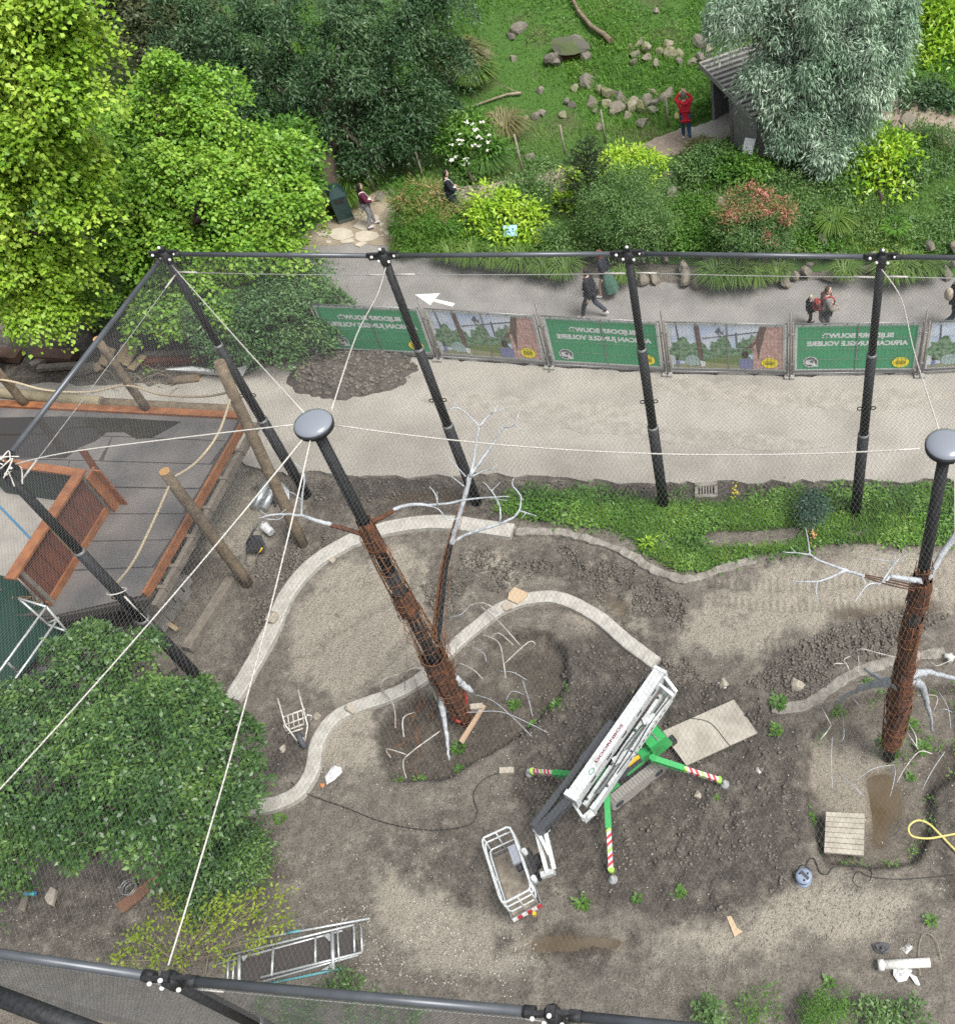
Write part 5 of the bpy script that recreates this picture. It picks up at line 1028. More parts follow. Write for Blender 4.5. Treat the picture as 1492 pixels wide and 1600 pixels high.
cb = bc[1].lerp(bc[2], .42)+(bc[0]-bc[1])*.15; ba = (bc[2]-bc[1]); O('control_box', MB().box((cb.x, cb.y, 1.45), (.36, .17, .16), math.atan2(ba.y, ba.x)), M('control_grey', (.24, .26, .30), .5), lf); O('control_levers', MB().box((cb.x+.09, cb.y-.2, 1.4), (.14, .12, .1), .5), DK, lf)
mp = bc[1].lerp(bc[2], .55)+(bc[1]-bc[0])*.22; O('basket_mount', MB().box((mp.x, mp.y, 1.1), (.5, .09, .5), math.atan2(ba.y, ba.x)).box((mp.x+.12, mp.y+.05, 1.15), (.22, .18, .3), .4), DK, lf)
for t in (.42, .85): p = bc[1].lerp(bc[2], t)+(bc[1]-bc[0])*.14; O('white_knob', MB().tube([(p.x, p.y, 1.2), (p.x, p.y, 1.5)], .05, 10), WP, lf)
for a, b_ in (((838, 1299, 1.6), (855, 1363, 1.35)), ((852, 1298, 1.62), (866, 1358, 1.4))): O('jib_arm', MB().beam(at(*a), at(*b_), .075, .12), WP, lf)
O('jib_link', MB().beam(at(843, 1305, 1.7), at(858, 1335, 1.6), .06, .06).box(at(846, 1297, 1.65), (.26, .16, .2), .7), WP, lf); O('jib_link', MB().beam(at(846, 1368, 1.3), at(866, 1362, 1.35), .1, .12), WP, lf)
bevel(at(835, 1428, .6), (.06, .06, .1), None, YP, 'marker_lamp')

# ================================================================== loose things on the site
PLY = M('plywood', (.40, .372, .32), .85, col2=(.29, .265, .225), ns=3, detail=8); GP3 = M('grey_cable', (.02, .02, .02), .6)
board([(1033, 1143), (1146, 1093), (1183, 1145), (1072, 1196)], .18, .04, PLY, 'plywood_sheet', 'large pale plywood sheet on the mud beyond the spider lift', 'plywood')
board([(1161, 1117), (1168, 1115), (1169, 1120), (1166, 1121)], .186, .005, DK, 'black_tab', 'small black mark at the end of the plywood sheet', 'tab')
rope('thin_cable', catmull([at(1078, 1122, .19), at(1110, 1130, .19), at(1138, 1163, .19), at(1150, 1172, .16)], 5), .008, GP3, 'thin black cable lying across the plywood sheet', 'cable')
pal = E('plank_panel', at(1318, 1335), 'square panel of grey planks lying on the tan mud', 'panel'); c4 = [at(1290, 1268, .1), at(1350, 1271, .1), at(1349, 1337, .1), at(1287, 1332, .1)]
for i in range(8):
    s0, s1 = i/8+.006, (i+1)/8-.006; mb = MB(); mb.prism([tuple(p)[:2] for p in (c4[0].lerp(c4[3], s0), c4[1].lerp(c4[2], s0), c4[1].lerp(c4[2], s1), c4[0].lerp(c4[3], s1))], .04, .1+.004*(i % 3)); O('plank', mb, M('grey_plank', (.40, .37, .31), .85, col2=(.30, .275, .225), ns=4, bump=.3, bs=22, detail=8), pal)
for s in (.1, .9): a = c4[0].lerp(c4[1], s); b_ = c4[3].lerp(c4[2], s); O('bearer', MB().beam(Vector((a.x, a.y, -.02)), Vector((b_.x, b_.y, -.02)), .1, .12), GTIM, pal)
cr = at(1255, 1375, .0); e = E('cable_reel', cr, 'grey blue cable reel standing on the mud', 'cable reel'); BR = M('reel_blue', (.20, .25, .34), .45)
O('flange', MB().lathe(cr, [(.12, .22), (.155, .225), (.155, .245), (.1, .25), (.02, .25)], 20), BR, e); O('drum', MB().tube([cr+Vector((0, 0, .03)), cr+Vector((0, 0, .22))], .11, 14), DK, e); O('flange', MB().lathe(cr, [(.15, .01), (.15, .03), (.02, .03)], 20), BR, e)
O('handle', MB().tube(catmull([cr+Vector((-.13, .1, .2)), cr+Vector((-.06, .17, .3)), cr+Vector((.06, .17, .3)), cr+Vector((.13, .1, .2))], 4), .014, 6), DK, e)
for k in range(3): O('socket', MB().lathe(cr+Vector((.085*math.cos(k*2.09+2.6), .085*math.sin(k*2.09+2.6), .25)), [(.02, 0), (.02, .012)], 8), DK, e)
O('crank', MB().box(cr+Vector((.02, .01, .262)), (.05, .2, .02), .7), DG, e)
rope('black_cable', catmull([at(u, v, .03) for u, v in [(1258, 1362), (1262, 1345), (1272, 1342), (1280, 1362), (1292, 1366), (1303, 1355), (1335, 1352), (1358, 1357), (1360, 1372), (1345, 1387), (1332, 1376), (1340, 1362), (1360, 1370), (1400, 1374), (1450, 1371), (1510, 1364)]], 5), .010, GP3, 'thin black cable looping from the reel to the right edge', 'cable')
rope('yellow_hose', catmull([at(u, v, .05) for u, v in [(1510, 1345), (1490, 1327), (1470, 1306), (1450, 1287), (1432, 1282), (1419, 1292), (1424, 1306), (1448, 1310), (1475, 1306), (1510, 1299)]], 6), .022, M('hose_yellow', (.55, .49, .16), .5), 'pale yellow hose crossing itself at the right edge', 'hose', n=8)
rope('black_cable', catmull([at(u, v, .04) for u, v in [(455, 1222), (480, 1240), (540, 1262), (600, 1285), (670, 1297), (730, 1290), (745, 1270), (740, 1240), (760, 1215), (800, 1202)]], 5), .010, GP3, 'thin black cable curving over the mud below the winding kerb', 'cable')
CARD = M('cardboard', (.46, .35, .23), .85)
board([(1135, 1432), (1142, 1431), (1151, 1450), (1160, 1455), (1147, 1464)], .05, .02, CARD, 'wood_offcut', 'pale L shaped wood offcut near the bottom right', 'offcut')
board([(795, 926), (803, 917), (824, 926), (822, 932), (808, 943), (793, 936)], .2, .06, CARD, 'stone_slab', 'flat tan slab beside the winding kerb', 'slab'); board([(782, 945), (788, 940), (800, 943), (800, 950), (788, 954)], .18, .06, M('tan_stone', (.36, .31, .25), .9), 'stone_slab', 'small tan stone slab just below the larger tan slab', 'slab')
board([(717, 1157), (754, 1100), (759, 1103), (723, 1162)], .04, .04, M('batten', (.40, .28, .19), .8), 'wood_batten', 'thin wooden batten lying by the left steel tree foot', 'batten')
board([(734, 1100), (754, 1098), (753, 1106), (735, 1108)], .1, .1, M('pale_brick', (.42, .38, .31), .9, col2=(.34, .3, .25), ns=9), 'brick', 'pale brick touching the batten by the tree foot', 'brick'); board([(780, 1199), (802, 1198), (802, 1207), (780, 1208)], .09, .1, M('pale_brick'), 'brick', 'single pale brick on the mud left of an outrigger foot', 'brick')
for (u, v, r, lab) in [(1130, 1070, .13, 'whitish stone right of the kerb end'), (1243, 1070, .16, 'tan angular stone on the dark mud'), (1091, 1243, .1, 'pale elongated stone below the right outrigger foot'), (428, 972, .17, 'grey concrete lump sitting on the wide kerb'), (550, 1112, .12, 'rough lump on the winding kerb'), (518, 876, .1, 'small stone beside the wide kerb'), (512, 1141, .07, 'small pale stone left of the kerb bend'), (345, 1120, .1, 'round stone near the tree edge'), (498, 1120, .09, 'pale stone near the barrow frame'), (443, 1170, .08, 'pale pebble left of the barrow wheel')]:
    p = at(u, v, .03); O('loose_stone', MB().rock(p+Vector((0, 0, r*.3+(.12 if (u, v) in ((428, 972), (550, 1112)) else 0))), (r*1.2, r, r*.6), u, 2), M('loose_stone', (.40, .36, .29), .9, col2=(.28, .25, .2), ns=9, bump=.4), label=lab, cat='stone')
def crumple(px, z, mt, name, label, cat, seed, hh=.08):
    P_ = [at(u, v, z) for u, v in px]; c = sum(P_, Vector())/len(P_); rr = random.Random(seed); n = len(P_); v = []; rings = 5
    for k in range(rings):
        t = 1-k/rings
        for p in P_: q_ = c+(p-c)*t*(1+rr.uniform(-.12, .12)); v.append(q_+Vector((rr.uniform(-.02, .02), rr.uniform(-.02, .02), hh*(1-t)**.5*rr.uniform(.2, 1.3))))
    v.append(c+Vector((0, 0, hh))); f = [(k*n+j, k*n+(j+1) % n, (k+1)*n+(j+1) % n, (k+1)*n+j) for k in range(rings-1) for j in range(n)]+[((rings-1)*n+j, (rings-1)*n+(j+1) % n, len(v)-1) for j in range(n)]
    return O(name, MB().add(v, f), mt, label=label, cat=cat)
PLA = M('white_plastic', (.66, .67, .68), .4, col2=(.5, .51, .52), ns=10)
cb_ = crumple([(505, 1215), (518, 1200), (524, 1195), (534, 1200), (534, 1208), (522, 1222), (510, 1226)], .04, PLA, 'plastic_bag', 'crumpled white plastic bag beside the kerb', 'bag', 1); O('orange_flap', MB().rock(at(504, 1228, .04), (.07, .05, .03), 3, 2), M('orange_plastic', (.55, .2, .08), .6), cb_)
crumple([(1170, 1204), (1180, 1195), (1196, 1193), (1200, 1200), (1185, 1212)], .03, M('clear_plastic', (.42, .41, .40), .3, col2=(.2, .19, .18), ns=14), 'plastic_scrap', 'torn clear plastic scrap on the dark mud', 'scrap', 2, .05)
crumple([(1118, 1066), (1130, 1063), (1138, 1068), (1132, 1078)], .03, PLA, 'paper_scrap', 'torn white scrap right of the boom tip', 'scrap', 8, .04)
wp_ = E('drain_pipe', at(1410, 1505), 'short white drain pipe lying at the bottom right', 'pipe'); O('tube', MB().tube([at(1371, 1508, .1), at(1452, 1504, .1)], .085, 16).tube([at(1371, 1508, .1), at(1380, 1507.5, .1)], .1, 16), M('pvc_white', (.60, .60, .57), .5), wp_)
crumple([(1395, 1510), (1410, 1512), (1425, 1516), (1418, 1532), (1402, 1535), (1394, 1525)], .05, PLA, 'plastic_bag', 'pale plastic bag hanging off the white drain pipe', 'bag', 4, .06); crumple([(1418, 1520), (1430, 1525), (1436, 1540), (1430, 1538)], .03, PLA, 'plastic_scrap', 'small torn plastic strip under the white drain pipe', 'scrap', 5, .03)
crumple([(1362, 1476), (1375, 1470), (1390, 1474), (1390, 1486), (1378, 1494), (1366, 1486)], .03, M('dark_bag', (.10, .10, .11), .5), 'plastic_bag', 'dark grey bag lying above the white drain pipe', 'bag', 6, .12); crumple([(1405, 1482), (1420, 1474), (1428, 1478), (1414, 1490)], .03, M('clear_plastic'), 'plastic_scrap', 'clear plastic wrap right of the dark bag', 'scrap', 7, .05)
rope('wire_loop', catmull([at(u, v, .06) for u, v in [(1437, 1525), (1435, 1480), (1445, 1458), (1462, 1470), (1470, 1500)]], 5), .008, M('dry_twig', (.26, .22, .16), .9), 'thin brown wire loop beside the white drain pipe', 'wire')
O('white_fitting', MB().tube([at(1475, 1024, .15), at(1490, 1029, .15)], .06, 10).tube([at(1484, 1022, .15), at(1484, 1034, .15)], .05, 10), M('pvc_white'), label='short white pipe fitting at the right edge behind the steel tree', cat='pipe fitting')
# barrows, bucket, pipes
def bar(par, nm, pts, r=.016, mt=WP): return O(nm, MB().tube([at(*p) for p in pts], r, 7), mt, par)
wb = E('barrow_frame', at(470, 1150), 'white tubular wheelbarrow frame without tray, one grey tyre', 'wheelbarrow'); z_ = .45
WB = M('barrow_white', (.60, .58, .54), .5, col2=(.45, .42, .38), ns=10)
for p in ([(434, 1091, .6), (446, 1133, .45), (465, 1158, .25)], [(466, 1078, .6), (481, 1134, .45), (476, 1160, .22)], [(444, 1120, .5), (477, 1108, .5)], [(444, 1133, .42), (480, 1120, .42)], [(447, 1142, .3), (475, 1131, .3)], [(450, 1146, .25), (474, 1138, .2)], [(480, 1117, .5), (487, 1118, .4), (483, 1134, .1)], [(444, 1133, .42), (449, 1146, .05)]): bar(wb, 'frame_tube', p, .018, WB)
for k in range(4): bar(wb, 'cross_bar', [(450+k*7.5, 1118-k*2.6, .5), (453+k*7.5, 1143-k*3, .28)], .012, WB)
wc = at(472, 1157, .2); wd = (at(474, 1165, .2)-at(466, 1146, .2)).normalized(); wa = wd.cross(Vector((0, 0, 1)))
wh = O('wheel', MB().tube([wc+wd*.14*math.cos(t)+Vector((0, 0, .14*math.sin(t))) for t in [i*math.pi/10 for i in range(20)]], .055, 8, closed=True), M('tyre_grey', (.07, .075, .085), .8), wb); O('hub', MB().tube([wc-wa*.06, wc+wa*.06], .06, 10), WB, wh)
bb_ = E('wheelbarrow', at(398, 865), 'black trayed wheelbarrow standing tipped in the corner by the deck', 'wheelbarrow'); c = at(397, 852, .3)
O('tray', MB().add([at(384, 848, .35), at(395, 836, .55), at(409, 836, .55), at(414, 850, .5), at(404, 860, .35), at(386, 861, .3), at(390, 856, .1), at(404, 856, .1)], [(0, 1, 2, 3, 4, 5), (5, 4, 7, 6), (0, 5, 6), (3, 7, 4), (2, 7, 3), (1, 6, 7, 2), (0, 6, 1)]), M('tray_black', (.045, .045, .05), .4), bb_)
for p in ([(387, 845, .5), (402, 816, .9)], [(392, 838, .55), (408, 812, .9)], [(386, 845, .3), (384, 880, .05), (390, 885, .03)], [(404, 858, .2), (400, 880, .05)], [(395, 828, .7), (407, 828, .7)]): bar(bb_, 'handle_tube', p, .015, M('dark_tube', (.12, .12, .125), .5, .3))
O('wheel', MB().tube([at(410, 855, .15)+Vector((.02*0, .12*math.cos(t), .12*math.sin(t))) for t in [i*math.pi/8 for i in range(16)]], .035, 8, closed=True), M('tyre_grey'), bb_); O('handle_grip', MB().tube([at(405, 864, .3), at(410, 856, .4)], .022, 6), YP, bb_)
bu = E('bucket', at(419, 832), 'white plastic bucket lying open beside the black wheelbarrow', 'bucket'); ba0, ba1 = at(413, 822, .2), at(424, 832, .15); O('pail', MB().tube([ba0, ba1], [.12, .10], 14, cap=False).tube([ba1, ba1+(ba1-ba0)*.05], .10, 14), PLA, bu); O('inside', MB().tube([ba0.lerp(ba1, .3), ba0.lerp(ba1, .35)], .1, 12), DK, bu); O('rim', MB().tube([ba0+Vector((.0, .12*math.cos(t), .12*math.sin(t))) for t in [i*math.pi/8 for i in range(16)]], .01, 5, closed=True), PLA, bu)
for a, b_, lab in (((397, 793), (422, 751), 'galvanised round duct lying beside the leaning log, outer one'), ((410, 796), (434, 756), 'galvanised round duct lying beside the leaning log, inner one')):
    O('metal_duct', MB().tube([at(*a, .13), at(*b_, .13)], .12, 16), M('duct_zinc', (.50, .53, .55), .3, .6, col2=(.4, .43, .45), ns=6), label=lab, cat='duct')
crumple([(432, 760), (444, 754), (452, 765), (452, 780), (440, 788), (424, 780), (420, 772)], .12, M('clear_wrap', (.52, .54, .55), .25, col2=(.34, .35, .36), ns=10), 'plastic_wrap', 'bundle wrapped in clear plastic beside the metal ducts', 'bundle', 9, .25)
O('short_post', MB().beam(at(430, 792, .0), at(428, 768, .45), .05, .05), DG, label='short dark stake in front of the wrapped bundle', cat='stake')
# scaffold frames
AL = M('aluminium', (.55, .575, .575), .35, .5, col2=(.45, .475, .475), ns=8); CY = M('teal_tape', (.10, .30, .33), .5)
sf = E('scaffold_frame', at(470, 1500), 'pile of aluminium scaffold frames and a dark platform on the ground', 'scaffold')
for p, r, mt in [([(375, 1472, .2), (578, 1435, .2)], .024, AL), ([(352, 1494, .16), (553, 1445, .16)], .024, AL), ([(340, 1506, .12), (535, 1454, .12)], .022, AL), ([(408, 1527, .14), (566, 1488, .14)], .026, AL), ([(412, 1533, .1), (560, 1492, .1)], .024, AL), ([(420, 1537, .06), (535, 1513, .06)], .024, CY), ([(427, 1480, .15), (425, 1525, .15)], .026, AL), ([(493, 1464, .16), (493, 1504, .16)], .026, AL), ([(519, 1456, .18), (521, 1516, .18)], .038, AL), ([(527, 1446, .16), (530, 1503, .16)], .018, AL), ([(553, 1443, .16), (554, 1488, .16)], .022, AL), ([(564, 1445, .16), (566, 1488, .16)], .022, AL), ([(374, 1492, .16), (374, 1533, .16)], .034, AL), ([(366, 1495, .14), (364, 1532, .14)], .02, AL), ([(357, 1497, .14), (356, 1531, .14)], .02, AL), ([(448, 1458, .21), (470, 1454, .21)], .027, CY)]:
    O('tube', MB().tube([at(*q_) for q_ in p], r, 8), mt, sf)
mb = MB(); mb.prism([tuple(at(u, v, .09))[:2] for u, v in [(430, 1484), (552, 1452), (560, 1488), (430, 1526)]], .03, .085); O('platform', mb, M('platform_brown', (.052, .045, .043), .8), sf)
mb = MB(); mb.prism([tuple(at(u, v, .09))[:2] for u, v in [(376, 1500), (424, 1488), (424, 1528), (376, 1534)]], .03, .07); O('platform', mb, M('platform_brown'), sf)
for q_ in ([(505, 1461), (519, 1460), (515, 1471)], [(378, 1494), (391, 1490), (380, 1502)], [(502, 1516), (520, 1504), (518, 1515)]): board(q_, .2, .02, AL, 'gusset', None, None, parent=sf)
# bits under the bottom left tree
board([(180, 1414), (255, 1357), (268, 1365), (193, 1426)], .12, .05, M('red_plank', (.20, .10, .06), .8, col2=(.15, .08, .05), ns=4), 'brown_plank', 'reddish brown plank lying under the bottom left tree', 'plank')
hb = E('wire_basket', at(200, 1392), 'grey wire hoop basket beside the reddish plank', 'basket'); hc = at(200, 1386, .2)
for k, (r, dz) in enumerate(((.15, 0), (.14, -.07), (.12, -.15))): O('hoop', MB().tube([hc+Vector((r*math.cos(t), r*math.sin(t), dz)) for t in [i*math.pi/10 for i in range(20)]], .012, 6, closed=True), GALV, hb)
for k in range(8): t = k*.785; O('rib', MB().tube([hc+Vector((.15*math.cos(t), .15*math.sin(t), 0)), hc+Vector((.12*math.cos(t), .12*math.sin(t), -.17))], .008, 5), GALV, hb)
bo = E('plastic_bottle', at(46, 1397), 'small blue plastic bottle lying on the soil at the left edge', 'bottle'); O('flask', MB().tube([at(38, 1397, .05), at(41, 1397, .05), at(53, 1396, .05), at(56, 1396, .05)], [.02, .045, .045, .04], 10), M('bottle_blue', (.05, .30, .60), .25), bo); O('label_band', MB().tube([at(50, 1396.2, .05), at(54, 1396, .05)], .047, 10), M('bottle_green', (.1, .45, .25), .4), bo); O('cap', MB().tube([at(37, 1397, .05), at(38.5, 1397, .05)], .02, 8), WHT, bo)
board([(28, 1420), (42, 1385), (50, 1382), (38, 1425)], .08, .04, GTIM, 'grey_board', 'grey board edge beside the blue bottle', 'board'); board([(70, 1402), (80, 1385), (88, 1390), (82, 1415), (75, 1412)], .1, .08, M('pale_brick'), 'stone_chunk', 'pale broken block right of the blue bottle', 'block')
# gully grate
gd = E('gully_grate', at(1103, 772), 'pale concrete gully grate at the edge of the road among weeds', 'grate'); gc_ = at(1103, 767, .06)
O('surround', MB().box(gc_+Vector((0, .18, 0)), (.55, .12, .1)).box(gc_+Vector((0, -.18, 0)), (.55, .1, .1)).box(gc_+Vector((-.24, 0, 0)), (.08, .28, .1)).box(gc_+Vector((.24, 0, 0)), (.08, .28, .1)), KERBR, gd)
for k in range(5): O('slot_bar', MB().box(gc_+Vector((-.14+k*.07, 0, 0)), (.035, .26, .07)), KERBR, gd)
# ================================================================== garden: stones, shed, furniture
ROCKM = [M('rock_a', (.13, .118, .098), .95, col2=(.17, .155, .125), ns=6, bump=.6, bs=18), M('rock_b', (.18, .163, .132), .95, col2=(.22, .19, .15), ns=5, bump=.6, bs=18), M('rock_mossy', (.12, .135, .045), .95, col2=(.25, .225, .18), ns=5, bump=.6, bs=18)]
def gp(u, v, dz=0.): p = atg(u, v); p.z = float(hillz(p.x, p.y))+dz; return p
# stacked stones holding the bank above the path
rw = E('rock_bank', Vector((0, float(wall_y(0))-.2, 0)), 'bank of rough stones along the far side of the asphalt path', 'stone wall'); rr = random.Random(11)
for row in range(3):
    x = -7.6
    while x < 7.6:
        r = rr.uniform(.13, .27); x += r*1.75
        if rr.random() < (.3, .4, .55)[row] or vnoise(np.array(x*.8), np.array(2.), 3) > .62: continue
        p = Vector((x, float(wall_y(x))+.02+row*.26+rr.uniform(-.06, .06), .12+row*.26)); O('stone', MB().rock(p, (r*1.1, r*.8, r*.72), int(x*1000)+row*77777, 2), ROCKM[rr.randrange(3) if rr.random() < .5 else 0], rw)
for u, v, r in ((1072, 436, .3), (1066, 420, .25), (1087, 443, .2), (1005, 436, .22), (1022, 436, .22), (1225, 438, .24), (1240, 430, .2), (1290, 432, .25), (1260, 425, .22)):
    p = at(u, v, .2); O('stone', MB().rock(p, (r, r*.8, r*.75), u*7, 2), ROCKM[1], rw)
def terrace(label, pts, seed):
    P0 = gp(*pts[0][:2]); t = E('stone_terrace', P0, label, 'stone terrace', 'rows of stones set in the grassy slope'); rr = random.Random(seed)
    for k, (u, v, s) in enumerate(pts):
        p = gp(u, v); O('stone', MB().rock(p+Vector((0, 0, s*.1)), (s*1.05, s*.75, s*.7), seed*97+k, 2), ROCKM[rr.randrange(3)], t)
terrace('curved row of mossy stones on the slope left of the person in red', [(917, 133, .38), (935, 140, .3), (952, 148, .33), (968, 155, .33), (925, 160, .3), (945, 165, .22), (965, 172, .3), (985, 168, .35), (1000, 172, .33), (1012, 160, .28), (1022, 148, .26), (1022, 165, .25), (1035, 155, .25), (1045, 147, .26), (980, 180, .22), (1018, 176, .24), (930, 175, .16), (898, 140, .2), (955, 178, .18)], 3)
terrace('upper row of squared stones behind the left end of the shed', [(985, 75, .22), (995, 85, .25), (1010, 80, .3), (1012, 92, .25), (1030, 85, .22), (1043, 73, .28), (1047, 88, .3), (1060, 88, .25), (1062, 100, .2), (1080, 100, .22), (1095, 68, .42), (1103, 75, .3), (1092, 95, .25), (1106, 90, .2), (990, 98, .22), (1025, 102, .2), (1000, 68, .2), (1098, 105, .2)], 5)
terrace('scattered low stones in the middle of the grassy slope', [(842, 142, .2), (838, 182, .2), (848, 176, .2), (822, 185, .16), (885, 160, .18), (893, 165, .2), (880, 180, .18)], 7)
for u, v, s, lab in [(810, 50, .36, 'grey boulder high on the grassy slope'), (797, 57, .25, 'smaller rock left of the high boulder'), (756, 88, .34, 'pale square rock beside the dark tree'), (803, 92, .2, 'flat pale rock in the middle of the upper grass'), (1000, 196, .32, 'flat grey rock in the grass left of the person in red'), (935, 200, .2, 'pale flat rock by the second garden post'), (828, 248, .28, 'long tan rock at the edge of the garden walk'), (590, 240, .42, 'tan boulder under the dark tree'), (597, 262, .3, 'broken rock below the tan boulder'), (1025, 20, .2, 'rock at the top of the slope'), (1135, 322, .42, 'dark layered rock beside the pink flowering shrub'), (1050, 300, .26, 'pale rock by the fern'), (1042, 275, .3, 'reddish rock by the golden shrub'), (1320, 275, .3, 'brown rock under the silver willow'), (1415, 190, .4, 'dark rock beside the upper walk'), (745, 297, .2, 'kerb stone by the garden walk'), (615, 305, .26, 'upright grey edging stone behind the maroon jumper'), (598, 310, .28, 'broad grey edging stone beside the maroon jumper'), (630, 303, .2, 'small edging stone by the heather-like bush'), (1105, 255, .2, 'small grey rock at the walk edge')]:
    p = gp(u, v); O('rock', MB().rock(p+Vector((0, 0, s*.12)), (s*1.0, s*.75, s*.6), u*3+v, 2), ROCKM[(u+v) % 2], label=lab, cat='rock')
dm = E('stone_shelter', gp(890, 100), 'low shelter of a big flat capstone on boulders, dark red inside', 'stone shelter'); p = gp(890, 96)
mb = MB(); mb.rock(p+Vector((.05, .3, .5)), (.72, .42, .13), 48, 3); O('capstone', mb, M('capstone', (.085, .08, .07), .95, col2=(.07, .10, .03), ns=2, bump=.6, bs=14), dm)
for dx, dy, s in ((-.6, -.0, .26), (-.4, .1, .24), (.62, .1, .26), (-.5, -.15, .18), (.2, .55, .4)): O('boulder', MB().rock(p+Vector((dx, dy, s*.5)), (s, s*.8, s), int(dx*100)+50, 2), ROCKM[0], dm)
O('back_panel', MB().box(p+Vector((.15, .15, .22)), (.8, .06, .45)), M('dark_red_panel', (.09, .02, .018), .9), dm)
# wooden bird hide
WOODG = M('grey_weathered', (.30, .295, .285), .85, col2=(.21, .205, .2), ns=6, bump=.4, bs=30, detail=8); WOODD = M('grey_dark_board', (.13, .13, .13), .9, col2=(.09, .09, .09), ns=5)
sa = atg(1117, 190); sc_ = atg(1183, 257); zf = .5; sa.z = sc_.z = zf; sv = sa-sc_; SW = sv.length; sv.normalize(); su = Vector((sv.y, -sv.x, 0)); sb_ = sc_; SL, SH = 2.5, 1.95; OP = .44
su = su if su.x > 0 else -su
hd = E('wooden_hide', sb_, 'small grey weathered plank shed with an open end, under the willow', 'shed')
def zz_(p, q_): return p+Vector((0, 0, q_))
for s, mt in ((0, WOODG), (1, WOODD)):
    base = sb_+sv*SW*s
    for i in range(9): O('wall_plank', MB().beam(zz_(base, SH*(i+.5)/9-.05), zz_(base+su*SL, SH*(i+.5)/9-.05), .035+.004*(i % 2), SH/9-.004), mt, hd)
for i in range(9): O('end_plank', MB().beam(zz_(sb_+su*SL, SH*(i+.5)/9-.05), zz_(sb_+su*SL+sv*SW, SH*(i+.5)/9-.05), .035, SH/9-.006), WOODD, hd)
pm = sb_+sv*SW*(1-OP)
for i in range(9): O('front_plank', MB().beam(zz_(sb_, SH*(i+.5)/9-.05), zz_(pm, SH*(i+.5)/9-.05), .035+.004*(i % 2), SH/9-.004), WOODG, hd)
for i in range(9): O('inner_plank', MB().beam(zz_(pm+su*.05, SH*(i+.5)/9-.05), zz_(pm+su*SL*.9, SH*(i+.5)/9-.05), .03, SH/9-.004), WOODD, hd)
for q_ in (sb_-su*.05, pm-su*.05, sa-su*.05): O('corner_post', MB().beam(zz_(q_, -.1), zz_(q_, SH+.05), .09, .09), WOODG, hd)
O('lintel', MB().beam(zz_(sb_-su*.08-sv*.1, SH-.06), zz_(sa-su*.08+sv*.1, SH-.06), .06, .2), WOODG, hd)
rf = O('roof', MB().beam(zz_(sb_+sv*SW/2-su*.3, SH+.1), zz_(sb_+sv*SW/2+su*(SL+.2), SH+.16), SW+.5, .05), WOODD, hd)
for i in range(14): c = sb_+sv*SW/2+sv*((SW+.46)*(i/13-.5)); O('roof_slat', MB().beam(zz_(c-su*.32, SH+.15), zz_(c+su*(SL+.22), SH+.21), .11, .04), M('roof_slat', (.40, .39, .35), .85, col2=(.28, .27, .24), ns=5), rf)
O('fascia', MB().beam(zz_(sb_-su*.34-sv*.25, SH+.09), zz_(sa-su*.34+sv*.25, SH+.09), .035, .17), WOODG, hd)
for t in (.3, .72): O('brown_batten', MB().beam(zz_(sb_+su*SL*t-sv*.03, -.05), zz_(sb_+su*SL*t-sv*.03, SH*.5), .07, .03), BRW, hd)
# litter bin
bn = gp(541, 343); bn.z = .08; e = E('litter_bin', bn, 'dark green litter bin with a tapered hood on the flagstones', 'litter bin', None, rad(25)); BG = M('bin_green', (.018, .048, .045), .45, col2=(.014, .038, .036), ns=5)
def frus(nm, z0, z1_, a, b_, mt, par=e): return O(nm, MB().add([(s*a, t*a, z0) for t in (-1, 1) for s in (-1, 1)]+[(s*b_, t*b_, z1_) for t in (-1, 1) for s in (-1, 1)], [(1, 0, 2, 3), (4, 5, 7, 6), (0, 1, 5, 4), (3, 2, 6, 7), (2, 0, 4, 6), (1, 3, 7, 5)]), mt, par, local=True)
frus('bin_body', 0, .88, .25, .27, BG); frus('bin_neck', .88, .92, .28, .28, BG); frus('hood', .92, 1.2, .27, .13, BG); O('bin_opening', MB().box((0, -.268, .78), (.3, .02, .12)), DK, e, local=True); O('plinth', MB().box((0, 0, .06), (.53, .53, .1)), M('bin_plinth', (.08, .09, .085), .7), e, local=True)
# signs
def sign(u, v, z_, label, w_, d_, face, tilt, yaw, legs, print_):
    p = atg(u, v); p.z = float(hillz(p.x, p.y)); e = E('info_sign', p, label, 'sign', None, yaw); R = Matrix.Rotation(tilt, 3, 'X')
    for x in legs: O('leg', MB().beam(Vector((x, .02, -.1)), Vector((x, .02, z_-.02)), .07, .07), LOGM, e, local=True)
    bd_ = O('sign_board', MB().box((0, 0, z_), (w_, d_, .03), R), face, e, local=True)
    if print_:
        for k, (x, y, a, b_) in enumerate(((-.22, .1, .3, .1), (-.1, -.12, .18, .14), (.2, .12, .12, .16), (.18, -.1, .2, .05), (-.28, -.1, .08, .2))): O('printed_patch', MB().box(Vector((0, 0, z_))+R@Vector((x*w_, y*d_, .0165)), (a*w_, b_*d_*1.3, .003), R), M('print_teal', (.03, .10, .11), .6), bd_, local=True)
sign(806, 396, .85, 'low information board with a pale blue print in front of the yellow bush', .42, .34, M('sign_blue', (.33, .55, .66), .4), rad(38), 0, (-.15, .15), True)
sign(1170, 262, .75, 'white tilted information panel beside the shed', .34, .5, M('sign_white', (.72, .73, .74), .35), rad(35), rad(-20), (0,), False)
sign(488, 340, .95, 'wooden lectern sign with white and blue panel beside the dark trunk', .55, .45, M('sign_pale', (.50, .60, .68), .4), rad(30), rad(-10), (-.25, .25), False)
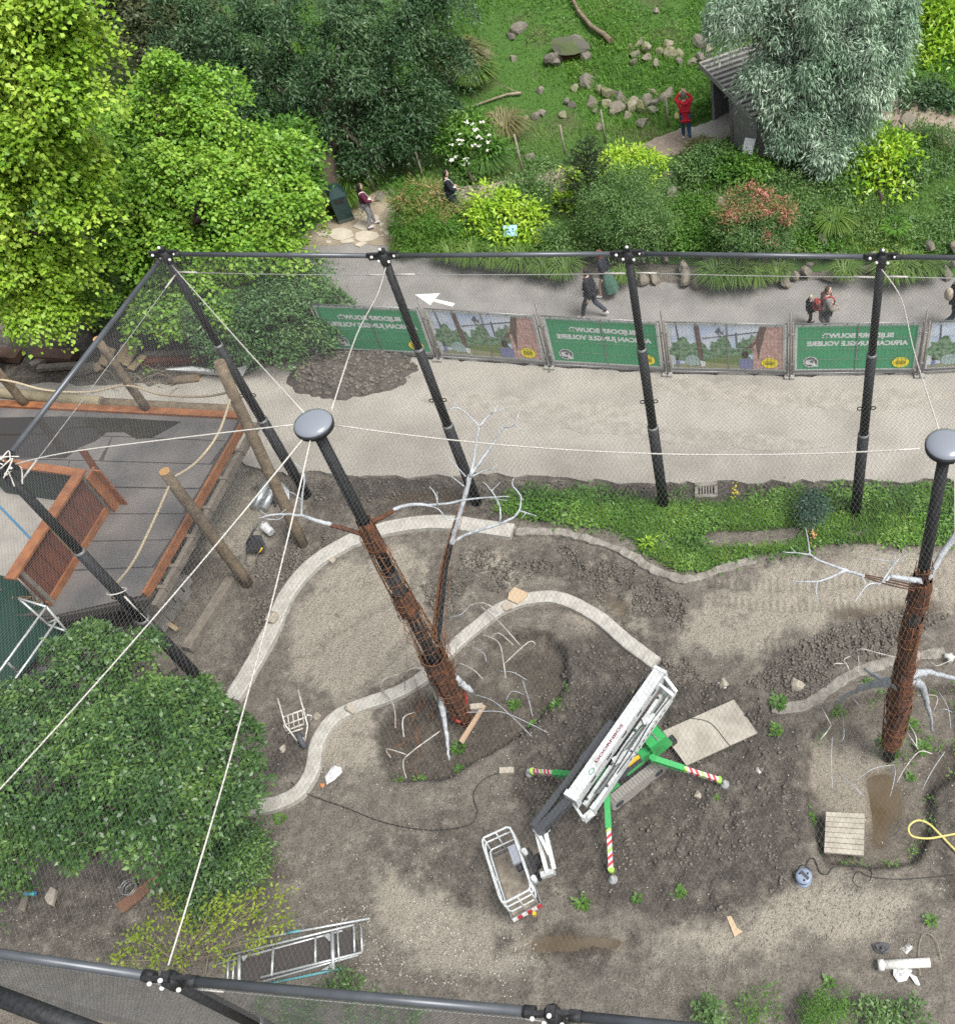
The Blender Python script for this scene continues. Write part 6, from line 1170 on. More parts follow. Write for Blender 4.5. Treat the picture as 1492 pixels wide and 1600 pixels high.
# garden fence posts
for u, v, tu, tv, lab in [(585, 298, 568, 243, 'thick garden post nearest the dark tree'), (662, 278, 646, 237, 'thin garden post left of the white flowering shrub'), (818, 275, 804, 210, 'tall pale garden post right of the white flowering shrub'), (884, 246, 877, 195, 'thin grey garden post in the middle of the slope'), (946, 224, 942, 172, 'thin grey garden post below the mossy stones'), (1044, 200, 1036, 150, 'grey garden post just left of the person in red')]:
    p = gp(u, v); q_ = Vector((p.x, p.y, p.z+.1)); tp = min((Vector((p.x, p.y, p.z+h_)) for h_ in np.linspace(.6, 2.2, 60)), key=lambda c: abs((lambda k: PY+F*k[1]/k[2])(RC.T@np.array([c.x, c.y, c.z-H]))-tv))
    O('garden_post', MB().tube([p-Vector((0, 0, .2)), tp], [.065 if u == 585 else .04, .05 if u == 585 else .032], 8), M('post_grey', (.27, .24, .19), .9, col2=(.19, .17, .13), ns=8), label=lab, cat='post', group='posts along the garden walk')
BRK = M('dead_branch', (.30, .25, .19), .9, col2=(.2, .16, .12), ns=8)
e = E('fallen_branch', gp(790, 155), 'pale fallen branch lying on the grass by the dark tree', 'branch'); O('stem', MB().tube([gp(u, v, .12) for u, v in [(815, 149), (795, 153), (770, 160), (745, 168), (728, 176)]], [.05, .02], 7), BRK, e); O('twig', MB().tube([gp(812, 150, .15), gp(783, 141, .2)], [.02, .01], 5), BRK, e)
e = E('fallen_branch', gp(930, 50), 'brown dead trunk sloping down past the stone shelter', 'branch'); O('stem', MB().tube([gp(u, v, .2) for u, v in [(890, -5), (905, 25), (925, 48), (945, 62), (955, 72)]], [.06, .11], 8), LOGM, e)

# ================================================================== plants
NR = np.random.default_rng(5)
def unit(a): return a/np.maximum(np.linalg.norm(a, axis=-1, keepdims=True), 1e-9)
def leafmesh(pos, ax, nr, L, W, mt, fold=.15):
    n = len(pos); ax = unit(ax); nr = unit(nr-ax*np.sum(nr*ax, -1, keepdims=True)); sd_ = np.cross(ax, nr)
    L = np.asarray(L).reshape(-1, 1)*np.ones((n, 1)); W = np.asarray(W).reshape(-1, 1)*np.ones((n, 1))
    a = pos; b_ = pos+ax*L*.45+sd_*W*.5+nr*W*fold; c = pos+ax*L-nr*L*.12; d = pos+ax*L*.45-sd_*W*.5+nr*W*fold
    V = np.stack([a, b_, c, d], 1).reshape(-1, 3); return npmesh(V, np.arange(4*n).reshape(-1, 4), mt)
def blob(u, v, Y, ru, rv, rd=None):
    c = atY(u, v, Y); s = pxm(c); return (np.array(c), np.array([ru/s, rd or .8*ru/s, rv/s]))
def blobz(u, v, z_, ru, rv, rd=None):
    c = at(u, v, z_); s = pxm(c); return (np.array(c), np.array([ru/s, rd or .85*ru/s, rv/s]))
def foliage(blobs, n, cl_n, cr, L, W, mt, droop=.25, flat=.55, up=.8, jit=.6, lo=.45, bot=-.55, seed=0, fold=.15):
    g = np.random.default_rng(seed); A = np.array([b_[1][0]*b_[1][2]+b_[1][0]*b_[1][1]*.5 for b_ in blobs]); A = A/A.sum(); P_, O_ = [], []
    for (c, r), w_ in zip(blobs, A):
        k = max(2, int(cl_n*w_)); d = unit(g.normal(size=(k*2, 3))); d = d[d[:, 2] > bot][:k]; k = len(d)
        rho = lo+(1.04-lo)*g.random((k, 1))**.55+.28*(g.random((k, 1)) > .88)
        cc = c+d*r*rho*(1+.22*np.sin(d[:, :1]*5+c[0])*np.cos(d[:, 1:2]*4+c[2]))
        m = max(3, int(n*w_/k)); sz = cr*g.uniform(.6, 1.35, (k, 1, 1))
        off = g.normal(size=(k, m, 3))*np.array([1, 1, flat])*sz; o_ = unit(d*.8+np.array([0, 0, .35]))[:, None, :]
        off = off+o_*sz*.2; P_.append((cc[:, None, :]+off).reshape(-1, 3)); O_.append(unit(o_+off/sz*.55).reshape(-1, 3))
    P_ = np.concatenate(P_); O_ = np.concatenate(O_); m = len(P_)
    ax = O_*.7+g.normal(size=(m, 3))*jit+np.array([0, 0, -droop]); nr = np.array([0, 0, up])+O_*.5+g.normal(size=(m, 3))*.45
    s = g.uniform(.65, 1.25, m); return leafmesh(P_, ax, nr, L*s, W*s, mt, fold)
def boughs(blobs, n, cl_n, R, L, W, mt, droop=.25, jit=.5, lo=.25, bot=-.5, seed=0, fold=.15, dome=.55, up=.8, hang=0., spike=.2):
    """crown built of overlapping leafy boughs with gaps between them"""
    g = np.random.default_rng(seed); A = np.array([b_[1][0]*b_[1][2]+b_[1][0]*b_[1][1]*.5 for b_ in blobs]); A = A/A.sum(); P_, O_ = [], []; m = max(8, int(n/cl_n))
    for (c, r), w_ in zip(blobs, A):
        k = max(3, int(cl_n*w_)); d = unit(g.normal(size=(k*3, 3))); d = d[d[:, 2] > bot][:k]; k = len(d)
        rho = lo+(1.-lo)*g.random((k, 1))**.45+spike*(g.random((k, 1)) > .82); cc = c+d*r*rho
        nn = unit(d*.75+np.array([0, 0, .65])+g.normal(size=(k, 3))*.25); t1 = unit(np.cross(nn, np.array([.3, .5, .1]))); t2 = np.cross(nn, t1)
        Rk = R*g.uniform(.5, 1.35, (k, 1)); th = g.uniform(0, 6.283, (k, m)); lob = 1+.35*np.sin(th*3+g.uniform(0, 6.28, (k, 1)))+.2*np.sin(th*7+g.uniform(0, 6.28, (k, 1)))
        q = g.random((k, m))**.6*Rk*lob; dr = (t1[:, None]*np.cos(th)[..., None]+t2[:, None]*np.sin(th)[..., None])
        p = cc[:, None]+dr*q[..., None]-nn[:, None]*(dome*q**2/Rk)[..., None]+g.normal(size=(k, m, 3))*R*.13-np.array([0, 0, hang])*(g.random((k, m))**2*R*2)[..., None]
        P_.append(p.reshape(-1, 3)); O_.append(unit(dr*.8+nn[:, None]*.35).reshape(-1, 3))
    P_ = np.concatenate(P_); O_ = np.concatenate(O_); M_ = len(P_)
    ax = O_*.8+g.normal(size=(M_, 3))*jit+np.array([0, 0, -droop]); nr = np.array([0, 0, up])+O_*.4+g.normal(size=(M_, 3))*.4
    sz = g.uniform(.5, 1.3, M_); return leafmesh(P_, ax, nr, L*sz, W*sz, mt, fold)
BARK = M('bark', (.085, .062, .045), .95, col2=(.05, .038, .03), ns=6, bump=.8, bs=20)
def tree(name, label, cat, base, blobs, n, cl_n, cr, L, W, mt, trunk=.2, group=None, limbs=8, seed=0, bark=None, bough=False, **k):
    e = E(name, base, label, cat, group); cs = [Vector(c) for c, r in blobs]; cen = sum(cs, Vector())/len(cs); tipz = max(c.z for c in cs); rr = random.Random(seed)
    if trunk:
        top_ = Vector((base.x*.35+cen.x*.65, base.y*.35+cen.y*.65, base.z+(cen.z-base.z)*.9)); bend = base.lerp(top_, .5)+Vector((rr.uniform(-.2, .2), rr.uniform(-.2, .2), 0))
        O('trunk', MB().tube(catmull([base-Vector((0, 0, .2)), base+Vector((0, 0, .3)), bend, top_], 4), [trunk*1.25, trunk*.55], 10), bark or BARK, e)
        for i in range(limbs):
            c, r = blobs[i % len(blobs)]; c = Vector(c); st = base.lerp(top_, rr.uniform(.45, .95)); en = c+Vector([rr.uniform(-.6, .6)*q_ for q_ in r])
            O('limb', MB().tube(catmull([st, st.lerp(en, .5)+Vector((0, 0, .15)), en], 4), [trunk*.42, trunk*.1], 6), bark or BARK, e)
    link('crown' if cat == 'tree' else 'foliage', (boughs if bough else foliage)(blobs, n, cl_n, cr, L, W, mt, seed=seed, **k), e).matrix_parent_inverse = Matrix.Translation(-base)
    return e
MAP = leafmat('maple_leaf', (.07, .19, .016), (.19, .37, .035), (.37, .54, .085), trans=.25); MAPY = leafmat('maple_leaf_yellow', (.11, .26, .016), (.27, .44, .035), (.46, .58, .09), trans=.25)
OAK = leafmat('dark_leaf', (.016, .05, .016), (.042, .10, .034), (.13, .21, .095), rough=.5, trans=.15); RHO = leafmat('rhodo_leaf', (.035, .10, .03), (.085, .18, .055), (.16, .27, .09), rough=.5, trans=.15); DUL = leafmat('dull_leaf', (.035, .05, .02), (.065, .085, .032), (.12, .13, .06), rough=.5, trans=.2)
WIL = leafmat('willow_leaf', (.10, .20, .11), (.29, .42, .29), (.60, .70, .56), rough=.5, trans=.2); LAU = leafmat('laurel_leaf', (.12, .30, .015), (.28, .48, .03), (.50, .64, .08), rough=.35, trans=.3); GLD = leafmat('golden_leaf', (.17, .36, .025), (.36, .56, .04), (.62, .74, .13), rough=.4, trans=.3)
NTR = leafmat('near_leaf', (.022, .07, .016), (.055, .14, .03), (.19, .33, .07), rough=.4, trans=.25); GRN1 = leafmat('fresh_leaf', (.045, .14, .015), (.09, .22, .025), (.16, .31, .04), rough=.5, trans=.3); GRN2 = leafmat('mid_leaf', (.045, .115, .026), (.10, .20, .05), (.19, .30, .10), rough=.5, trans=.25)
YEL_ = leafmat('sprig_leaf', (.16, .26, .02), (.28, .38, .03), (.42, .48, .06), trans=.4); PNK = leafmat('pink_flower', (.40, .10, .10), (.55, .20, .17), (.45, .22, .14), trans=.2); HEA = leafmat('heather_tip', (.30, .16, .07), (.34, .22, .10), (.22, .26, .08), trans=.2); STRAW = leafmat('dry_blade', (.12, .12, .04), (.18, .17, .07), (.25, .23, .12), trans=.2)
GRS = leafmat('grass_blade', (.035, .115, .010), (.09, .235, .016), (.19, .36, .032), rough=.6, trans=.3, ns=.45); GRSB = leafmat('bank_blade', (.05, .115, .016), (.12, .22, .035), (.24, .34, .08), rough=.6, trans=.3, ns=.6)
def gbase(x, y): return Vector((x, y, max(0., float(gz(x, y)))))
tree('maple_tree', 'bright green maple spreading behind the corner of the aviary frame', 'tree', gbase(-16.2, 23.4), [blob(*b_) for b_ in [(250, 135, 25.5, 45, 45), (300, 170, 25.5, 75, 55), (350, 235, 25, 75, 55), (240, 240, 24.5, 110, 75), (420, 255, 25, 50, 60), (410, 310, 24, 85, 55), (320, 310, 23.6, 130, 60), (190, 330, 23.5, 90, 80), (460, 335, 23.6, 40, 32), (250, 400, 22.8, 110, 55), (390, 375, 23.2, 85, 42), (150, 420, 22.6, 90, 60), (330, 440, 22.2, 75, 35), (240, 475, 22, 65, 32)]], 85000, 190, .6, .115, .095, MAP, .24, group='maple trees', limbs=18, seed=1, bough=True, up=1.1, lo=.5, dome=.75, spike=.35)
tree('maple_tree', 'tall yellow-green maple filling the top left corner', 'tree', gbase(-21.8, 21.5), [blob(*b_) for b_ in [(40, 20, 21.5, 90, 60), (110, 60, 22, 50, 60), (30, 110, 21, 85, 70), (100, 150, 21.3, 65, 60), (20, 220, 20.6, 70, 75), (110, 250, 21.3, 55, 65), (50, 320, 20.5, 75, 70), (20, 400, 20.2, 60, 60), (90, 400, 20.8, 50, 55), (50, 470, 20.2, 60, 42), (-40, 250, 20.5, 60, 120), (-40, 60, 21, 60, 90)]], 68000, 160, .6, .12, .1, MAPY, .28, group='maple trees', limbs=18, seed=2, bough=True, up=1.0, lo=.5, dome=.75)
tree('oak_tree', 'big dark green tree with a brown trunk behind the litter bin', 'tree', gp(520, 318), [blob(*b_) for b_ in [(480, 15, 32, 120, 55), (590, 30, 32, 110, 60), (390, 60, 32, 80, 50), (690, 30, 32, 65, 55), (520, 90, 31, 110, 50), (630, 100, 31, 95, 50), (430, 130, 31, 85, 45), (350, 120, 31.5, 60, 45), (560, 155, 30.5, 95, 40), (660, 160, 30.3, 60, 45), (480, 185, 30.2, 70, 32), (590, 205, 29.8, 70, 32), (640, 215, 29.6, 38, 26), (400, 190, 30.5, 55, 40), (300, 60, 33, 60, 60), (700, 100, 31.2, 50, 40), (560, 240, 29.4, 30, 20), (330, 10, 34, 60, 40)]], 100000, 250, .62, .14, .042, OAK, .42, limbs=20, seed=3, bough=True, jit=.6, droop=.3, dome=.9, lo=.5)
tree('brown_shrub', 'dull olive shrub between the yellow maple and the dark tree', 'shrub', gbase(-25, 35), [blob(*b_) for b_ in [(205, 25, 35.5, 60, 45), (250, 60, 35, 50, 40), (200, 85, 34, 55, 35), (290, 25, 36, 50, 35), (270, 105, 34, 40, 30), (170, 10, 36, 40, 40)]], 16000, 320, .25, .15, .08, DUL, .12, limbs=4, seed=4)
tree('laurel_bush', 'glossy green laurel beside the dark trunk', 'shrub', gbase(-14.6, 27.2), [blob(*b_) for b_ in [(450, 225, 28, 38, 35), (465, 265, 27.5, 30, 28), (430, 265, 27.6, 30, 30), (480, 290, 27.2, 15, 15)]], 5000, 130, .2, .19, .07, GRN1, .06, limbs=3, seed=5)
tree('willow_tree', 'silvery green willow standing over the shed', 'tree', gp(1262, 274), [blob(*b_) for b_ in [(1250, -40, 29.2, 120, 45), (1350, -30, 29.2, 90, 50), (1180, 5, 29, 70, 42), (1290, 20, 28.8, 95, 45), (1385, 30, 28.8, 55, 55), (1140, 25, 29, 42, 34), (1215, 65, 28.6, 60, 42), (1310, 75, 28.4, 85, 42), (1385, 90, 28.4, 45, 42), (1200, 110, 28.3, 42, 34), (1260, 125, 28.1, 60, 38), (1345, 135, 28, 58, 38), (1225, 165, 27.9, 45, 30), (1300, 175, 27.8, 60, 32), (1365, 165, 28, 32, 28), (1240, 205, 27.6, 38, 22), (1305, 212, 27.5, 40, 22), (1280, 238, 27.3, 30, 14)]], 110000, 330, .5, .16, .034, WIL, .2, limbs=16, seed=6, bough=True, jit=.45, droop=.7, up=.35, dome=.7, hang=.5)
tree('laurel_bush', 'bright laurel in the top right corner', 'shrub', gbase(9.3, 34), [blob(*b_) for b_ in [(1475, 15, 35, 45, 40), (1465, 70, 34, 38, 40), (1485, 115, 33, 35, 35), (1455, 105, 33, 22, 25)]], 6000, 150, .22, .22, .085, LAU, .08, limbs=3, seed=7)
tree('laurel_bush', 'bright yellow-green laurel right of the willow trunk', 'shrub', gp(1375, 318), [blob(*b_) for b_ in [(1385, 235, 27.6, 38, 28), (1395, 262, 27.2, 38, 28), (1365, 275, 27, 32, 26), (1385, 300, 26.6, 36, 18), (1350, 302, 26.5, 20, 12), (1360, 245, 27.5, 22, 22)]], 3200, 110, .16, .2, .08, LAU, .05, limbs=4, seed=8)
tree('heather_bush', 'rounded wispy bush with pinkish tips in front of the path opening', 'shrub', gbase(-9.3, 26.3), [blob(*b_) for b_ in [(655, 312, 26.9, 42, 28), (690, 325, 26.8, 25, 25), (655, 350, 26.4, 46, 34), (690, 355, 26.2, 28, 24), (660, 375, 26, 38, 16)]], 14000, 260, .16, .16, .018, GRN1, .05, limbs=3, seed=9, droop=.4, jit=.5)
hb_ = bpy.data.objects['heather_bush']; link('pink_tips', foliage([blob(655, 302, 26.9, 36, 14), blob(670, 325, 26.6, 36, 18), blob(690, 312, 26.9, 14, 14), blob(640, 320, 26.6, 14, 18)], 2600, 70, .13, .16, .022, HEA, seed=10, droop=.3), hb_)
tree('euonymus_bush', 'yellow variegated bush behind the low information board', 'shrub', gbase(-6.2, 26.2), [blob(*b_) for b_ in [(765, 320, 26.8, 32, 20), (800, 335, 26.4, 40, 26), (755, 345, 26.3, 22, 25), (835, 360, 26, 30, 24), (800, 365, 25.9, 30, 14), (742, 375, 25.9, 14, 10)]], 4200, 150, .14, .16, .065, GLD, .05, limbs=3, seed=11)
tree('green_bush', 'green bush partly in front of the yellow variegated bush', 'shrub', gbase(-6.5, 25.9), [blob(*b_) for b_ in [(775, 365, 25.9, 28, 18), (755, 385, 25.7, 22, 10), (715, 365, 26, 18, 14)]], 3500, 90, .13, .1, .04, GRN1, 0, seed=12)
tree('green_bush', 'green leafy bush at the back right of the yellow variegated bush', 'shrub', gbase(-5.4, 27.3), [blob(*b_) for b_ in [(825, 300, 27.4, 32, 18), (845, 320, 27, 22, 24), (800, 298, 27.4, 18, 14)]], 3500, 90, .13, .1, .045, GRN2, 0, seed=13)
eld = tree('elder_shrub', 'green elder with flat white flower heads on the slope', 'shrub', gp(740, 290), [blob(*b_) for b_ in [(735, 205, 29.6, 34, 20), (750, 230, 29.3, 34, 22), (715, 225, 29.4, 26, 22), (735, 255, 29, 36, 16), (730, 190, 29.8, 18, 12)]], 3600, 130, .16, .16, .06, GRN1, .05, limbs=5, seed=14)
for k, (u, v, s) in enumerate([(730, 191, 1), (738, 194, .7), (752, 191, 1), (743, 203, 1.1), (764, 211, .9), (747, 214, 1), (763, 222, 1), (716, 219, 1), (722, 220, .9), (707, 226, 1.1), (718, 226, .8), (739, 228, .9), (748, 229, .9), (742, 226, .7), (761, 235, .7), (705, 251, 1.3), (712, 245, .8), (728, 249, 1.1), (725, 257, 1.2), (733, 255, .9), (752, 217, .7), (718, 210, .7)]):
    c = atY(u, v, 28.6); mb = MB(); rr = random.Random(k)
    for j in range(14): a, r_ = rr.uniform(0, 6.28), rr.uniform(0, .085)*s; mb.rock(c+Vector((r_*math.cos(a), r_*math.sin(a)*.9, rr.uniform(-.015, .03))), (.026*s, .026*s, .018*s), k*20+j, 1)
    O('flower_head', mb, M('elder_white', (.74, .74, .66), .8), eld)
tree('golden_shrub', 'golden yellow shrub beside the garden walk', 'shrub', gbase(-2.9, 28.3), [blob(*b_) for b_ in [(950, 258, 28.6, 30, 16), (985, 250, 28.6, 36, 14), (1015, 262, 28.3, 22, 20), (925, 275, 28.2, 24, 18), (985, 275, 28, 40, 18)]], 4200, 150, .14, .15, .06, GLD, .05, limbs=3, seed=15)
tree('golden_shrub', 'golden shrub showing through the small spruce', 'shrub', gbase(-4.3, 27.2), [blob(*b_) for b_ in [(900, 290, 27.6, 18, 18), (905, 325, 27, 18, 22), (890, 315, 27.1, 14, 14)]], 1500, 60, .13, .15, .06, GLD, .03, limbs=2, seed=16)
tree('privet_bush', 'dull green small-leaved bush in front of the golden shrub', 'shrub', gbase(-2.7, 26.8), [blobz(*b_) for b_ in [(965, 292, 2.0, 48, 24), (1010, 292, 1.8, 32, 24), (970, 322, 1.9, 58, 30), (1005, 342, 1.5, 42, 26), (945, 348, 1.4, 36, 24), (980, 362, 1.1, 44, 18)]], 20000, 320, .16, .075, .028, GRN2, .05, limbs=3, seed=17)
sp = gbase(-4.05, 26.5); e = E('spruce_tree', sp, 'small dark spruce with spiky tiers left of the golden shrub', 'tree'); O('trunk', MB().tube([sp, sp+Vector((0, 0, 2.6))], [.07, .012], 7), BARK, e); pos = []; axx = []; rr = random.Random(4)
for k in range(11):
    z_ = .25+k*.22; L_ = 1.05*(1-k/11.5)+.1
    for j in range(8 if k < 8 else 5):
        t = j*.785+k*.4+rr.uniform(-.2, .2); d = Vector((math.cos(t), math.sin(t), .25+.05*k)); b0 = sp+Vector((0, 0, z_)); O('bough', MB().tube([b0, b0+d*L_*.5, b0+d*L_+Vector((0, 0, .05))], [.02, .006], 5), BARK, e)
        for q_ in range(int(60*L_)+10): s = rr.uniform(.15, 1); pos.append(b0+d*L_*s); axx.append(Vector(d)*.5+Vector((rr.uniform(-1, 1), rr.uniform(-1, 1), rr.uniform(-.6, .8))))
link('needles', leafmesh(np.array(pos), np.array(axx), NR.normal(size=(len(pos), 3)), .13, .022, leafmat('spruce_needle', (.015, .045, .015), (.03, .075, .025), (.05, .1, .035), trans=.1)), e).matrix_parent_inverse = Matrix.Translation(-sp)
pk = tree('pink_shrub', 'arching shrub with pink flower clusters above the path', 'shrub', gbase(1.0, 25.2), [blobz(*b_) for b_ in [(1180, 322, 1.9, 42, 22), (1215, 340, 1.6, 30, 24), (1150, 345, 1.6, 30, 26), (1180, 355, 1.6, 50, 28), (1200, 375, 1.1, 38, 16), (1150, 375, 1.1, 28, 16)]], 15000, 280, .15, .1, .022, GRN2, .05, limbs=4, seed=18, droop=.35, jit=.5)
link('pink_flowers', foliage([blobz(1190, 307, 2.25, 14, 8), blobz(1150, 337, 2.0, 12, 8), blobz(1193, 332, 2.1, 7, 16), blobz(1215, 318, 2.0, 12, 8), blobz(1203, 372, 1.6, 8, 12), blobz(1175, 285, 2.4, 4, 10), blobz(1228, 342, 1.9, 6, 12)], 900, 60, .07, .07, .035, PNK, seed=19), pk)
link('brown_tips', foliage([blobz(1170, 315, 2.1, 40, 12), blobz(1222, 335, 1.9, 16, 18), blobz(1135, 345, 1.8, 12, 14)], 2000, 70, .12, .12, .02, HEA, seed=20, droop=.3), pk)
for lab, bl, mt, n, L, W, sd_ in [('dark green perennial clump beside the concrete walk', [(1110, 245, 28.5, 30, 18), (1090, 262, 28.2, 24, 14)], GRN2, 3000, .12, .04, 21), ('fresh green clump below the white sign', [(1150, 262, 27.9, 28, 14), (1185, 268, 27.6, 20, 10)], GRN1, 2600, .12, .05, 22), ('blue-green bush at the right of the bright laurel', [(1425, 270, 27.4, 16, 26), (1415, 300, 27, 14, 16)], GRN2, 1600, .12, .05, 23), ('leafy weeds along the right edge of the garden', [(1470, 330, 26.5, 35, 26), (1455, 365, 25.8, 40, 20), (1480, 390, 25.2, 30, 10)], GRN2, 4500, .12, .06, 24),
                                ('wild greenery beside the upper walk', [(1470, 230, 29, 40, 30), (1440, 215, 29.5, 28, 16), (1480, 270, 28, 30, 24)], GRN2, 4500, .13, .03, 25), ('dark undergrowth behind the upper walk at the right', [(1430, 150, 32, 40, 18), (1475, 165, 31.5, 30, 16)], OAK, 2600, .16, .06, 26), ('tall meadow herbs in the middle of the bank below the fern', [(1075, 330, 26.6, 34, 14), (1110, 345, 26.1, 30, 12)], GRN1, 2600, .11, .04, 50), ('mixed greenery right of the pink flowering shrub', [(1265, 335, 26, 34, 14), (1300, 345, 25.8, 30, 12)], GRN2, 2800, .11, .035, 51), ('low leafy plants under the dull green bush', [(1000, 378, 25.3, 40, 10), (940, 378, 25.5, 36, 10)], GRN2, 2600, .1, .04, 52),
                                ('fresh leafy plants just behind the back rail below the willow', [(1290, 378, 25.1, 34, 9), (1250, 380, 25, 26, 8)], GRN1, 2400, .1, .04, 53), ('dark leafy clump under the willow trunk', [(1310, 290, 27.2, 28, 12), (1220, 285, 27.4, 26, 10)], GRN2, 2400, .11, .045, 54), ('bright herbs beside the dark layered rock', [(1095, 375, 25.3, 30, 10), (1060, 370, 25.5, 24, 10)], GRN1, 2200, .1, .045, 55), ('green clump on the bank left of the spruce', [(865, 370, 25.7, 24, 14), (880, 385, 25.4, 26, 8)], GRN2, 2200, .1, .035, 56), ('yellowish low plants by the fourth back pole', [(1440, 380, 25, 30, 10), (1380, 380, 25, 20, 8)], YEL_, 1200, .09, .04, 27)]:
    bb2 = [blob(b_[0], b_[1], b_[2]*.982, b_[3], b_[4]) for b_ in bl]; c0 = bb2[0][0]; tree('perennial_clump', lab, 'shrub', gbase(c0[0], c0[1]-.3), bb2, n, 90, .15, L, W, mt, 0, seed=sd_)
tree('dark_hedge', 'dense dark green evergreen bush left of the leftmost green banner', 'shrub', gbase(-13.2, 21.2), [blobz(*b_) for b_ in [(470, 443, 1.7, 55, 26), (510, 478, 1.3, 40, 30), (430, 468, 1.9, 60, 38), (380, 488, 1.9, 50, 42), (480, 508, 1.0, 58, 34), (425, 525, 1.0, 58, 34), (365, 530, 1.0, 48, 30), (330, 500, 1.7, 45, 42), (528, 505, .8, 24, 28)]], 34000, 260, .34, .11, .05, RHO, .1, limbs=4, seed=28, bough=True)
tree('dark_hedge', 'shadowy evergreen hedge under the maples behind the timber heap', 'shrub', gbase(-19.2, 23), [blob(*b_) for b_ in [(270, 505, 23, 50, 38), (200, 500, 23.6, 60, 35), (120, 500, 24, 60, 32), (40, 500, 24.4, 60, 32), (-30, 490, 24.6, 60, 40), (160, 455, 25, 120, 40), (30, 440, 25.5, 100, 40)]], 34000, 260, .4, .11, .05, RHO, .1, limbs=4, seed=29, bough=True)
tree('broadleaf_tree', 'round-crowned dark green tree filling the bottom left', 'tree', at(150, 1330), [blobz(*b_) for b_ in [(140, 1010, 3.0, 50, 40), (190, 1050, 3.2, 60, 45), (90, 1080, 3.3, 75, 50), (230, 1110, 3.3, 75, 50), (325, 1120, 2.6, 60, 42), (20, 1130, 3.4, 80, 60), (150, 1160, 3.7, 90, 60), (280, 1180, 3.3, 80, 50), (365, 1160, 2.3, 45, 42), (60, 1230, 3.6, 90, 60), (190, 1240, 3.6, 90, 55), (305, 1250, 3.0, 70, 48), (365, 1225, 2.3, 30, 32), (100, 1290, 3.1, 80, 38), (225, 1295, 3.1, 70, 34), (25, 1320, 2.6, 55, 42), (-40, 1250, 3.4, 80, 100), (310, 1310, 2.1, 48, 30), (-8, 1390, 1.4, 34, 30)]], 70000, 230, .36, .105, .055, NTR, .16, limbs=16, seed=30, bough=True, lo=.5, dome=.8, spike=.4)
tree('understorey_bush', 'low dark green growth under the right side of the bottom left tree', 'shrub', at(360, 1380), [blobz(*b_) for b_ in [(315, 1350, .8, 50, 30), (365, 1325, .8, 40, 30), (325, 1385, .5, 45, 20), (390, 1355, .5, 26, 22)]], 9000, 220, .12, .085, .04, NTR, .0, seed=31)
# sparse yellow-green sprig shrub in front
sb0 = at(300, 1510); e = E('sprig_shrub', sb0, 'sparse yellow-green shrub with bare stems beside the scaffold frames', 'shrub'); rr = random.Random(9); pos = []; axx = []
for u, v in [(265, 1410), (290, 1430), (330, 1415), (345, 1440), (400, 1400), (440, 1400), (380, 1440), (230, 1450), (250, 1480), (200, 1490), (210, 1465), (320, 1470), (350, 1490), (280, 1500), (400, 1470), (440, 1440), (300, 1450), (360, 1410), (240, 1500), (185, 1500), (395, 1420), (330, 1440), (420, 1455), (275, 1440)]:
    tip = at(u, v, rr.uniform(.5, 1.1)); O('stem', MB().tube(catmull([sb0+Vector((rr.uniform(-.5, .5), rr.uniform(-.2, .2), 0)), sb0.lerp(tip, .5)+Vector((rr.uniform(-.1, .1), 0, .2)), tip], 4), [.013, .005], 5), M('sprig_stem', (.22, .18, .12), .9), e)
    for q_ in range(46): s = abs(rr.gauss(0, .16)); pos.append(tip+Vector((rr.gauss(0, .13), rr.gauss(0, .13), rr.gauss(0, .07)))); axx.append(Vector((rr.gauss(0, 1), rr.gauss(0, 1), rr.gauss(.1, .5))))
pos = np.array(pos); link('foliage', leafmesh(pos, np.array(axx), NR.normal(size=(len(pos), 3))*.5+np.array([0, 0, 1.]), .09, .045, YEL_), e).matrix_parent_inverse = Matrix.Translation(-sb0)
for lab, bl, mt, n, L, W, sd_, nm in [('clipped round green shrub at the bottom right edge', [(1288, 1578, .42, 36, 30), (1290, 1600, .3, 40, 30)], GRN1, 7000, .035, .015, 32, 'round_shrub'), ('small glossy-leaved bush left of the round shrub', [(1105, 1578, .4, 20, 20), (1110, 1598, .25, 22, 18)], GRN2, 500, .1, .045, 33, 'leafy_bush'), ('glossy-leaved bush right of the round shrub', [(1362, 1578, .4, 16, 18), (1385, 1596, .3, 26, 14), (1425, 1590, .35, 22, 14)], GRN2, 900, .1, .045, 34, 'leafy_bush'), ('low weeds left of the round shrub', [(1190, 1568, .2, 30, 12), (1160, 1588, .2, 30, 12)], GRN1, 500, .08, .03, 35, 'leafy_bush'), ('low green plants seen through the near net', [(520, 1575, .25, 50, 18), (620, 1590, .25, 40, 14), (545, 1545, .2, 30, 10), (430, 1580, .3, 40, 16)], GRN2, 2200, .08, .035, 36, 'leafy_bush')]:
    bb2 = [blobz(*b_) for b_ in bl]; c0 = bb2[0][0]; tree(nm, lab, 'shrub', Vector((c0[0], c0[1], 0)), bb2, n, 60, .07, L, W, mt, 0, seed=sd_)
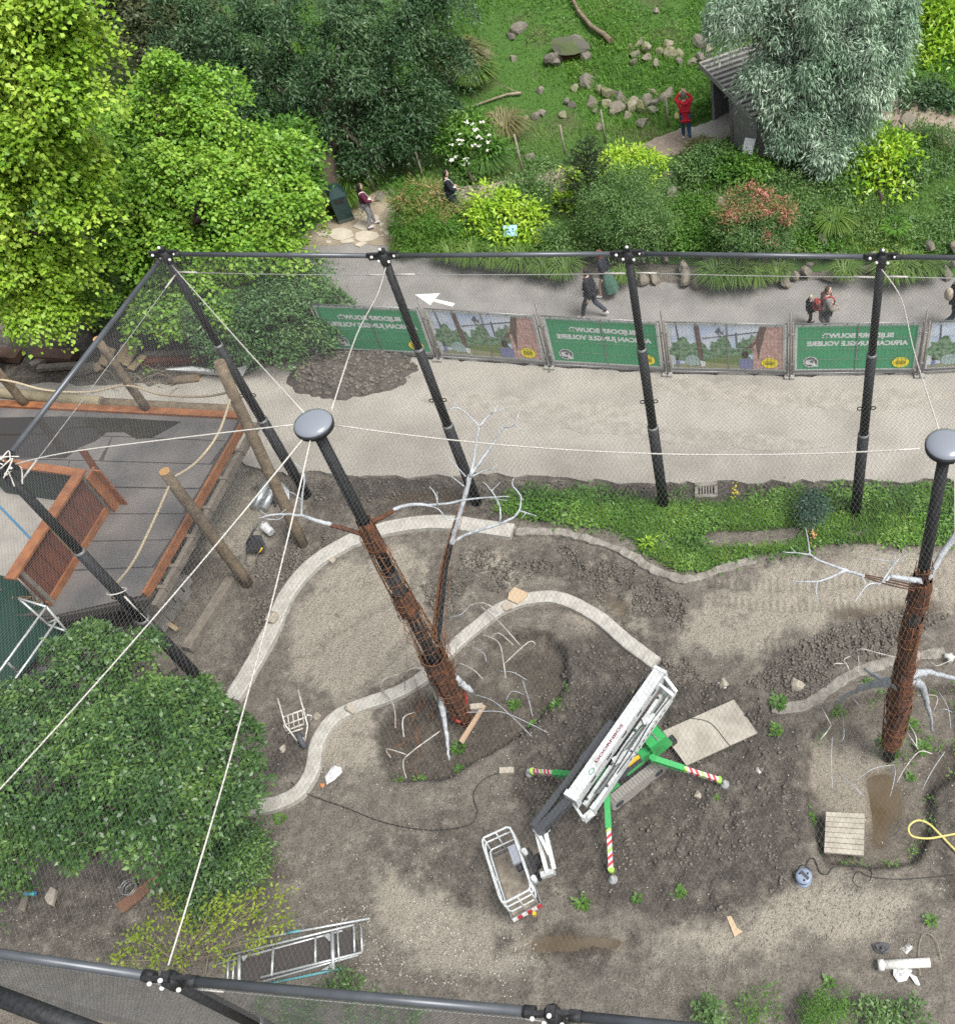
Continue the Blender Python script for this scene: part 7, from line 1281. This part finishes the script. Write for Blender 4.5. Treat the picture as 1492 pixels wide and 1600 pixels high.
# rosettes and small weeds in the yard
def weed(u, v, s, label, mt=GRN1, n=26, L=.16, W=.06, name='weed', z0=None):
    p = at(u, v, .0); p.z = yz(p.x, p.y) if z0 is None else z0; g = np.random.default_rng(u*3+v); m = int(n*s*2)
    off = g.normal(size=(m, 3))*np.array([.09, .09, .02])*s*1.5; P_ = np.array(p)+off*.3; P_[:, 2] = p.z+.02+np.abs(g.normal(size=m))*.06*s
    a = unit(off)*1.+g.normal(size=(m, 3))*.4; a[:, 2] = np.abs(a[:, 2])*.5+.25
    o = link(name, leafmesh(P_, a, np.tile([[0, 0, 1.]], (m, 1)), L*g.uniform(.6, 1.2, m)*(.35+.35*s), W*g.uniform(.7, 1.2, m)*(.35+.35*s), mt)); return setp(o, label, 'weed', 'small weeds growing in the mud')
for u, v, s, lab in [(868, 1105, 1., 'bright weed between the tree pit and the boom'), (800, 1092, 1.1, 'weed cluster right of the left tree foot'), (830, 1125, .7, 'thin weed below the weed cluster'), (712, 1160, 1.3, 'leafy weed at the foot of the white root'), (713, 1195, .8, 'small weed below the white root tip'), (650, 1212, .9, 'weed at the near edge of the left tree pit'), (618, 1212, .6, 'tiny weed at the pit corner'), (1215, 1103, 1.6, 'broad leaved weed left of the muddy kerb'), (1212, 1145, 1.2, 'spiky weed below the broad leaved weed'), (910, 1413, 1.1, 'weed near the bottom centre left of the outrigger'), (1062, 1396, 1., 'weed in the dark mud near the bottom'), (995, 1405, .7, 'sparse weed between two others near the bottom'), (1385, 1150, 1.3, 'weed left of the right tree foot'), (1442, 1160, 1.3, 'weed right of the right tree foot'), (1425, 1122, 1., 'weed under the grey root'), (1305, 1105, 1., 'weed under the left grey root'), (1355, 1068, .8, 'weed behind the left grey root'), (1425, 1205, .7, 'weed on the pit rim below the right tree'), (862, 583, .7, 'dark weed at the fence foot'), (1452, 1440, .9, 'weed above the wire loop'), (1268, 1275, .8, 'yellow weed left of the plank panel'), (540, 1545, 1., 'weed below the scaffold frames'), (1295, 1535, .9, 'weed above the round shrub'), (405, 1430, .8, 'weed beside the sprig shrub'), (1400, 1168, .8, 'small weed at the right trunk foot'), (1012, 852, 1.5, 'large dock plant at the tip of the weed strip'), (440, 1280, .9, 'weed below the kerb end'), (1120, 1250, .4, 'tiny sprout below the right outrigger')]:
    weed(u, v, s, lab, LAU if u == 1012 else GRN1, n=22 if u == 1012 else 26, L=.2 if u == 1012 else .15)
for u, v, lab in ((1147, 772, 'yellow flowering weed by the gully grate'), (1270, 842, 'orange-tipped dry weed below the blue-green shrub')):
    p = at(u, v, .1); mb = MB(); rr = random.Random(u)
    for j in range(26): mb.rock(p+Vector((rr.gauss(0, .06), rr.gauss(0, .1), abs(rr.gauss(.15, .1)))), (.025, .025, .02), j, 1)
    o = O('flowering_weed', mb, M('flower_yellow', (.6, .5, .03), .7) if u == 1147 else M('flower_rust', (.5, .28, .12), .7), label=lab, cat='weed')
bs0 = at(1270, 815); tree('small_shrub', 'small blue-green shrub standing in the weed strip', 'shrub', bs0, [blob(1270, 785, 14.9, 17, 20), blob(1268, 805, 14.6, 16, 12)], 1800, 50, .09, .07, .03, leafmat('blue_leaf', (.02, .06, .035), (.04, .095, .06), (.07, .13, .09), trans=.15), .03, limbs=2, seed=37)

# --- masses nobody could count
def scatter(poly, n, seed):
    g = np.random.default_rng(seed); q = np.array(poly); lo, hi = q.min(0), q.max(0); out = np.zeros((0, 2))
    while len(out) < n:
        p = lo+(hi-lo)*g.random((n*2, 2)); out = np.concatenate([out, p[inpoly(p[:, 0], p[:, 1], poly)]])
    return out[:n], g
wpoly = ppoly([(775, 800), (780, 778), (850, 768), (960, 778), (1030, 792), (1100, 785), (1160, 790), (1230, 770), (1300, 775), (1400, 772), (1500, 760), (1560, 760), (1560, 850), (1492, 852), (1400, 850), (1300, 850), (1240, 862), (1180, 868), (1120, 888), (1075, 897), (1035, 884), (1000, 860), (985, 838), (940, 825), (880, 818), (820, 812)])
P2, g = scatter(wpoly, 1500, 1); P3, _ = scatter(ppoly([(800, 770), (1500, 765), (1500, 800), (960, 800)]), 200, 2); P2 = np.concatenate([P2, P3]); keep = vnoise(P2[:, 0]*.9+3, P2[:, 1]*.9, 14) > .25; keep &= vnoise(P2[:, 0]*2.3, P2[:, 1]*2.3, 15) > .33; P2 = P2[keep]; m = 15
hgt = .03+.3*vnoise(P2[:, 0]*1.1, P2[:, 1]*1.1, 9)**1.5; P_ = np.repeat(np.column_stack([P2, np.zeros(len(P2))]), m, 0); hh = np.repeat(hgt, m); off = g.normal(size=(len(P_), 3))*np.array([.11, .11, 0]); P_ = P_+off; P_[:, 2] = .02+hh*g.random(len(P_))**.6
a = unit(off+1e-6)*.9+g.normal(size=P_.shape)*.6; a[:, 2] = a[:, 2]*.4+.1; sz = np.repeat(g.uniform(.35, 1.5, len(P2)), m)
setp(link('weed_strip', leafmesh(P_, a, g.normal(size=P_.shape)*.4+np.array([0, 0, 1.]), .095*sz, .042*sz, leafmat('weed_leaf', (.04, .12, .014), (.10, .24, .03), (.24, .42, .07), trans=.3))), 'strip of fresh green weeds between the road and the mud yard', 'weeds', kind='stuff')
def blades(P_, hgt, wid, lean, mt, g):
    n = len(P_); t = g.uniform(0, 6.28, n); d = np.column_stack([np.cos(t), np.sin(t), np.zeros(n)]); h_ = hgt*g.uniform(.5, 1.3, n)[:, None]; s = np.column_stack([-np.sin(t), np.cos(t), np.zeros(n)])*wid/2
    V = np.stack([P_-s, P_+s, P_+d*lean*h_+np.array([0, 0, 1.])*h_], 1).reshape(-1, 3); return npmesh(V, np.arange(3*n).reshape(-1, 3), mt)
PB_, g = scatter(wpoly, 26000, 6); kp = vnoise(PB_[:, 0]*1.6, PB_[:, 1]*1.6, 19) > .3; PB_ = PB_[kp]
setp(link('strip_grass', blades(np.column_stack([PB_, np.zeros(len(PB_))]), .17, .02, .75, leafmat('strip_blade', (.05, .14, .015), (.12, .26, .03), (.24, .38, .06), rough=.6, trans=.3), g)), 'thin grass growing among the weeds of the planting strip', 'grass', kind='stuff')
n = 150000; g = np.random.default_rng(3); x = g.uniform(-16, 13, n); d = g.uniform(.3, 19, n)**1.0; y = wall_y(x)+d; ok = ~((x < -9.5) & (y < 27.6)); walkd = np.ones(n, bool)
for pts_, wd in (([(600, 335), (660, 325), (740, 312), (800, 302), (865, 284), (950, 258), (1030, 234), (1085, 214), (1140, 196), (1190, 186)], .6), ([(1330, 140), (1380, 160), (1420, 178), (1470, 200), (1560, 230)], .65)):
    P_ = catmull([atg(u, v) for u, v in pts_], 5)
    for p in P_: walkd &= (x-p.x)**2+(y-p.y)**2 > wd**2
ok &= walkd; q_ = Vector((sb_.x, sb_.y, 0)); lx = (x-sb_.x)*su.x+(y-sb_.y)*su.y; ly = (x-sb_.x)*sv.x+(y-sb_.y)*sv.y; ok &= ~((lx > 0) & (lx < SL) & (ly > 0) & (ly < SW))
x, y, d = x[ok], y[ok], d[ok]; P_ = np.column_stack([x, y, hillz(x, y)-.01]); lawn = d > 6.2
tall = .09+.16*sm(.45, .75, vnoise(x*.5, y*.5, 21))
setp(link('slope_grass', blades(P_[lawn], tall[lawn][:, None], .028, .7, GRS, g)), 'grass covering the garden slope', 'grass', kind='stuff')
setp(link('bank_grass', blades(P_[~lawn], .14+1.3*(tall[~lawn][:, None]-.09), .026, .8, GRSB, g)), 'rough grass covering the planted bank', 'grass', kind='stuff')
n = 46000; x = g.uniform(-9, 13, n); d = g.uniform(.3, 5.0, n); dens = vnoise(x*.7, d*.9, 33) > .45; x, d = x[dens], d[dens]; y = wall_y(x)+d; P_ = np.column_stack([x, y, hillz(x, y)+.04+.18*g.random(len(x))]); a = g.normal(size=P_.shape); a[:, 2] *= .4
setp(link('bank_herbs', leafmesh(P_, a, g.normal(size=P_.shape)*.4+np.array([0, 0, 1.]), .11, .04, GRN2)), 'leafy ground cover on the planted bank', 'ground cover', kind='stuff')
n = 16000; x = g.uniform(-7, 11, n); d = g.uniform(6.8, 17, n); dens = vnoise(x*.45, d*.45, 35) > .56; x, d = x[dens], d[dens]; y = wall_y(x)+d; P_ = np.column_stack([x, y, hillz(x, y)+.03+.15*g.random(len(x))]); a = g.normal(size=P_.shape); a[:, 2] *= .4
setp(link('slope_herbs', leafmesh(P_, a, g.normal(size=P_.shape)*.4+np.array([0, 0, 1.]), .11, .05, GRN1)), 'leafy weeds growing in the slope grass', 'ground cover', kind='stuff')
def tussock(p, s, label, mt, n=420, hgt=.55):
    g = np.random.default_rng(int(abs(p.x*91+p.y*37))); t = g.uniform(0, 6.28, n); r = g.uniform(.0, .18, n)*s; b0 = np.array(p)+np.column_stack([r*np.cos(t), r*np.sin(t), np.zeros(n)]); V = []; Fc = []; le = hgt*s*g.uniform(.6, 1.2, n); out_ = np.column_stack([np.cos(t), np.sin(t), np.zeros(n)]); sd2 = np.column_stack([-np.sin(t), np.cos(t), np.zeros(n)])*.012*s
    m1 = b0+out_*le[:, None]*.4+np.array([0, 0, 1.])*le[:, None]*.75; m2 = b0+out_*le[:, None]*1.0+np.array([0, 0, 1.])*le[:, None]*.45
    V = np.stack([b0-sd2, b0+sd2, m1+sd2, m1-sd2, m2], 1); o_ = np.arange(n)[:, None]*5
    me = bpy.data.meshes.new('mesh'); f = np.concatenate([o_+np.array([[0, 1, 2]]), o_+np.array([[0, 2, 3]]), o_+np.array([[3, 2, 4]])])
    return setp(link('grass_tussock', npmesh(V.reshape(-1, 3), f, mt)), label, 'grass', 'grass tussocks')
for u, v, s, mt, lab in [(725, 110, 1.9, STRAW, 'big straw-tinted tussock on the slope beside the dark tree'), (745, 130, 1.5, GRSB, 'green tussock below the straw-tinted one'), (790, 210, 1.5, STRAW, 'dry tussock right of the white flowering shrub'), (765, 265, 1.3, GRN2, 'dark green tussock below the white flowering shrub'), (545, 320, 1.3, GRSB, 'long-leaved tussock behind the litter bin'), (560, 290, 1.4, GRSB, 'long-leaved tussock against the dark trunk'), (640, 395, 1., GRSB, 'tussock at the left end of the bank'), (1095, 240, 1., STRAW, 'wispy tussock at the edge of the concrete walk'), (1300, 360, 1.1, GRSB, 'tussock in the middle of the bank below the willow'), (940, 390, 1., GRSB, 'tussock behind the back rail right of the spruce'), (1040, 380, 1., GRSB, 'bright tussock behind the third pole top')]:
    tussock(gp(u, v), s, lab, mt)
for k, (u, v, s) in enumerate([(705, 402, 1), (740, 408, 1.1), (775, 412, 1), (815, 416, 1.2), (850, 424, 1), (885, 428, 1.1), (975, 437, .8), (1120, 440, 1.2), (1150, 438, 1.2), (1182, 440, 1), (1215, 432, .8), (1320, 432, .9), (1395, 433, 1.3), (1420, 428, 1.2), (1450, 428, .9)]):
    p = at(u, v, .3); tussock(p, s*1.05, ['leftmost', 'second', 'third', 'fourth', 'fifth', 'sixth', 'seventh', 'eighth', 'ninth', 'tenth', 'eleventh', 'twelfth', 'thirteenth', 'fourteenth', 'rightmost'][k]+' grass tuft hanging over the stone bank by the path, counted from the left', GRSB, 260, .5)
def fern(u, v, s, label):
    p = gp(u, v); e = E('fern', p, label, 'fern', 'ferns on the bank'); rr = random.Random(u)
    for k in range(8):
        t = k*.785+rr.uniform(-.2, .2); d = Vector((math.cos(t), math.sin(t), 0)); pos = []; ax_ = []; sp_ = [p+d*.6*s*q_+Vector((0, 0, s*(.9*q_-.75*q_*q_))) for q_ in [i/14 for i in range(15)]]
        for i, c in enumerate(sp_[2:]):
            for sg in (-1, 1): pos.append(c); ax_.append(d*.5+Vector((-d.y, d.x, 0))*sg)
        L_ = np.repeat(.2*s*np.sin(np.linspace(.5, 3.05, 13)), 2)
        link('frond', leafmesh(np.array(pos), np.array(ax_), np.tile([[0, 0, 1.]], (len(pos), 1)), L_, .045*s, GRN1), e).matrix_parent_inverse = Matrix.Translation(-p)
fern(1100, 290, .85, 'yellow-green fern below the concrete walk'); fern(1397, 362, .9, 'yellow-green fern below the bright laurel'); fern(1075, 278, .6, 'small fern beside the reddish rock')
# pebbles and crumbs
def pebbles(name, polys, n, s0, s1, mt, label, seed, clump=.5):
    V = []; Fc = []; ico = [(0, 0, 1), (.9, 0, .1), (.28, .85, .1), (-.72, .53, .1), (-.72, -.53, .1), (.28, -.85, .1), (0, 0, -.6)]; fi = [(0, 1, 2), (0, 2, 3), (0, 3, 4), (0, 4, 5), (0, 5, 1), (6, 2, 1), (6, 3, 2), (6, 4, 3), (6, 5, 4), (6, 1, 5)]; ico = np.array(ico)
    for poly in polys:
        P_, g = scatter(ppoly(poly), int(n/len(polys)), seed); keep = vnoise(P_[:, 0]*1.4, P_[:, 1]*1.4, seed) > clump; P_ = P_[keep]; s = s0+(s1-s0)*g.random(len(P_))**3; z_ = np.array([yz(a_, b2) for a_, b2 in P_]); R_ = g.uniform(0, 6.28, len(P_))
        for p, zz2, q, r in zip(P_, z_, s, R_):
            c_, s_ = math.cos(r), math.sin(r); w_ = ico*np.array([1.2, .8, .6])*q; o_ = len(V)*7; V.append(np.column_stack([w_[:, 0]*c_-w_[:, 1]*s_+p[0], w_[:, 0]*s_+w_[:, 1]*c_+p[1], w_[:, 2]+zz2+q*.2])); Fc += [(a_+o_, b2+o_, c2+o_) for a_, b2, c2 in fi]
    return setp(link(name, npmesh(np.concatenate(V), np.array(Fc), mt)), label, 'pebbles', kind='stuff')
PEB = M('pebble', (.55, .52, .46), .85, col2=(.4, .37, .32), ns=3)
pebbles('pebbles', [[(1040, 1500), (1180, 1400), (1300, 1360), (1420, 1400), (1430, 1480), (1200, 1490), (1080, 1580), (880, 1560)]]*2+[[(500, 1420), (700, 1400), (860, 1480), (800, 1560), (560, 1520)]], 5200, .007, .028, PEB, 'pale pebbles strewn over the soil near the bottom', 41, .4)
pebbles('pebbles', [[(760, 1130), (1260, 1130), (1250, 1420), (800, 1420)], [(400, 900), (900, 900), (850, 1080), (600, 1250), (430, 1260)], [(900, 850), (1490, 860), (1490, 1070), (1000, 1060)], [(0, 1420), (500, 1320), (500, 1480), (0, 1480)], [(560, 1200), (800, 1180), (760, 1400), (450, 1400)], [(1280, 1130), (1490, 1130), (1490, 1500), (1300, 1450)]], 3000, .006, .022, PEB, 'pale pebbles scattered thinly over the mud yard', 43, .3)
pebbles('soil_clods', [[(860, 850), (980, 870), (1080, 940), (1060, 1010), (1110, 1070), (1040, 1060), (960, 1000), (920, 920)], [(1160, 1070), (1250, 1000), (1400, 950), (1490, 960), (1420, 1000), (1270, 1100)], [(640, 890), (720, 860), (800, 850), (880, 880), (740, 950), (690, 970)], [(800, 1130), (900, 1000), (1250, 1110), (1240, 1380), (1080, 1450), (860, 1400)], [(480, 745), (1490, 757), (1490, 790), (480, 790)], [(400, 1000), (540, 840), (470, 830), (380, 900)]], 24000, .010, .06, M('clod', (.11, .096, .08), .97, col2=(.17, .15, .125), ns=3), 'crumbly clods of dug soil on the mud', 45, .35)
hpP = []; rr = random.Random(77); mb = MB()
for k in range(500):
    a_, r_ = rr.uniform(0, 6.28), rr.random()**.5; x_, y_ = hp.x+1.75*r_*math.cos(a_), hp.y+.95*r_*math.sin(a_); s = rr.uniform(.02, .07); mb.rock((x_, y_, max(float(heapz(x_, y_)), .05)+s*.3), (s, s, s*.8), k % 12, 1)
O('heap_clods', mb, M('clod'), bpy.data.objects['soil_heap'], kind='stuff')

# weeds fringing the rims of the two tree pits
pts_ = []; rr = random.Random(21)
for poly, lo_, hi_ in ((PIT2, 0, 12), (PIT1, 6, 12)):
    for i in range(lo_, min(hi_, len(poly)-1)):
        a_, b2 = poly[i], poly[i+1]
        for k in range(6):
            t = rr.random()**1.3
            if rr.random() < (.4 if poly is PIT2 else .15): pts_.append(at(a_[0]+(b2[0]-a_[0])*t+rr.gauss(0, 4), a_[1]+(b2[1]-a_[1])*t+rr.gauss(0, 4)))
for u, v in ((1385, 1145), (1390, 1160), (1395, 1178), (1422, 1180), (1415, 1160), (1380, 1165), (1440, 1130), (1455, 1150), (1470, 1155)): pts_.append(at(u, v))
P_ = np.repeat(np.array([(p.x, p.y, yz(p.x, p.y)) for p in pts_]), 16, 0); g = np.random.default_rng(8); off = g.normal(size=P_.shape)*np.array([.07, .07, 0]); P_ = P_+off; P_[:, 2] += .03+.09*g.random(len(P_)); a = unit(off+1e-6)+g.normal(size=P_.shape)*.5; a[:, 2] = np.abs(a[:, 2])*.5
setp(link('rim_weeds', leafmesh(P_, a, np.tile([[0, 0, 1.]], (len(P_), 1)), .06, .03, GRN1)), 'fringe of small weeds round the tree pits', 'weeds', kind='stuff')
